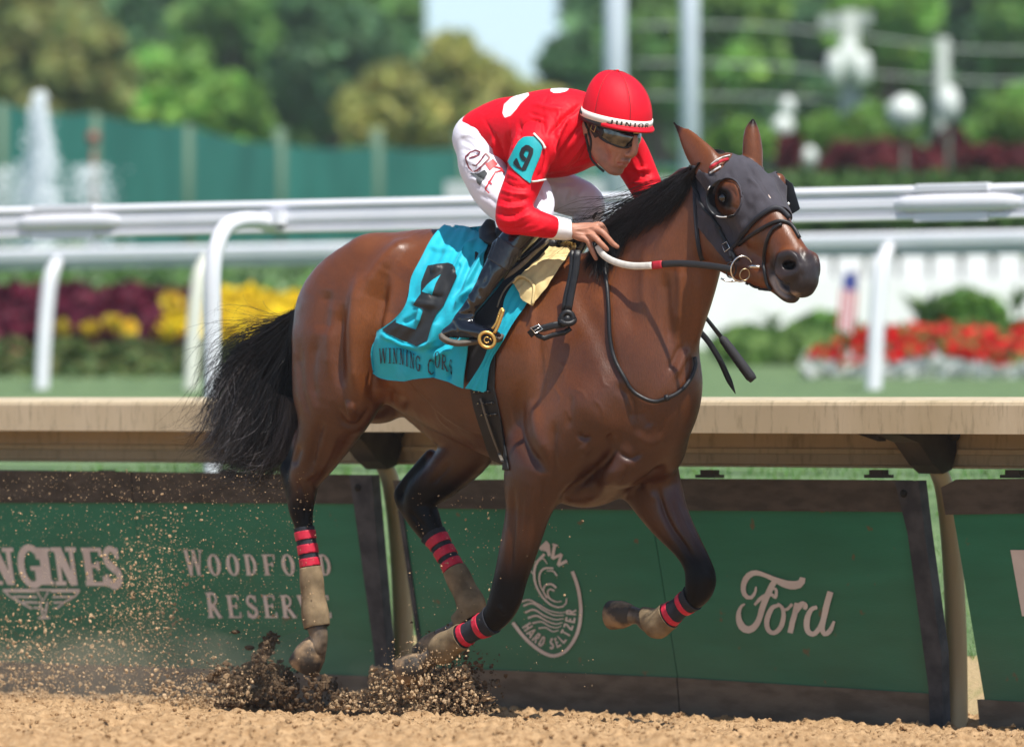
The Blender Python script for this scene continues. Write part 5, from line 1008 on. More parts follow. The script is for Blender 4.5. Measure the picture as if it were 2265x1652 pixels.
    lab = ["highest dark clod on the left of the thrown column", "dark clod level with the highest one and right of it", "long dark clod just under the highest one", "reddish clod under the right upper one", "largest clod in the middle of the rising column", "clod at the left foot of the dark heap", "big dark clod low in the centre of the heap", "lone clod left of the rising column", "clod under the hind hoof on its left", "clod under the hind hoof nearest to it", "leftmost dark clod close to the ground", "clod beside the column at half its height"]
    for (x, y, s), l in zip(spots, lab):
        v, f = ico_data(2); v = v*(1+rg.uniform(-.25, .25, (len(v), 1)))*np.array([1.5, .9, .8])*s*.62; o = obj("dirt_clod", v+W(x, y, .02), f, moist, smooth=False); o["label"] = l; o["category"] = "dirt clod"; o["group"] = "large clods in the air behind the hooves"
# ================================================================== WHAT THE HORSE WEARS
def head_mirror_xy(V):                                           # photo position of each head point after folding the far half onto the near half
    r = (V-HPO)@RH; Vm = V.copy(); m = r < 0; Vm[m] -= 2*r[m][:, None]*RH; x, y = project(Vm); return x, y, r
def build_tack(V, Q, skin):
    N = normals(V, Q); x, y = project(V)
    black_leather = mat("black_leather", (.010,.010,.012), .42, .35, noise=.35, nscale=40, bump=.0006, bscale=260)
    steel = mat("bit_steel", (.62,.60,.57), .25, metal=1.0, noise=.2, nscale=60)
    # ---- blinker hood
    fabric = mat("hood_fabric", (.052,.048,.060), .78, .25, noise=.16, nscale=14, bump=.0012, bscale=900, sheen=.08)
    trim = mat("hood_trim", (.012,.013,.020), .6, .4)
    hx, hy, hr = head_mirror_xy(V)
    poly = cc(c2, [(1020,1200),(1015,1105),(1060,1065),(1110,985),(1180,905),(1260,835),(1330,798),(1400,790),(1700,700),(1700,60),(1012,60),(1012,395),(985,450),(900,520),(830,540),(790,525),(760,498),(738,560),(745,760),(755,980),(785,1195),(900,1225)])
    k = inside(hx, hy, poly)
    ex, ey = c2(985, 722); ell = (np.sqrt(((hx-ex)/30.5)**2+((hy-ey)/42)**2)-1)*32; k = np.minimum(k, ell)
    kd = skin_dist(V, [(1664,372,-.060,.030,.030),(1665,350,-.062,.033,.032),(1664,320,-.064,.030,.028),(1663,290,-.064,.022,.019),(1666,264,-.064,.006,.006)], HH)
    k = np.minimum(k, np.where(y < 372, (kd-.006)*600, 99)); hd = skin_dist(V, [(1600,400,0,.10,.10),(1740,590,0,.08,.08)], HH); k = np.minimum(k, (0.07-hd)*500)
    Vs = V+N*0.002; wr = .0045+.0024*np.sin(x*.11+y*.05)*np.sin(y*.07)+.0050*(vnoise(x*.10-y*.04, y*.05+x*.03, 5)-.4)
    hood = empty("blinker_hood", HPO, "dark grey stretch racing hood with eye cups over the horse's face", "hood")
    Vo, Qo, used = trimmed(V, Q, k, wr, N, .0025); Vo = sculpt(Vo, Qo, [(p_, w_, a_*1.9) for p_, w_, a_ in [(cc(c2,[(1100,420),(1180,560),(1270,700)]), 2.2, -.003), (cc(c2,[(1130,560),(1230,640)]), 3, .003), (cc(c2,[(1190,540),(1260,660),(1330,760)]), 2.5, -.003),
        (cc(c2,[(1120,880),(1090,960),(1050,1040)]), 3, .003), (cc(c2,[(960,900),(1000,980),(1010,1060)]), 3, -.003), (cc(c2,[(800,950),(810,1100)]), 3, -.003), (cc(c2,[(870,900),(900,1020)]), 3, .003), (cc(c2,[(780,560),(800,660)]), 3, .003)]])
    obj("hood_shell", Vo, Qo, fabric, hood); hs = Skin(Vo, Qo)
    def lay(pts, off, sk=hs, n=24): return [sk.at(a, b, off) for a, b in resample(pts, n)]
    def flatstrap(name, pts, w, th, m, parent, off=.004, sk=hs, n=26, **pr):
        p = lay(pts, off, sk, n); b = MB(); side = [np.cross(np.gradient(np.array(p), axis=0)[i], [0, -1.0, 0]) for i in range(len(p))]
        b.tube(p, w, 10, flat=th, side=side); return b.build(name, m, parent, **pr)
    edge = cc(c2, [(1015,1180),(1015,1105),(1060,1065),(1110,985),(1180,905),(1260,840),(1330,806),(1385,822),(1440,885)])
    flatstrap("front_binding", edge, .0085, .0045, trim, hood, sk=skin, off=.009, n=36)
    eye_l = [(ex+30.5*math.cos(a), ey+42*math.sin(a)) for a in np.linspace(0, 2*math.pi, 30)]
    flatstrap("eye_opening_binding", eye_l, .0026, .0022, fabric, hood, n=48, sk=skin, off=.009)
    flatstrap("rear_binding", cc(c2, [(735,475),(722,560),(735,700),(745,860),(760,1040),(790,1190)]), .0085, .003, trim, hood, sk=skin, off=.006)
    flatstrap("throat_strap", cc(c2, [(712,470),(705,560),(722,640),(760,700),(800,790),(870,870),(930,960)]), .006, .003, black_leather, hood, sk=skin, off=.010)
    # near eye cup: half a cup standing off the hood behind the eye
    cupm = mat("eye_cup_vinyl", (.010,.011,.014), .35, .5); white = mat("cup_edge_white", (.62,.62,.62), .5)
    b = MB(); rows = []
    outw = RH*.95+FH*.12; outw = outw/np.linalg.norm(outw)
    for i, a in enumerate(np.linspace(math.radians(62), math.radians(262), 26)):
        px, py = ex+33*math.cos(a)-1, ey+44*math.sin(a); base = hs.at(px, py, .002); h = .036*math.sin(math.pi*i/25)**.5+.006
        inn = hs.at(ex+31*math.cos(a), ey+40*math.sin(a), .002)
        rows.append([base, base+outw*h*.6, base+outw*h+(inn-base)*.5, base+outw*(h-.003)+(inn-base)*.9, inn+outw*h*.5, inn])
    V2 = np.array(rows).reshape(-1, 3); m6 = 6
    F2 = [(i*m6+j, i*m6+j+1, (i+1)*m6+j+1, (i+1)*m6+j) for i in range(25) for j in range(5)]
    obj("eye_cup", V2, F2, cupm, hood)
    for a0, a1 in ((2, 7), (18, 23)):
        b = MB(); b.tube([rows[i][2]+outw*.0005 for i in range(a0, a1)], .0022, 8); b.build("cup_edge", white, hood)
    # far eye cup, seen past the forehead
    fc = WH(1725, 430, -.10); pl = [on_plane(*c2(*p), np.array([.35, 1, 0])/np.linalg.norm([.35, 1, 0]), fc) for p in [(1355,572),(1412,570),(1472,612),(1528,800),(1520,812),(1452,852),(1428,800),(1400,650)]]
    b = MB(); b.prism(pl, np.array([.35, 1, .05]), .004); cup2 = b.build("eye_cup", cupm, hood, smooth=False)
    b = MB(); cpt = on_plane(*c2(1440,766), np.array([.35,1,0])/1.06, fc)-np.array([0,.003,0]); b.ico(cpt, .0060, 2, (1,.3,1)); b.build("cup_rivet", mat("rivet", (.7,.72,.72), .3, metal=.6), hood)
    # striped tape at the ear opening
    red = mat("red_tape", (.45,.012,.03), .6)
    flatstrap("red_tape", cc(c2, [(806,518),(860,475),(920,440),(982,420)]), .0052, .002, red, hood, sk=hs, off=.004, n=14)
    flatstrap("white_tape", cc(c2, [(830,485),(870,445),(930,410),(995,392)]), .0024, .002, white, hood, sk=hs, off=.005, n=14)
    flatstrap("white_tape", cc(c2, [(838,534),(870,510),(924,478)]), .0034, .002, white, hood, sk=hs, off=.005, n=10)
    # ---- bridle
    br = empty("racing_bridle", WH(1640,600,.06), "black leather bridle with crossed noseband and steel bit rings", "bridle")
    def fs(name, pts, w, th=.003, off=.005, m=black_leather, n=26, par=br): return flatstrap(name, pts, w, th, m, par, off=off, sk=skin, n=n)
    fs("noseband", cc(c2, [(1066,1080),(1150,1012),(1280,935),(1350,906),(1410,905),(1465,940),(1520,1030)]), .0068, .005)
    fs("noseband", cc(c2, [(1392,925),(1325,965),(1285,1050),(1264,1160),(1262,1260),(1280,1360),(1320,1420)]), .0058, .0045, .007)
    fs("cheekpiece", cc(c2, [(905,930),(950,1020),(985,1085),(1020,1140),(1065,1205)]), .0075, .003, .010)
    b = MB()
    bq = [skin.at(*c2(*p), .016) for p in [(950,1080),(985,1060),(1010,1110),(975,1135),(950,1080)]]
    b.tube(bq, .0018, 6); b.build("buckle", steel, br)
    rc = skin.at(*c2(1120,1262), .022)
    e1, e2 = np.array([1, 0, 0.]), np.array([0, 0, 1.]); rx = np.array([.94, .25, .05]); rz = np.array([.05, -.12, .99])
    def ringmesh(name, c, ra, rb, t, m):
        b = MB(); b.tube([c+rx*ra*math.cos(a)+rz*rb*math.sin(a) for a in np.linspace(0, 2*math.pi, 33)], t, 8, cap=False); return b.build(name, m, br)
    ringmesh("bit_ring", rc, .040, .044, .0034, steel)
    ringmesh("rein_ring", skin.at(*c2(1040,1262), .024), .018, .027, .0026, black_leather)
    ringmesh("inner_ring", skin.at(*c2(1146,1300), .024), .018, .020, .002, mat("bit_brass", (.5,.4,.25), .35, metal=1))
    b = MB(); b.tube([skin.at(*c2(*p), .018) for p in [(1165,1255),(1200,1250),(1250,1262)]], [.0075, .006, .0045], 10); b.build("bit_mouthpiece", steel, br)
    b = MB(); b.tube([P(*c2(*p), rc[1]+.05) for p in [(925,1335),(960,1352),(1010,1358),(1060,1350)]], .0032, 8); b.build("chin_chain", steel, br)
    fs("chin_strap", cc(c2, [(1120,1360),(1180,1400),(1250,1410),(1310,1420)]), .004, .003)
    # ---- reins
    grip = mat("rein_grip_white", (.62,.60,.55), .55, noise=.12, nscale=60); rubber = mat("rein_rubber", (.022,.022,.024), .5, .4, bump=.0006, bscale=400)
    rn = empty("racing_reins", W(1320,546,.13), "black rubber reins with a white grip and red tape from hand to bit", "reins")
    dh = W(1322,546,.15)[1]; dr = rc[1]-.008
    full = cc(c5, [(688,20),(702,60),(735,98),(800,132),(900,154),(1030,150)])+cc(c5, [(1070,143),(1200,139),(1350,152),(1480,172),(1502,178)])
    q = resample(full, 60)
    def rd(p):
        t = (p[0]-q[0][0])/(q[-1][0]-q[0][0]); d = dh*(1-t)+dr*t; s_ = skin.dist(p[0], p[1]); return P(p[0], p[1], d if s_ is None else min(d, s_-.018))
    pw = [rd(p) for p in q]; pw = [sum(pw[max(0, i-2):i+3])/len(pw[max(0, i-2):i+3]) for i in range(len(pw))]
    xs = np.array([p[0] for p in q]); iw = [i for i in range(60) if xs[i] <= 1447]; ir = [i for i in range(60) if 1440 <= xs[i] <= 1466]; ib = [i for i in range(60) if xs[i] >= 1460]
    for nm, ii, w, m in (("white_grip", iw, .0125, grip), ("red_tape", ir, .0138, red), ("rubber_rein", ib, .0118, rubber)):
        b = MB(); b.tube([pw[i] for i in ii], w, 12, flat=.005, side=np.array([0, 0, 1.0])); b.build(nm, m, rn)
    # neck loop of the reins and its knotted end
    lp = cc(c5, [(745,120),(752,220),(762,330),(768,450),(776,580),(800,700),(850,808),(920,900),(1020,950),(1095,932),(1170,892),(1228,822),(1256,742),(1250,690)])
    b = MB(); pl = resample(lp, 60); b.tube([skin.at(a, c, .012) for a, c in pl], .0075, 10); b.build("neck_loop", black_leather, rn)
    b = MB(); a, c = c5(1098, 930); b.tube([skin.at(a-4, c+1, .013), skin.at(a+4, c-2, .013)], .0115, 12); b.build("loop_keeper", black_leather, rn)
    ks = empty("knotted_strap", W(1255,700,.26), "black knotted rein end with a silver buckle hanging in front of the saddle", "strap")
    pts = cc(c5, [(575,60),(568,160),(545,280),(520,420)]); b = MB(); kd0 = skin.dist(*c5(515,465)) or 24.7; kd = kd0-.085
    b.tube([P(a, c, kd+.02-.02*i/9) for i, (a, c) in enumerate(resample(pts, 10))], .0125, 10, flat=.0035, side=np.array([1.0, 0, 0])); b.build("strap_end", black_leather, ks)
    pts = cc(c5, [(545,60),(535,200),(505,330),(492,420)]); b = MB(); b.tube([P(a, c, kd+.03-.02*i/9) for i, (a, c) in enumerate(resample(pts, 10))], .008, 10, flat=.0035, side=np.array([1.0, 0, 0])); b.build("strap_end", black_leather, ks)
    b = MB(); kc = P(*c5(515,468), kd)
    b.tube([kc+np.array([.024*math.cos(t), .016*math.sin(t), .014*math.sin(t)-.002]) for t in np.linspace(0, 6.28, 22)], .0105, 10, cap=False)
    b.tube([kc+np.array([.020*math.cos(t), -.004, .021*math.sin(t)+.004]) for t in np.linspace(0, 6.28, 22)], .0105, 10, cap=False); b.ico(kc, .018, 2); b.build("knot", black_leather, ks)
    b = MB(); b.tube([P(*c5(*p), kd-.005) for p in [(500,495),(430,505),(375,520),(330,528),(290,560)]], .0125, 10, flat=.003, side=np.array([0, 0, 1.0])); b.build("buckle_strap", black_leather, ks)
    b = MB(); b.tube([P(*c5(*p), kd+.004) for p in [(535,520),(500,545),(430,560),(380,580),(345,565),(320,540)]], .009, 10, flat=.005, side=np.array([0, 0, 1.0])); b.build("strap_end", black_leather, ks)
    b = MB(); bp = [P(*c5(*p), kd-.012) for p in [(300,520),(345,500),(370,525),(328,552),(300,520),(345,500)]]; b.tube(bp, .0024, 8); b.tube([bp[0]*.5+bp[3]*.5, bp[1]*.5+bp[2]*.5], .002, 6); b.build("buckle", steel, ks)
    # ---- girth
    g = empty("girth", W(1080,900,.27), "black elastic girth with brass buckles under the horse's belly", "girth")
    gk = inside(x, y, [(1046,700),(1100,700),(1095,860),(1112,940),(1128,1040),(1098,1040),(1075,980),(1050,900),(1040,850)]); gk = np.where((V-HO)@RT > -.1, gk, -9)
    gm = mat("girth_elastic", (.012,.012,.013), .6, .35, bump=.0008, bscale=300)
    Vo, Qo, u = trimmed(V, Q, gk*.0016*620, .008, N, .006); obj("girth_band", Vo, Qo, gm, g); gs = Skin(Vo, Qo)
    brass = mat("brass_stud", (.62,.50,.26), .3, metal=1)
    for p in [(1048,868),(1056,893),(1064,918)]:
        b = MB(); b.tube([gs.at(p[0]+i*9, p[1]+1-i, .006) for i in range(5)], .006, 8, flat=.003); b.build("girth_strap", black_leather, g)
    for i in range(3):
        for j in range(4):
            b = MB(); c0 = gs.at(1052+8*i+j*10, 866+25*i-(j % 2), .008); b.ico(c0, .0035, 1); b.build("stud", brass, g)
    b = MB(); b.tube([gs.at(*p, .010) for p in resample([(1066,880),(1080,925),(1096,970),(1118,1022)], 14)], .007, 8, flat=.0025); b.build("girth_strap", mat("worn_leather", (.10,.085,.065), .6), g)
    # ---- saddle cloth
    cy = mat("cyan_cloth", (.010,.41,.54), .62, .3, noise=.10, nscale=9, bump=.0022, bscale=42, sheen=.05); cyd = mat("number_vinyl", (.020,.021,.022), .5, .4, noise=.2, nscale=20, bump=.0008, bscale=60)
    sc = empty("saddle_cloth", W(1040,760,.28), "cyan saddle cloth with a large black folded 9 and the words WINNING COLORS", "saddle cloth")
    wob = lambda u, v, a: a*(math.sin(u*9+v*5)+.6*math.sin(v*17-u*6)+.5*math.sin(u*23+v*3))
    Lp = cc(c3, [(800,183),(690,320),(610,490),(540,640),(490,850),(385,975),(255,1060),(140,1180),(125,1390)]); Rp = cc(c3, [(1165,140),(1185,300),(1160,470),(1120,620),(1090,780),(1080,900),(1070,1050),(1045,1200),(1008,1540)])
    def putm(a, c, s_, t): return skin.at(a, c+(10*math.sin(t*6.5)*s_**8 if s_ > .8 else 0), .020+wob(t*1.6, s_*1.5, .0035)+.010*s_)
    Vc, Fc = quad_sheet(Lp, Rp, 110, 90, putm); Vc = relax(Vc, np.array(Fc), .8); Vc = relax(Vc, np.array(Fc), .8)
    folds = [([(1075,275),(960,380),(900,500),(850,600)], 6, .010), ([(1100,330),(1000,480),(930,640),(860,780)], 5, -.010), ([(1160,360),(1040,560),(960,720)], 5, .010), ([(880,560),(930,480)], 4, -.008), ([(1120,640),(960,760),(880,880)], 5, .010),
             ([(1140,560),(1000,760),(900,900)], 4, -.009), ([(660,330),(760,360),(900,360)], 4, .004), ([(560,1200),(680,1180),(740,1050),(770,940)], 6, .014), ([(620,1215),(740,1190),(800,1080)], 5, -.012), ([(250,1080),(400,1170),(560,1215)], 5, .008), ([(300,1130),(420,1200),(560,1240)], 5, -.008),
             ([(690,1300),(690,1470)], 3.5, -.012), ([(840,1220),(700,1300)], 4, .008), ([(830,1350),(835,1480)], 3.5, -.010), ([(560,910),(500,960),(420,990)], 5, -.006), ([(600,850),(560,1000)], 5, .006), ([(640,740),(760,760),(800,740)], 5, -.006), ([(760,500),(700,560)], 5, .007), ([(940,960),(900,1100),(780,1180)], 6, -.012), ([(500,800),(580,820),(760,840)], 5, .005)]
    Vc = sculpt(Vc, np.array(Fc), [(cc(c3, p), w*1.1, a*2.1) for p, w, a in folds], sheet=True)
    n0, m0 = 110, 90; rimi = list(range(m0))+[i*m0+m0-1 for i in range(1, n0)]+[(n0-1)*m0+j for j in range(m0-2, -1, -1)]+[i*m0 for i in range(n0-2, 0, -1)]
    Fb = list(Fc); Vb = np.vstack([Vc, Vc+RT*-.0035]); k0 = len(Vc); Fb += [tuple(q[::-1]+0 for q in ()) or (a, b_, b_+k0, a+k0) for a, b_ in zip(rimi, rimi[1:]+rimi[:1])]; Fb += [tuple(i+k0 for i in f[::-1]) for f in Fc]
    obj("cloth_panel", Vb, Fb, cy, sc); cs = Skin(Vc, Fc)
    Vc2, Fc2 = quad_sheet(cc(c3, [(1420,650),(1335,790),(1310,900),(1250,1050),(1195,1190),(1150,1320),(1022,1535)]), cc(c3, [(1600,690),(1525,850),(1480,905),(1400,1020),(1305,1180),(1208,1350),(1178,1588)]), 60, 24, lambda a, c, s_, t: skin.at(a, c, .017+wob(t*2, s_*1.2, .0025)+.022*s_**4*(1-t)))
    Vc2 = relax(Vc2, np.array(Fc2), .8); obj("front_panel", Vc2, Fc2, cy, sc)
    # the far half of the cloth
    hv = to_h(Vc); hv[:, 1] *= -1; obj("far_panel", to_w(hv), Fc, cy, sc)
    def decal(name, polys, surf, off, m, parent, step=5, **pr):
        v, f = poly_mesh(polys, step); return obj(name, [surf.at(a, c, off+l) for a, c, l in v], f, m, parent, **pr)
    num = [[(655,500),(750,484),(830,475),(872,490),(907,590),(640,740),(597,738),(600,640),(628,565)], [(907,590),(850,720),(795,840),(690,800),(640,740)], [(600,735),(640,740),(690,800),(795,840),(740,900),(705,965),(612,880),(530,832),(570,775)],
           [(612,880),(705,965),(690,1010),(655,1140),(560,1192),(553,1045),(575,985),(588,940)], [(560,1192),(420,1130),(300,1080),(262,1050),(330,1000),(385,960),(383,990),(450,1012),(553,1045)]]
    decal("number", [cc(c3, q) for q in num], cs, .0035, cyd, sc, 6)
    decal("number_notch", [cc(c3, [(606,722),(650,668),(700,622),(768,576),(722,655),(692,748)])], cs, .0050, cy, sc, 6)
    base = resample(cc(c3, [(235,1330),(330,1330),(450,1345),(560,1392),(610,1412)]), 40, True)
    def on_curve(pts, hgt, lean=0.0, h1=None):
        q_ = resample(pts, 60); L = np.r_[0, np.cumsum(np.linalg.norm(np.diff(q_, axis=0), axis=1))]
        def place(u, v):
            s_ = min(max(u*hgt, 0), L[-1]); i = min(int(np.searchsorted(L, s_, 'right'))-1, 58); t = q_[i+1]-q_[i]; t = t/np.linalg.norm(t); p = q_[i]+t*(s_-L[i])
            h = hgt if h1 is None else hgt+(h1-hgt)*s_/L[-1]
            return (p[0]+lean*v*h, p[1]-v*h)
        return place
    ink = mat("navy_print", (.012,.016,.03), .6)
    pl1 = on_curve(cc(c3, [(240,1335),(330,1333),(450,1350),(560,1395),(640,1425)]), 33, .0)
    tp = text_polys("WINNING", lambda u, v: pl1(u*.60, v), W=.62, sp=.12, th=.13, tn=.06, sf=.05)
    decal("lettering", tp, cs, .004, ink, sc, 8)
    decal("lettering", text_polys("C", lambda u, v: on_curve(cc(c3, [(655,1430),(700,1432),(740,1440)]), 34)(u*.62, v), W=.62, th=.13, tn=.06, sf=.05), cs, .004, ink, sc, 8)
    decal("lettering", text_polys("OR", lambda u, v: on_curve(cc(c3, [(715,1365),(780,1385),(860,1425)]), 34)(u*.66, v), W=.62, sp=.1, th=.13, tn=.06, sf=.05), cs, .004, ink, sc, 8)
    decal("lettering", text_polys("S", lambda u, v: on_curve(cc(c3, [(845,1428),(880,1430)]), 32)(u*.3, v), W=.5, th=.13, tn=.06, sf=.05), cs, .004, ink, sc, 8)
    # ---- saddle, pads, stirrup
    sd = empty("racing_saddle", W(1180,560,.18), "small black racing saddle with a cream chamois pad over the horse's withers", "saddle")
    Vp, Fp = quad_sheet(cc(c3, [(1090,250),(1060,420),(1080,620),(1060,800),(1060,1000),(1040,1160),(1005,1500)]), cc(c3, [(1800,270),(1650,430),(1500,600),(1370,780),(1300,950),(1200,1200),(1130,1460)]), 50, 30, lambda a, c, s_, t: skin.at(a, c, .0155))
    obj("saddle_flap", relax(Vp, np.array(Fp), .7), Fp, mat("saddle_felt", (.016,.016,.019), .65, .3, bump=.0006, bscale=200), sd)
    b = MB(); b.tube([W(*c3(*p), r) for p, r in [((1190,120),.03),((1165,180),.05),((1172,250),.08),((1250,300),.13)]], [.02,.034,.034,.02], 14, flat=.016); b.build("cantle", black_leather, sd)
    b = MB(); b.tube([skin.at(*c3(*p), .04) for p in [(1250,330),(1380,330),(1520,330),(1650,340),(1760,300)]], [.03,.03,.025,.022,.018], 12); b.build("saddle_seat", black_leather, sd)
    for pp, w, m in (([(1505,480),(1590,400),(1680,320),(1790,285)], .009, black_leather), ([(1560,500),(1650,400),(1720,320),(1840,275)], .006, mat("grey_piping", (.16,.16,.17), .5)), ([(1480,540),(1600,470),(1700,370)], .008, black_leather)):
        b = MB(); b.tube([skin.at(a, c, .05) for a, c in resample(cc(c3, pp), 16)], w, 8); b.build("saddle_roll", m, sd)
    b = MB(); lw = mat("stirrup_leather", (.17,.14,.10), .65, noise=.3, nscale=40, bump=.0006, bscale=200)
    b.tube([skin.at(a, c, .045) for a, c in resample(cc(c3, [(1148,728),(1220,712),(1330,668),(1440,610),(1530,545),(1620,465),(1700,385)]), 24)], .0085, 10, flat=.003, side=np.array([0, 0, 1.0])); b.build("stirrup_leather", lw, sd)
    b = MB(); b.tube([skin.at(a, c, .035) for a, c in resample(cc(c3, [(1440,660),(1370,720),(1320,800),(1290,880)]), 12)], .006, 8, flat=.003); b.build("stirrup_leather", lw, sd)
    cham = mat("chamois", (.66,.52,.25), .8, .2, noise=.12, nscale=12, bump=.002, bscale=30)
    Vp, Fp = quad_sheet(cc(c3, [(1830,270),(1740,340),(1640,450),(1540,550),(1415,680)]), cc(c3, [(1925,300),(1925,360),(1800,560),(1720,690),(1560,870)]), 50, 26, lambda a, c, s_, t: skin.at(a, c, .024+wob(t, s_*2, .003)+.020*s_**2*math.sin(t*3.1)))
    Vp = relax(Vp, np.array(Fp), .8); obj("chamois_pad", Vp, Fp, cham, sd)
    b = MB(); b.tube([skin.at(a, c, .030+.012*math.sin(i/15*3.1)) for i, (a, c) in enumerate(resample(cc(c3, [(1415,680),(1480,640),(1550,650),(1610,720),(1600,790),(1560,860)]), 16))], .0055, 8); b.build("pad_edge", cham, sd)
    ir = empty("stirrup_iron", W(1095,740,.36), "gold aluminium stirrup under the jockey's boot", "stirrup")
    gold = mat("gold_anodised", (.60,.36,.10), .38, metal=.75, noise=.15, nscale=80)
    dd = W(1090,740,.365)[1]
    for pts, w in (([(1302,876),(1290,920),(1258,1010),(1225,1078)], .0065), ([(1262,925),(1240,990),(1205,1040)], .0045), ([(1302,880),(1285,870),(1262,925)], .005)):
        b = MB(); b.tube([P(a, c, dd) for a, c in resample(cc(c3, pts), 12)], w, 10); b.build("stirrup_arm", gold, ir)
    b = MB(); cx, cy_ = c3(1162, 1135); cr = P(cx, cy_, dd-.006)
    b.tube([cr+np.array([.027*math.cos(t), 0, .0265*math.sin(t)-.004*math.cos(t)]) for t in np.linspace(0, 2*math.pi, 30)], .0065, 10, cap=False); b.build("tread_ring", gold, ir)
    b = MB(); b.tube([cr+np.array([0, .004, 0]), cr+np.array([0, .030, 0])], .024, 20); b.build("tread", mat("tread_rubber", (.03,.03,.03), .6), ir)
    b = MB(); b.tube([cr+np.array([.009*math.cos(t)-.001, -.001, .010*math.sin(t)]) for t in np.linspace(.7, 5.6, 16)], .0022, 6); b.tube([cr+np.array([.010,-.001,.006]), cr+np.array([.016,-.001,-.004])], .002, 6); b.build("tread_emblem", gold, ir)
    # ---- leg wraps
    dusty = mat("dusty_boot", (.20,.145,.085), .85, .2, noise=.45, nscale=16, bump=.0016, bscale=60); darkw = mat("grey_bandage", (.024,.026,.034), .75, .2, noise=.3, nscale=22, bump=.001, bscale=400); pink = mat("pink_tape", (.50,.012,.040), .55, .4, noise=.15, nscale=60)
    wraps = [('near_hind', (668,1172), (700,1388), .14, [(0.02,.105),(.16,.25),(.30,.38)], .39, "striped wrap on the near hind leg, its dusty boot half in sunlight"),
             ('far_hind', (958,1186), (1050,1366), -.14, [(.04,.135),(.19,.285),(.34,.43)], .44, "striped wrap and dusty boot on the far hind leg under the belly"),
             ('near_fore', (1088,1378), (966,1444), .17, [(.12,.21),(.42,.50)], .53, "grey wrap with two pink stripes on the near foreleg above the flying dirt"),
             ('far_fore', (1530,1322), (1436,1384), -.16, [(.12,.22),(.44,.54)], .56, "wrap with two pink stripes on the raised far foreleg")]
    for leg, A, B, r, st, dust, lab in wraps:
        a, b_ = W(*A, r), W(*B, r); ax = b_-a; L = ax@ax; t = (V-a)@ax/L; rad = np.linalg.norm(V-a-t[:, None]*ax, axis=1); near = (rad < .075)
        if leg == 'far_hind': near &= (V-HO)@RT < 0
        Ln = math.sqrt(L)
        def band(t0, t1, off, th=.004): return trimmed(V, Q, np.where(near & (t > -.3) & (t < 1.3), np.minimum(t-t0, t1-t)*Ln*100, -9.), off, N, th)
        w = empty("leg_wrap", a, lab, "leg wrap", "wraps on the horse's four lower legs")
        Vo, Qo, _ = band(-.02, 1.0 if leg != 'far_hind' else .98, .0055, .005); obj("bandage", Vo, Qo, darkw, w)
        Vo, Qo, _ = band(dust, .99, .0095+.004*np.sin(t*9)**2, .004); obj("dusty_boot", Vo, Qo, dusty, w)
        for s0, s1 in st: Vo, Qo, _ = band(s0, s1, .0085, .003); obj("stripe", Vo, Qo, pink, w)
    # ---- whip and strap held on the far side
    wp = empty("riding_whip", P(1620,780,24.55), "black riding whip with a padded handle hanging beside the horse's chest", "whip"); dw = 24.75
    b = MB(); b.tube([P(1520,640,dw), P(1563,705,dw), P(1600,752,dw)], [.006,.007,.009], 10); b.build("shaft", black_leather, wp)
    b = MB(); b.tube([P(a, c, dw) for a, c in [(1594,744),(1600,752),(1615,772),(1640,806),(1660,833),(1667,841)]], [.008,.0155,.0175,.0185,.019,.014], 14); b.build("handle", mat("foam_handle", (.028,.028,.032), .7, .3, bump=.0008, bscale=200), wp)
    b = MB(); b.tube([P(a, c, dw+.05) for a, c in resample([(1545,730),(1568,757),(1592,796),(1610,835),(1627,871)], 16)], list(np.r_[np.full(13, .0105), .008, .005, .001]), 8, flat=.003, side=np.array([.9, 0, .4]))
    o = b.build("rein_end", black_leather); o["label"] = "flat black pointed leather strap hanging left of the whip by the chest"; o["category"] = "strap"
    return hood
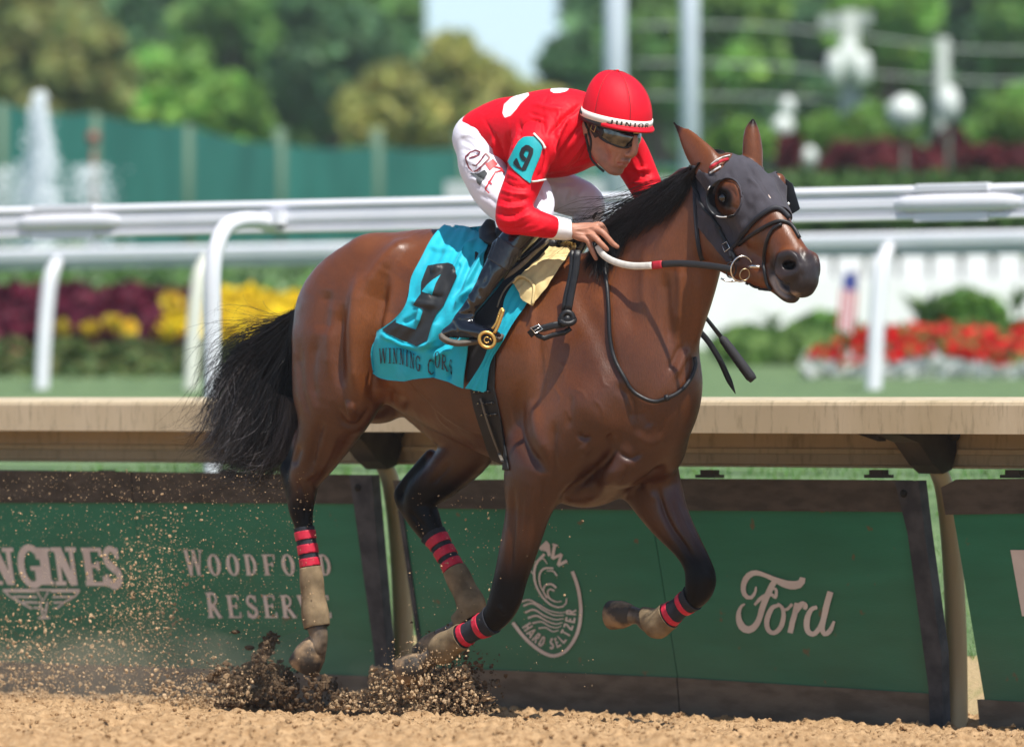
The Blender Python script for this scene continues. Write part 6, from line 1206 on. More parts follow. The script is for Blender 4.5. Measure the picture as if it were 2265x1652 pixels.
# ---- hair
def strands(name, guides, n, width, mat_, parent, seed, fray=.01, clumps=26, seg=11, r_spread=.05, tipw=.25, lenvar=.35, **pr):
    """hair between guide curves (3-D polylines of equal length) as thin three-sided tapering tubes"""
    rg = np.random.default_rng(seed); G = np.array([resample(g, seg, True) for g in guides]); k = len(G)
    cu = np.sort(rg.random(clumps)); co = rg.normal(0, 1, (clumps, 3))
    VV = []; FF = []; base = 0; tt = np.linspace(0, 1, seg)
    for i in range(n):
        u = rg.random(); c = np.argmin(abs(cu-u)); pull = rg.random()*.8
        uu = u+(cu[c]-u)*pull*.8; s_ = uu*(k-1); j = min(int(s_), k-2); f = s_-j
        u0 = u*(k-1); j0 = min(int(u0), k-2); f0 = u0-j0
        A = G[j]*(1-f)+G[j+1]*f; B = G[j0]*(1-f0)+G[j0+1]*f0; w = (tt**.7)[:, None]; C = B*(1-w)+A*w
        ln = 1-lenvar*rg.random()**1.5; C = np.stack([np.interp(tt*ln, tt, C[:, q]) for q in range(3)], 1)
        ph = rg.random(3)*6.28; wav = np.stack([np.sin(tt*(3+4*rg.random())+ph[q])-math.sin(ph[q]) for q in range(3)], 1)
        C = C+wav*fray*(tt**1.2)[:, None]*(.4+rg.random())+co[c]*r_spread*.5*(tt**1.2)[:, None]+RT*rg.normal(0, r_spread)*(.25+.75*tt)[:, None]
        T = np.gradient(C, axis=0); T /= np.linalg.norm(T, axis=1)[:, None]+1e-9; s1 = np.cross(T, [0, -1.0, 0]); s1 /= np.linalg.norm(s1, axis=1)[:, None]+1e-9; s2 = np.cross(T, s1)
        wd = (width*(.6+.8*rg.random())*(1-(1-tipw)*tt**2))[:, None]
        VV.append(np.stack([C+s1*wd, C-s1*wd*.5+s2*wd*.8, C-s1*wd*.5-s2*wd*.8], 1).reshape(-1, 3))
        idx = base+np.arange(seg-1)[:, None]*3
        for a, b in ((0, 1), (1, 2), (2, 0)): FF.append(np.stack([idx[:, 0]+a, idx[:, 0]+b, idx[:, 0]+b+3, idx[:, 0]+a+3], 1))
        base += seg*3
    return obj(name, np.vstack(VV), np.vstack(FF), mat_, parent, **pr)
def build_hair(horse, skin):
    hair = mat("black_hair", (.009,.008,.008), .36, .3); hairb = mat("sunlit_hair", (.085,.076,.078), .5, .5, noise=.3, nscale=12)  # paler second hair colour: sun on the tail locks put into the colour
    g = lambda pts, r0, r1: [W(a, c, r0+(r1-r0)*i/(len(pts)-1)) for i, (a, c) in enumerate(pts)]
    gt = [[(662,692),(622,722),(566,752),(514,808),(494,892),(470,942),(442,945)], [(662,695),(610,745),(560,800),(520,880),(500,950),(477,990),(456,1000)], [(664,700),(625,765),(585,840),(555,920),(530,985),(498,1015),(470,1012)],
          [(666,705),(640,780),(615,870),(595,950),(565,1010),(527,1032),(490,1028)], [(668,710),(650,790),(640,880),(630,960),(607,1015),(570,1035),(530,1034)], [(670,715),(655,800),(650,890),(650,960),(645,1000),(625,1022),(600,1030)]]
    guides = [g(q, 0, [.07, .08, .06, .03, .0, -.03][i]) for i, q in enumerate(gt)]
    strands("tail", guides, 2000, .0012, hair, horse, 3, fray=.040, clumps=24, seg=18, r_spread=.045, lenvar=.5, kind="stuff")
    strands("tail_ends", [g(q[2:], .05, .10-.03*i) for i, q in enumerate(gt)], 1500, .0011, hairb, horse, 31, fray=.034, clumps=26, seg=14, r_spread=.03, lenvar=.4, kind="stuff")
    fly = [g([(655,684),(620,700),(585,704),(545,712),(500,716),(462,730)], 0, .1), g([(655,690),(600,722),(540,740),(500,770),(470,850),(455,900)], 0, .1), g([(650,700),(580,760),(520,850),(480,930),(440,960),(425,930)], 0, .05)]
    strands("tail_wisps", fly, 130, .0009, hair, horse, 4, fray=.05, clumps=20, r_spread=.05, kind="stuff")
    root = [g([(700,640),(680,655),(668,680),(658,720),(652,760)], .0, .02), g([(690,640),(672,665),(660,700),(650,745),(644,800)], .03, .04)]
    strands("tail_root", root, 500, .0016, hair, horse, 6, fray=.01, clumps=20, r_spread=.012, kind="stuff")
    # mane: roots along the crest, lying back along the near side of the neck
    crest = [(1548,360),(1528,368),(1498,384),(1465,402),(1432,424),(1402,448),(1376,474),(1352,503),(1330,535),(1312,562)]
    def mg(off, drop, n=8):
        out = []
        for i in range(len(crest)-1):
            a = np.array(crest[i], float); d = np.array([-118, 84]) if i < 6 else np.array([-48, 52]); e = a+d*.5+np.array([drop*.55, drop*.6]); f = a+d*1.05+np.array([drop*.9, drop])
            pts = resample([tuple(a), tuple(a+d*.25+np.array([drop*.35, drop*.2])), tuple(e), tuple(f)], n); q = []
            for j, (px, py) in enumerate(pts):
                s_ = skin.dist(px, py); w0 = W(px, py, .02+.10*j/n); dd = w0[1] if s_ is None else s_-off*(.4+j/n)
                q.append(P(px, py, min(dd, w0[1]) if s_ is not None else dd))
            out.append(q)
        return out
    strands("mane", mg(.014, 10), 2600, .0012, hair, horse, 8, fray=.010, clumps=40, r_spread=.010, kind="stuff")
    strands("mane", mg(.020, 30), 2400, .0012, hair, horse, 9, fray=.010, clumps=40, r_spread=.010, kind="stuff")
    strands("mane", mg(.016, 46), 1300, .0012, hair, horse, 10, fray=.012, clumps=40, r_spread=.008, lenvar=.5, kind="stuff")
    wis = [g([(1500,385),(1440,405),(1390,425),(1330,440),(1270,452)], 0, .05), g([(1440,420),(1390,440),(1340,462),(1290,470),(1230,478)], 0, .08), g([(1400,450),(1350,475),(1310,500),(1260,520),(1215,545)], 0, .14), g([(1380,480),(1340,510),(1300,545),(1250,580),(1195,590)], .02, .2)]
    strands("mane_wisps", wis, 90, .0010, hair, horse, 11, fray=.03, clumps=16, r_spread=.03, lenvar=.6, kind="stuff")
    fl = [g([(1606,340),(1590,334),(1570,338),(1552,350)], .03, .05), g([(1612,346),(1596,344),(1580,350),(1562,362)], .03, .06), g([(1540,362),(1532,372),(1528,388),(1530,400)], .05, .07)]
    strands("forelock", fl, 350, .0012, hair, horse, 12, fray=.008, clumps=12, r_spread=.012, kind="stuff")
    # long hair behind the near ear and fetlocks
# ================================================================== THE JOCKEY
JF = np.array([.62, -.745, -.25]); JF = JF/np.linalg.norm(JF)     # where his face points: to the right, towards us, a little down
JL = np.cross(JF, [0, 0, 1.0]); JL /= np.linalg.norm(JL); JU = np.cross(JL, JF)
JO = W(1362, 262, .02)                                            # middle of the helmet's rim
def WJ(x, y, r=0.0): return on_plane(x, y, JL, JO+JL*r)           # on the plane r metres to the right of his face's middle
def wl(rows, fn): return [fn(x, y, r).tolist()+[a, b] for x, y, r, a, b in rows]
def wlm(rows, s): return [(WJ(x, y, r)-(2*r*JL if s < 0 else 0)).tolist()+[a, b] for x, y, r, a, b in rows]
def mirror_rt(rows, s): return [(W(x, y, r)-(2*r*RT if s < 0 else 0)).tolist()+[a, b] for x, y, r, a, b in rows]
def build_jockey():
    jk = empty("person", W(1150, 500, 0), "jockey in red silks, white breeches and red helmet crouching low on the horse's neck", "person")
    skinm = mat("skin", (.40,.20,.135), .5, .4, noise=.12, nscale=40, bump=.0005, bscale=300, transl=.12)
    # ---------- body: one continuous figure from toes to skull
    lo, hi = W(1000, 800, .5), W(1480, 130, -.5); lo = np.minimum(lo, hi)-.30; hi = np.maximum(W(1000, 800, .5), W(1480, 130, -.5))+.30
    F = Field((-.62, 23.9, .95), (.66, 25.75, 2.50), .0085)
    X = np.array([.777,-.629,0])
    F.chain(wl([(1085,292,0,.085,.12),(1150,292,0,.105,.135),(1220,300,0,.115,.155),(1275,290,0,.09,.12)], W), k=.03, lat=RT)
    F.chain(wl([(1180,325,.17,.045,.045),(1160,400,.22,.038,.038),(1134,478,.29,.036,.036),(1185,494,.26,.034,.034),(1240,507,.195,.026,.024),(1262,513,.175,.025,.020)], W), k=.02, lat=RT)
    F.chain(wl([(1380,335,-.18,.040,.040),(1424,404,-.24,.034,.034),(1448,460,-.23,.030,.030),(1440,500,-.15,.026,.024),(1430,530,-.11,.025,.02)], W), k=.02, lat=RT)
    F.chain(wl([(1062,312,.09,.078,.075),(1078,385,.13,.064,.060),(1110,440,.16,.056,.052),(1174,496,.185,.045,.045),(1140,535,.222,.036,.036),(1108,580,.27,.030,.030),(1070,645,.31,.022,.022),(1028,706,.336,.018,.018),(1070,738,.345,.012,.020)], W), k=.02, lat=RT)
    F.chain(wl([(1100,325,-.09,.08,.08),(1190,410,-.15,.065,.065),(1290,455,-.22,.046,.046),(1255,570,-.28,.030,.030),(1170,700,-.32,.018,.018),(1190,730,-.33,.012,.02)], W), k=.02, lat=RT)
    F.chain(wl([(1265,285,0,.06,.06),(1300,280,0,.055,.055),(1326,285,0,.052,.052)], W), k=.03, lat=RT)
    A = dict(lat=JL)
    c0 = WJ(1352, 268, 0); F.merge(c0-.14, c0+.14, lambda g: F.seg(g, c0, c0+JU*.001, (.092, .074), (.092, .074), JL, .100), .02)
    V, Q = F.surface(2)
    # head and hand are modelled finer and take the place of the coarse ones
    hx, hy = project(V)
    # ---------- fine head
    G = Field(tuple(JO-np.array([.17,.17,.24])), tuple(JO+np.array([.17,.17,.16])), .0034)
    G.merge(c0-.14, c0+.14, lambda g: G.seg(g, c0, c0+JU*.001, (.090, .073), (.090, .073), JL, .098), .02)
    G.chain(wl([(1382,300,0,.043,.056),(1377,325,0,.042,.049),(1369,350,0,.038,.040),(1360,368,0,.028,.028)], WJ), k=.02, **A)
    G.chain(wl([(1335,300,0,.06,.060),(1345,330,0,.05,.050),(1352,355,0,.03,.034)], WJ), k=.02, **A)
    for s in (1, -1):
        G.chain(wlm([(1308,308,.058,.022,.014),(1318,338,.050,.020,.014),(1338,362,.032,.018,.014),(1352,375,.014,.014,.014)], s), k=.02, **A)
        c_ = WJ(1352,318,.048)-(2*.048*JL if s < 0 else 0); G.ell(c_, (.024,.02,.024), lat=JL, k=.018)
        G.ell(WJ(1388,343.5,.011)-(2*.011*JL if s < 0 else 0), (.0085,.0075,.008), lat=JL, k=.006)
    G.chain(wl([(1404,306,0,.012,.012),(1405,322,0,.014,.010),(1402,336,0,.015,.0115),(1397,343,0,.012,.011)], WJ), k=.008, **A)
    G.chain(wl([(1387,357,-.016,.008,.010),(1386,357,0,.0095,.010),(1378,358,.016,.007,.010)], WJ), k=.006, **A)
    G.chain(wl([(1381,366,-.012,.008,.009),(1380,366,0,.0095,.009),(1373,365,.012,.007,.009)], WJ), k=.006, **A)
    G.ell(WJ(1366,378,0), (.017,.020,.016), lat=JL, k=.012)
    G.chain(wl([(1265,285,0,.06,.058),(1300,290,.01,.055,.052),(1330,300,.01,.045,.045)], WJ), k=.03, **A)
    G.ell(WJ(1294,283,.078), (.019,.009,.030), ax=JU*.96-JF*.15, lat=JL, k=.006)
    G.ell(WJ(1296,281,.088), (.010,.007,.019), ax=JU, lat=JL, k=.004, cut=True)
    Vh, Qh = G.surface(2)
    Vh = sculpt(Vh, Qh, [([(1368,362),(1378,362.5),(1388,361)], 2.0, -.006, 0), ([(1384,349),(1394,351)], 2.6, -.003), ([(1372,338),(1362,352),(1362,364)], 3, -.003), ([(1372,370),(1382,371)], 2.4, -.0025), ([(1388,349),(1386,354)], 1.5, -.002), ([(1340,335),(1350,352)], 5, -.003)])
    # ---------- fine right hand: back of the hand, five fingers closing on the rein
    K = Field(tuple(W(1310, 540, .14)-np.array([.13,.13,.11])), tuple(W(1310, 540, .14)+np.array([.13,.13,.11])), .0026)
    Hd = lambda pts: [W(*cz(px, py), r).tolist()+[a, b] for px, py, r, a, b in pts]
    K.chain(Hd([(330,560,.205,.026,.022),(520,570,.185,.026,.019),(680,600,.170,.033,.016),(850,610,.155,.036,.015),(980,600,.145,.030,.013)]), k=.010, lat=np.array([0.,-1,.2]))
    K.chain(Hd([(660,690,.178,.013,.013),(810,760,.170,.0105,.0105),(880,900,.160,.0095,.0095),(930,1010,.152,.0088,.0088),(975,1100,.146,.0075,.0075)]), k=.006, lat=RT, n=6)      # little finger
    K.chain(Hd([(860,640,.165,.0125,.0125),(965,710,.165,.0110,.0110),(1050,800,.160,.0102,.0102),(1130,880,.150,.0095,.0095),(1180,930,.140,.0082,.0082)]), k=.006, lat=RT, n=6)      # ring finger
    K.chain(Hd([(930,540,.150,.0125,.0125),(1080,600,.150,.0112,.0112),(1200,720,.140,.0104,.0104),(1290,820,.128,.0096,.0096),(1375,880,.118,.0082,.0082)]), k=.006, lat=RT, n=6)     # middle finger
    K.chain(Hd([(900,500,.135,.0125,.0125),(1045,465,.130,.0112,.0112),(1130,560,.118,.0104,.0104),(1180,650,.105,.0096,.0096),(1200,720,.098,.0082,.0082)]), k=.006, lat=RT, n=6)      # forefinger
    K.chain(Hd([(640,560,.150,.014,.014),(820,560,.120,.0125,.0125),(960,620,.105,.0115,.0115),(1040,700,.098,.0095,.0095)]), k=.008, lat=RT, n=6)                                  # thumb, on the inner side
    Vk, Qk = K.surface(1)
    Vk = sculpt(Vk, Qk, [(cc(cz, [(560,560),(760,540),(960,500)]), 1.6, .0018), (cc(cz, [(560,620),(740,650),(900,640)]), 1.6, .0018), (cc(cz, [(600,590),(760,600),(900,580)]), 2, -.0018), (cc(cz, [(700,680),(800,620),(900,600)]), 2, -.0015), (cc(cz, [(1030,680),(1010,760)]), 1.2, -.0012), (cc(cz, [(860,780),(800,800)]), 1.2, -.0012)])
    nails = mat("nail", (.55,.36,.30), .35, .5)
    # assemble the one body mesh: coarse figure without head and right hand, fine head, fine hand
    hd = np.linalg.norm(V-c0, axis=1); keep = (hd > .135) | (V[:, 2] < JO[2]-.16)
    wr = W(1262, 510, .175); keep &= ~((np.linalg.norm(V-wr, axis=1) < .05) & (hx > 1256))
    Qc = Q[keep[Q].all(1)]
    Vall = np.vstack([V, Vh, Vk]); Qall = np.vstack([Qc, Qh+len(V), Qk+len(V)+len(Vh)])
    me = mesh_from("body", Vall, Qall); x, y = project(Vall); col = np.tile([.40,.185,.120], (len(Vall), 1))
    lip = sstep(6, 2, poly_dist(x, y, [(1368,362),(1380,362),(1388,361)])[0]*1.0); beard = sstep(16, 4, poly_dist(x, y, [(1330,360),(1350,376),(1372,378)])[0])*.35+sstep(5, 1, poly_dist(x, y, [(1376,352),(1392,353)])[0])*.3
    col = col*(1-beard[:, None])+np.array([.16,.10,.08])*beard[:, None]; col = col*(1-lip[:, None]*.6)+np.array([.40,.12,.10])*lip[:, None]*.6
    color_attr(me, "tint", np.c_[col, np.ones(len(Vall))])
    nt = skinm.node_tree; at = nt.nodes.new("ShaderNodeAttribute"); at.attribute_name = "tint"
    for l in list(nt.links):
        if l.to_socket.name == 'Base Color': src = l.from_node; nt.links.remove(l); nt.links.new(at.outputs["Color"], src.inputs[0]); nt.links.new(src.outputs[0], nt.nodes["Principled BSDF"].inputs["Base Color"])
    link("body", me, skinm, jk)
    hsk = Skin(Vh, Qh)
    hair = mat("short_dark_hair", (.02,.014,.012), .6)
    kk = inside(*project(Vh), [(1290,250),(1330,255),(1330,300),(1316,306),(1308,292),(1306,275),(1290,268)]); Nh = normals(Vh, Qh)
    Vo, Qo, _ = trimmed(Vh, Qh, kk, .0025, Nh, .002); obj("hair", Vo, Qo, hair, jk)
    # ---------- silks
    red = bpy.data.materials.new("red_silk")
    F = Field((-.62, 23.9, 1.72), (.66, 25.75, 2.50), .0070)
    F.chain(wl([(1088,304,0,.108,.155),(1150,300,0,.138,.168),(1218,296,0,.158,.195),(1262,288,0,.142,.185),(1292,287,0,.085,.105),(1306,292,-.01,.055,.065)], W), k=.03, lat=RT, n=8)
    F.chain(wl([(1078,300,.04,.085,.13),(1110,290,.0,.10,.14)], W), k=.04, lat=RT)
    F.chain(wl([(1205,305,.14,.095,.075),(1180,330,.195,.085,.072),(1162,390,.235,.072,.064),(1138,452,.285,.066,.058),(1132,484,.30,.055,.052)], W), k=.03, lat=RT, n=8)
    F.chain(wl([(1132,482,.30,.054,.052),(1165,489,.285,.052,.050),(1200,498,.25,.045,.044),(1222,503,.222,.040,.038)], W), k=.02, lat=RT, n=6)
    F.chain(wl([(1360,320,-.14,.10,.08),(1392,345,-.20,.075,.068),(1425,405,-.24,.062,.055),(1450,462,-.23,.055,.05),(1443,495,-.16,.042,.04)], W), k=.03, lat=RT, n=8)
    Vs, Qs = F.surface(2)
    SF = [ # creases of the silk
      ([(1148,318),(1146,292),(1160,272),(1185,264),(1204,276)], 2.2, -.004), ([(1070,262),(1088,292),(1104,330),(1120,366)], 2.4, -.003), ([(1215,205),(1200,240),(1205,280)], 2.2, -.002),
      ([(1080,330),(1092,352),(1110,372)], 3, .006), ([(1096,296),(1104,330),(1112,352)], 2.6, -.006), ([(1128,290),(1126,316),(1130,338)], 2.6, -.006), ([(1240,240),(1232,280),(1236,320)], 3, .005), ([(1300,320),(1286,350),(1262,380)], 3, -.006),
      ([(1120,296),(1122,330),(1116,360)], 4, -.006), ([(1090,300),(1098,340),(1110,365)], 4, .006), ([(1135,300),(1134,330)], 3, .005), ([(1105,310),(1112,350)], 3, -.005), ([(1150,270),(1146,300),(1128,330)], 5, -.008), ([(1168,262),(1200,270),(1205,300)], 4, -.006),
      ([(1285,232),(1250,262),(1215,300)], 5, -.008), ([(1262,250),(1240,290),(1222,330),(1216,360)], 5, .008), ([(1292,270),(1262,310),(1236,350)], 5, -.008), ([(1300,300),(1270,340),(1240,372)], 5, .007), ([(1322,345),(1290,360),(1255,375)], 4, -.006),
      ([(1212,320),(1210,350),(1202,380)], 4, -.006), ([(1222,330),(1219,365),(1208,392)], 3, .006), ([(1196,380),(1190,395)], 3, -.004),
      ([(1112,400),(1140,412),(1172,416)], 3, -.005), ([(1108,420),(1140,430),(1175,430)], 3, .005), ([(1104,440),(1135,446),(1165,440)], 3, -.005), ([(1100,455),(1135,462),(1170,452)], 3.4, .006), ([(1098,470),(1130,476),(1165,462)], 3, -.006), ([(1100,485),(1135,490),(1172,474)], 3, .005), ([(1104,498),(1140,506),(1180,488)], 3, -.004), ([(1140,515),(1180,512),(1210,500)], 3, .003), ([(1122,385),(1150,398)], 3, .004),
      ([(1230,400),(1270,398),(1300,384)], 5, .006), ([(1210,388),(1250,386),(1290,370)], 5, -.006), ([(1400,330),(1418,360),(1420,390)], 3.5, -.005), ([(1396,350),(1410,375),(1436,372)], 3.5, .006), ([(1392,380),(1420,388),(1446,380)], 3, -.005), ([(1396,402),(1425,404),(1450,392)], 3, .005),
      ([(1180,230),(1220,240),(1250,240)], 7, .004), ([(1170,250),(1210,262)], 6, -.004)]
    Vs = sculpt(Vs, Qs, [(p_, w_*.8, a_*2.1) for p_, w_, a_ in SF])
    me = mesh_from("silks", Vs, Qs); x, y = project(Vs)
    b1 = inside(x, y, cc(c1, [(702,357),(640,360),(560,400),(508,450),(495,520),(515,556),(560,540),(605,490),(640,440),(708,375)])); b2 = inside(x, y, cc(c1, [(880,325),(960,312),(1035,314),(1005,345),(950,358),(905,360),(880,345)])); b3 = 24-np.hypot(x-1342, y-374)
    wht = np.clip(np.maximum(np.maximum(b1, b2), b3)/3+.5, 0, 1)[:, None]; Ns = normals(Vs, Qs); wht *= (Ns[:, 1:2] < .25)
    color_attr(me, "tint", np.c_[np.repeat(wht, 3, 1), np.ones(len(Vs))])
    red.use_nodes = True; nt = red.node_tree; bs = nt.nodes["Principled BSDF"]; N_ = nt.nodes.new; L_ = nt.links.new
    at = N_("ShaderNodeAttribute"); at.attribute_name = "tint"; mx = N_("ShaderNodeMix"); mx.data_type = 'RGBA'; rp = N_("ShaderNodeMapRange"); rp.inputs["From Min"].default_value = .40; rp.inputs["From Max"].default_value = .60
    L_(at.outputs["Fac"], rp.inputs[0]); L_(rp.outputs[0], mx.inputs["Factor"]); mx.inputs["A"].default_value = (.66,.004,.016,1); mx.inputs["B"].default_value = (.80,.79,.80,1); L_(mx.outputs["Result"], bs.inputs["Base Color"])
    bs.inputs["Roughness"].default_value = .58; bs.inputs["Specular IOR Level"].default_value = .2
    tc = N_("ShaderNodeTexCoord"); mp = N_("ShaderNodeMapping"); mp.inputs["Scale"].default_value = (18, 18, 9); mp.inputs["Rotation"].default_value = (.4, .9, .3); nz = N_("ShaderNodeTexNoise"); nz.inputs["Scale"].default_value = 1.6; nz.inputs["Detail"].default_value = 1.5; nz.inputs["Distortion"].default_value = .5
    L_(tc.outputs["Object"], mp.inputs[0]); L_(mp.outputs[0], nz.inputs["Vector"]); bp = N_("ShaderNodeBump"); bp.inputs["Distance"].default_value = .007; bp.inputs["Strength"].default_value = .5; nz2 = N_("ShaderNodeTexNoise"); nz2.inputs["Scale"].default_value = 3.4; nz2.inputs["Detail"].default_value = 3; mp2 = N_("ShaderNodeMapping"); mp2.inputs["Scale"].default_value = (26, 10, 22); mp2.inputs["Rotation"].default_value = (1.1, .3, .8); L_(tc.outputs["Object"], mp2.inputs[0]); L_(mp2.outputs[0], nz2.inputs["Vector"]); ad = N_("ShaderNodeMath"); ad.operation = 'MULTIPLY_ADD'; ad.inputs[1].default_value = .35; L_(nz2.outputs[0], ad.inputs[0]); L_(nz.outputs[0], ad.inputs[2]); L_(ad.outputs[0], bp.inputs["Height"]); L_(bp.outputs[0], bs.inputs["Normal"])
    link("silks", me, red, jk); ssk = Skin(Vs, Qs)
    # cuff
    F = Field(tuple(W(1240, 504, .2)-.11), tuple(W(1240, 504, .2)+.11), .0034)
    F.chain(wl([(1218,503,.218,.043,.041),(1240,506,.200,.040,.036),(1258,509,.186,.036,.032)], W), k=.01, lat=RT)
    V2, Q2 = F.surface(1); x2, y2 = project(V2); k2 = np.minimum((x2-y2*.06-1182.5), (1265-x2)+(y2-505)*.08); Vo, Qo, _ = trimmed(V2, Q2, k2, .0, None, .002)
    wsilk = mat("white_cuff", (.80,.79,.80), .5, .4, bump=.002, bscale=30); obj("cuff", Vo, Qo, wsilk, jk)
    # number armband with its white straps
    N2 = normals(Vs, Qs); ap = cc(c8, [(405,955),(470,945),(540,948),(570,960),(600,985),(640,1060),(642,1110),(612,1210),(560,1330),(510,1460),(500,1530),(485,1545),(400,1480),(300,1390),(240,1320),(214,1265),(250,1190),(300,1090),(350,1010)])
    Vo, Qo, _ = trimmed(Vs, Qs, np.where(N2[:, 1] < .3, inside(x, y, ap), -9.), .0045, N2, .003)
    arm = obj("armband", Vo, Qo, mat("teal_armband", (.008,.34,.38), .45, .45, bump=.0012, bscale=24), jk); ask = Skin(Vo, Qo)
    wst = mat("white_elastic", (.66,.66,.62), .6)
    for q, w in (([(545,915),(590,965),(640,1020),(672,1080)], .005), ([(505,1525),(570,1515),(655,1490)], .0105)):
        b = MB(); b.tube([ssk.at(a, c, .007) for a, c in resample(cc(c8, q), 10)], w, 8, flat=.0035); b.build("armband_strap", wst, jk)
    b = MB(); b.ico(ssk.at(*c8(668,1085), .009), .0055, 2); b.build("armband_snap", wst, arm)
    blk = mat("black_vinyl", (.012,.012,.013), .4)
    nine = [[(440,1050),(480,1055),(535,1100),(530,1160),(495,1245),(440,1370),(400,1385),(385,1350),(450,1220),(478,1145),(474,1128),(440,1120)], [(440,1050),(440,1120),(425,1140),(412,1180),(430,1205),(450,1220),(425,1260),(390,1245),(365,1200),(358,1160),(385,1090)],
            [(330,1225),(360,1300),(330,1318),(385,1350),(400,1385),(330,1345),(285,1295),(280,1275),(315,1220)]]
    v, f = poly_mesh([cc(c8, p) for p in nine], 4); obj("armband_number", [ask.at(a, c, .003+l) for a, c, l in v], f, blk, arm)
    # ---------- breeches
    F = Field((-.62, 23.9, 1.40), (.66, 25.75, 2.35), .0075)
    F.chain(wl([(1062,305,.03,.095,.14),(1110,315,.0,.10,.15)], W), k=.03, lat=RT)
    for s in (1, -1): F.chain(mirror_rt([(1068,322,.085,.088,.090),(1070,362,.115,.086,.084)], s), k=.03, lat=RT)
    F.chain(wl([(1068,322,.09,.086,.085),(1070,374,.14,.082,.078),(1094,425,.165,.078,.070),(1135,465,.18,.068,.060),(1176,490,.185,.056,.052),(1165,508,.19,.048,.046)], W), k=.03, lat=RT, n=7)
    F.chain(wl([(1100,325,-.09,.10,.09),(1185,395,-.14,.088,.078),(1250,428,-.19,.076,.068),(1298,448,-.22,.064,.060),(1300,480,-.23,.052,.050)], W), k=.03, lat=RT, n=7)
    F.chain(wl([(1165,385,.10,.05,.05),(1190,430,.13,.052,.05),(1198,475,.16,.046,.042)], W), k=.03, lat=RT)
    Vb, Qb = F.surface(2)
    Vb = sculpt(Vb, Qb, [([(1022,330),(1046,336),(1070,352)], 3.5, -.007), ([(1024,350),(1050,362),(1076,380)], 3.5, .006), ([(1018,300),(1040,300),(1062,312)], 3.5, .006), ([(1040,372),(1060,392),(1084,405)], 3.5, -.006), ([(1030,262),(1050,272),(1064,292)], 3.5, .005), ([(1030,270),(1050,265),(1066,270)], 3, -.004), ([(1025,290),(1048,285),(1066,300)], 3, .004), ([(1020,310),(1040,320),(1055,340)], 4, -.005), ([(1036,395),(1060,400),(1085,420)], 4, .005), ([(1060,430),(1085,440),(1100,455)], 4, -.005), ([(1185,410),(1205,450),(1215,480)], 5, -.008), ([(1240,410),(1225,440),(1222,470)], 6, .008), ([(1258,415),(1248,450)], 5, -.007), ([(1290,420),(1270,450)], 5, .006), ([(1310,430),(1300,455)], 4, -.005), ([(1200,395),(1240,405),(1280,400)], 5, -.006), ([(1176,470),(1196,500)], 4, .006)])
    Nb = normals(Vb, Qb); xb, yb = project(Vb)
    br = obj("breeches", Vb, Qb, mat("white_breeches", (.72,.71,.80), .55, .4, noise=.04, nscale=8, bump=.003, bscale=22, sheen=.1), jk); bsk = Skin(Vb, Qb)
    mar = mat("maroon_print", (.16,.010,.020), .5); redp = mat("red_print", (.55,.02,.03), .5); gry = mat("grey_print", (.07,.075,.08), .5)
    # big outlined letters down the thigh
    def dec(name, polys, m, off=.003):
        v, f = poly_mesh(polys, 4); obj(name, [bsk.at(a, c, off+l) for a, c, l in v], f, m, br)
    dec("printed_letter", stroke(cc(c1, [(205,870),(215,905),(232,950)]), 3, 3)+stroke(cc(c1, [(205,870),(240,835),(285,815),(320,830),(300,860),(262,870),(235,882)]), 3.2, 3.2)+stroke(cc(c1, [(232,950),(262,985),(300,975),(350,925),(395,875)]), 3.4, 3.4)+stroke(cc(c1, [(262,930),(290,935),(330,890),(362,840)]), 3, 3)+stroke(cc(c1, [(362,840),(395,875)]), 3, 3), mar)
    dec("printed_emblem", [cc(c1, [(360,925),(420,885),(455,925),(395,975)])], redp); dec("printed_emblem", [cc(c1, [(235,995),(300,1000),(355,970),(378,1000),(345,1050),(320,1095),(298,1070),(290,1035)])], gry)
    dec("printed_letter", stroke(cc(c1, [(480,960),(510,1000)]), 3.2)+stroke(cc(c1, [(495,975),(440,990),(400,1060),(362,1120)]), 3.6, 3)+stroke(cc(c1, [(430,945),(480,960)]), 3)+stroke(cc(c1, [(385,1065),(415,1085)]), 3)+stroke(cc(c1, [(362,1120),(395,1155)]), 2.6), redp)
    # ---------- boots
    patent = mat("patent_leather", (.004,.005,.009), .12, .6, coat=.4, bump=.0022, bscale=26)
    for s, rows, ft in ((1, [(1172,500,.190,.052,.052),(1144,528,.215,.056,.052),(1117,560,.250,.053,.048),(1096,598,.285,.046,.042),(1070,642,.310,.038,.036),(1042,682,.330,.031,.030),(1024,708,.338,.034,.031)], [(992,738,.345,.025,.030),(1020,730,.345,.036,.034),(1060,735,.345,.029,.036),(1094,742,.345,.018,.030)]),
                        (-1, [(1302,462,-.235,.052,.050),(1290,500,-.25,.048,.046),(1255,570,-.28,.042,.042),(1205,650,-.30,.034,.034),(1170,700,-.32,.032,.032)], [(1130,730,-.33,.026,.030),(1170,725,-.33,.034,.034),(1210,735,-.33,.022,.032)])):
        c_ = W(*rows[2][:2], rows[2][2]); F = Field(tuple(c_-np.array([.28,.25,.30])), tuple(c_+np.array([.20,.25,.24])), .0062)
        F.chain(wl(rows, W), k=.02, lat=RT, n=7); F.chain(wl(ft, W), k=.025, lat=RT, n=7)
        Vt, Qt = F.surface(1)
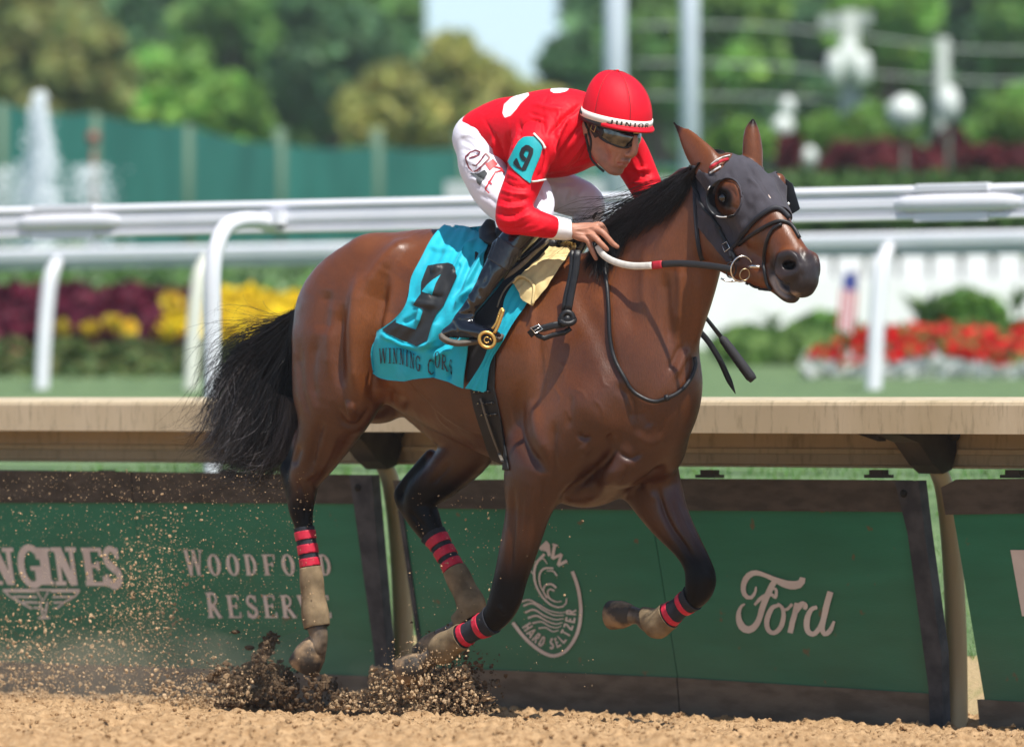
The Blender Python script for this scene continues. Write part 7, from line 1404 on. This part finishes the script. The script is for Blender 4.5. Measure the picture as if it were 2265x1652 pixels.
        if s > 0: Vt = sculpt(Vt, Qt, [(cc(c3, p), w, a) for p, w, a in [([(890,900),(960,915),(1050,900)], 3, -.006), ([(900,930),(970,950),(1050,930)], 3, .005), ([(1000,700),(1020,780),(1060,850)], 4, .006), ([(960,760),(1000,850)], 4, -.006), ([(1100,700),(1110,780)], 4, -.006), ([(1130,460),(1110,560),(1080,660)], 4, .005), ([(1180,480),(1170,580),(1130,680)], 4, -.006), ([(870,990),(900,1050),(890,1080)], 3, -.003), ([(1060,880),(1040,950),(1060,1010)], 3, .005), ([(840,960),(900,965)], 3, .004)]])
        bo = obj("boot", Vt, Qt, patent, jk)
        if s > 0:
            bk = Skin(Vt, Qt); Nt = normals(Vt, Qt); xt, yt = project(Vt)
            cuffp = inside(xt, yt, cc(c3, [(1240,240),(1470,375),(1400,480),(1330,540),(1160,430),(1180,350)])); Vo, Qo, _ = trimmed(Vt, Qt, cuffp, .003+.0022*np.sin(xt*.95+yt*.35), Nt, .003)
            obj("boot_gaiter", Vo, Qo, mat("elastic_gaiter", (.030,.030,.030), .22, .7, bump=.001, bscale=60), bo)
            b = MB(); sp_ = cc(c3, [(757,1112),(780,1150),(850,1185),(930,1195),(1050,1182),(1180,1160),(1262,1160),(1298,1118)]); q = resample(sp_, 20); dd = W(1050,745,.36)[1]
            b.tube([P(a, c-8, dd+.03) for a, c in q], [.006]+[.0115]*18+[.006], 10, flat=[.02]+[.040]*18+[.02], side=np.array([0, 0, 1.0])); b.build("sole", mat("boot_sole", (.10,.085,.070), .8, noise=.4, nscale=30, bump=.001, bscale=100), bo)
        # dark sock of the knee above the boot
    b = MB(); b.tube([W(1286,470,-.19), W(1303,466,-.215), W(1322,476,-.23)], [.022,.038,.03], 12); b.build("knee_patch", mat("navy_knee", (.012,.014,.030), .5), jk)
    # ---------- helmet
    he = link("helmet", None, None, jk, label="red cloth-covered riding helmet with a white band lettered JUNIOR")
    he.empty_display_size = .05
    shell = mat("helmet_cloth", (.66,.005,.020), .6, .22, bump=.0004, bscale=500)
    C = JO; RFn, RLn, Hn = .137, .121, .166
    def dome(u, v, k=1.0):                                        # u: angle round, v: 0 rim .. 1 crown
        a = v*math.pi/2; seam = 1-.020*math.exp(-((((u/math.pi*3+.15) % 1)-.5)**2)/.0012)*(1-v)**.3
        rr = math.cos(a)**.80*(1+.02*math.sin(2*a)); zz = math.sin(a)
        back = .92 if math.cos(u) < 0 else 1.0
        return C+(JF*RFn*math.cos(u)*back*rr+JL*RLn*math.sin(u)*rr)*seam*k+JU*(Hn*zz*k-.004)-JF*.034*zz**2
    nu, nv = 180, 26; Vd = [dome(2*math.pi*i/nu, j/nv) for j in range(nv) for i in range(nu)]+[dome(0, 1)]
    Fd = [(j*nu+i, j*nu+(i+1) % nu, (j+1)*nu+(i+1) % nu, (j+1)*nu+i) for j in range(nv-1) for i in range(nu)]+[((nv-1)*nu+i, (nv-1)*nu+(i+1) % nu, nv*nu) for i in range(nu)]
    obj("helmet_cover", Vd, Fd, shell, he)
    seamm = mat("seam_thread", (.25,.003,.010), .7)
    for i in range(6):
        b = MB(); b.tube([dome(math.pi/3*(i+.35), v, 1.001) for v in np.linspace(.06, .99, 24)], .0017, 6); b.build("seam", seamm, he)
    b = MB(); b.ico(dome(0, 1)+JU*.002, .008, 2, (1,1,.5)); b.build("crown_button", shell, he)
    def rimpt(u, dz=0.0, k=1.0): back = .92 if math.cos(u) < 0 else 1.0; return C+JF*RFn*math.cos(u)*back*k+JL*RLn*math.sin(u)*k+JU*dz
    def belt(name, z0, z1, k0, k1, m, u0=0, u1=2*math.pi, n=72, th=.004):
        us = np.linspace(u0, u1, n); V_ = [rimpt(u, z, k) for u in us for z, k in ((z0, k0), (z1, k1), (z1, k1-.03), (z0, k0-.03))]
        F_ = [(i*4+a, i*4+(a+1) % 4, (i+1)*4+(a+1) % 4, (i+1)*4+a) for i in range(n-1) for a in range(4)]; return obj(name, V_, F_, m, he)
    belt("helmet_band", -.006, .019, 1.030, 1.022, mat("white_band", (.74,.72,.66), .5))
    belt("helmet_rim", -.022, -.006, .99, 1.012, mat("black_rim", (.012,.012,.013), .5))
    # peak: red lip under the band at the front
    us = np.linspace(-1.15, 1.15, 40); Vp = []
    for u in us:
        ext = .020*math.cos(u/1.15*math.pi/2)**.6
        for q, (dz, k) in enumerate(((-.002, 1.02), (-.012, 1.035), (-.018, 1.02), (-.010, .95))):
            p = rimpt(u, dz, k); Vp.append(p+(JF*ext*(1 if q in (1, 2) else .2)))
    obj("helmet_peak", Vp, [(i*4+a, i*4+(a+1) % 4, (i+1)*4+(a+1) % 4, (i+1)*4+a) for i in range(39) for a in range(4)], shell, he)
    # lettering on the band
    def bandpt(u, v): return rimpt(u, -.0035+v*.0165, 1.040)
    polys = text_polys("JUNIOR", lambda u, v: (u, v), W=.72, sp=.16, th=.17, tn=.12, sf=0); w = max(p[0] for q in polys for p in q); lv = []; lf = []
    a0, a1 = 1.02, -.33
    for q in polys: k0 = len(lv); lv += [bandpt(a0+(a1-a0)*p[0]/w, p[1]) for p in q]; lf.append(tuple(range(k0, k0+len(q))))
    obj("lettering", lv, lf, mat("black_print", (.014,.014,.014), .6), he, smooth=False)
    # straps
    stm = mat("chin_strap", (.014,.013,.014), .6)
    for q in ([(1296,296),(1303,325),(1307,350),(1322,368),(1336,380)], [(1291,262),(1300,285),(1308,312),(1306,345)]):
        b = MB(); b.tube([hsk.at(a, c, .004) for a, c in resample(q, 14)], .0042, 8, flat=.0018); b.build("chin_strap", stm, he)
    b = MB(); b.tube([rimpt(u, .02-.03*abs(math.cos(u/2)), 1.02) for u in np.linspace(2.0, 3.6, 12)], .006, 8); b.build("rear_harness", stm, he)
    # ---------- goggles
    go = link("goggles", None, None, jk, label="mirrored racing goggles with a gold strip"); go.empty_display_size = .05
    lens = mat("mirror_lens", (.105,.10,.09), .10, .8, metal=.9, coat=.3, noise=.6, nscale=45, bump=.003, bscale=26); fr = mat("goggle_frame", (.012,.012,.013), .4); gold = mat("gold_trim", (.55,.38,.14), .35, metal=.8)  # mottled lens colour stands in for patchy reflections
    hl = JO-JU*.047-JF*.004
    def lp(a, z): 
        bulge = .112+.010*math.cos(a*1.6)-.004*abs(z)/.02; return hl+JF*bulge*math.cos(a)+JL*.084*math.sin(a)+JU*z
    n, m = 28, 8; Vg = []
    for i in range(n):
        a = -1.12+2.36*i/(n-1); top = .022-.003*(a/1.1)**2; bot = -.037+.018*abs(a/1.2)**3+.016*math.exp(-(a/.14)**2)
        for j in range(m): t = j/(m-1); Vg.append(lp(a, bot+(top-bot)*t)+JF*.006*math.sin(t*math.pi))
    Fg = [(i*m+j, (i+1)*m+j, (i+1)*m+j+1, i*m+j+1) for i in range(n-1) for j in range(m-1)]; obj("goggle_lens", Vg, Fg, lens, go)
    edge = [Vg[i*m] for i in range(n)]+[Vg[(n-1)*m+j] for j in range(1, m)]+[Vg[i*m+m-1] for i in range(n-2, -1, -1)]+[Vg[j] for j in range(m-2, 0, -1)]+[Vg[0]]
    b = MB(); b.tube([p-JF*.002 for p in edge], .0042, 8); b.tube([p-JF*.008 for p in edge], .005, 8); b.build("goggle_frame", fr, go)
    b = MB(); b.tube([lp(a, .0215)+JF*.004 for a in np.linspace(-.62, .10, 10)], .0042, 8, flat=.002, side=JU); b.build("goggle_trim", gold, go)
    b = MB(); b.tube([lp(1.18, -.002), lp(1.38, .006), JO+JL*.086+JF*.0-JU*.034, JO+JL*.090-JF*.03-JU*.020, JO+JL*.085-JF*.07+JU*.0], .010, 10, flat=.003, side=JU); b.build("goggle_strap", fr, go)
    b = MB(); b.tube([JO+JL*.100+JF*f_-JU*u_ for f_, u_ in ((-.004,.022),(.018,.028),(.012,.050),(-.008,.044),(-.004,.022))], .0018, 6); b.build("strap_slider", gold, go)
    return jk
build_place()
build_garden()
horse, HV, HQ = build_horse(); skin = Skin(HV, HQ)
build_tack(HV, HQ, skin); build_hair(horse, skin)
build_jockey()
build_flying_dirt()
build_haze()
build_dust()
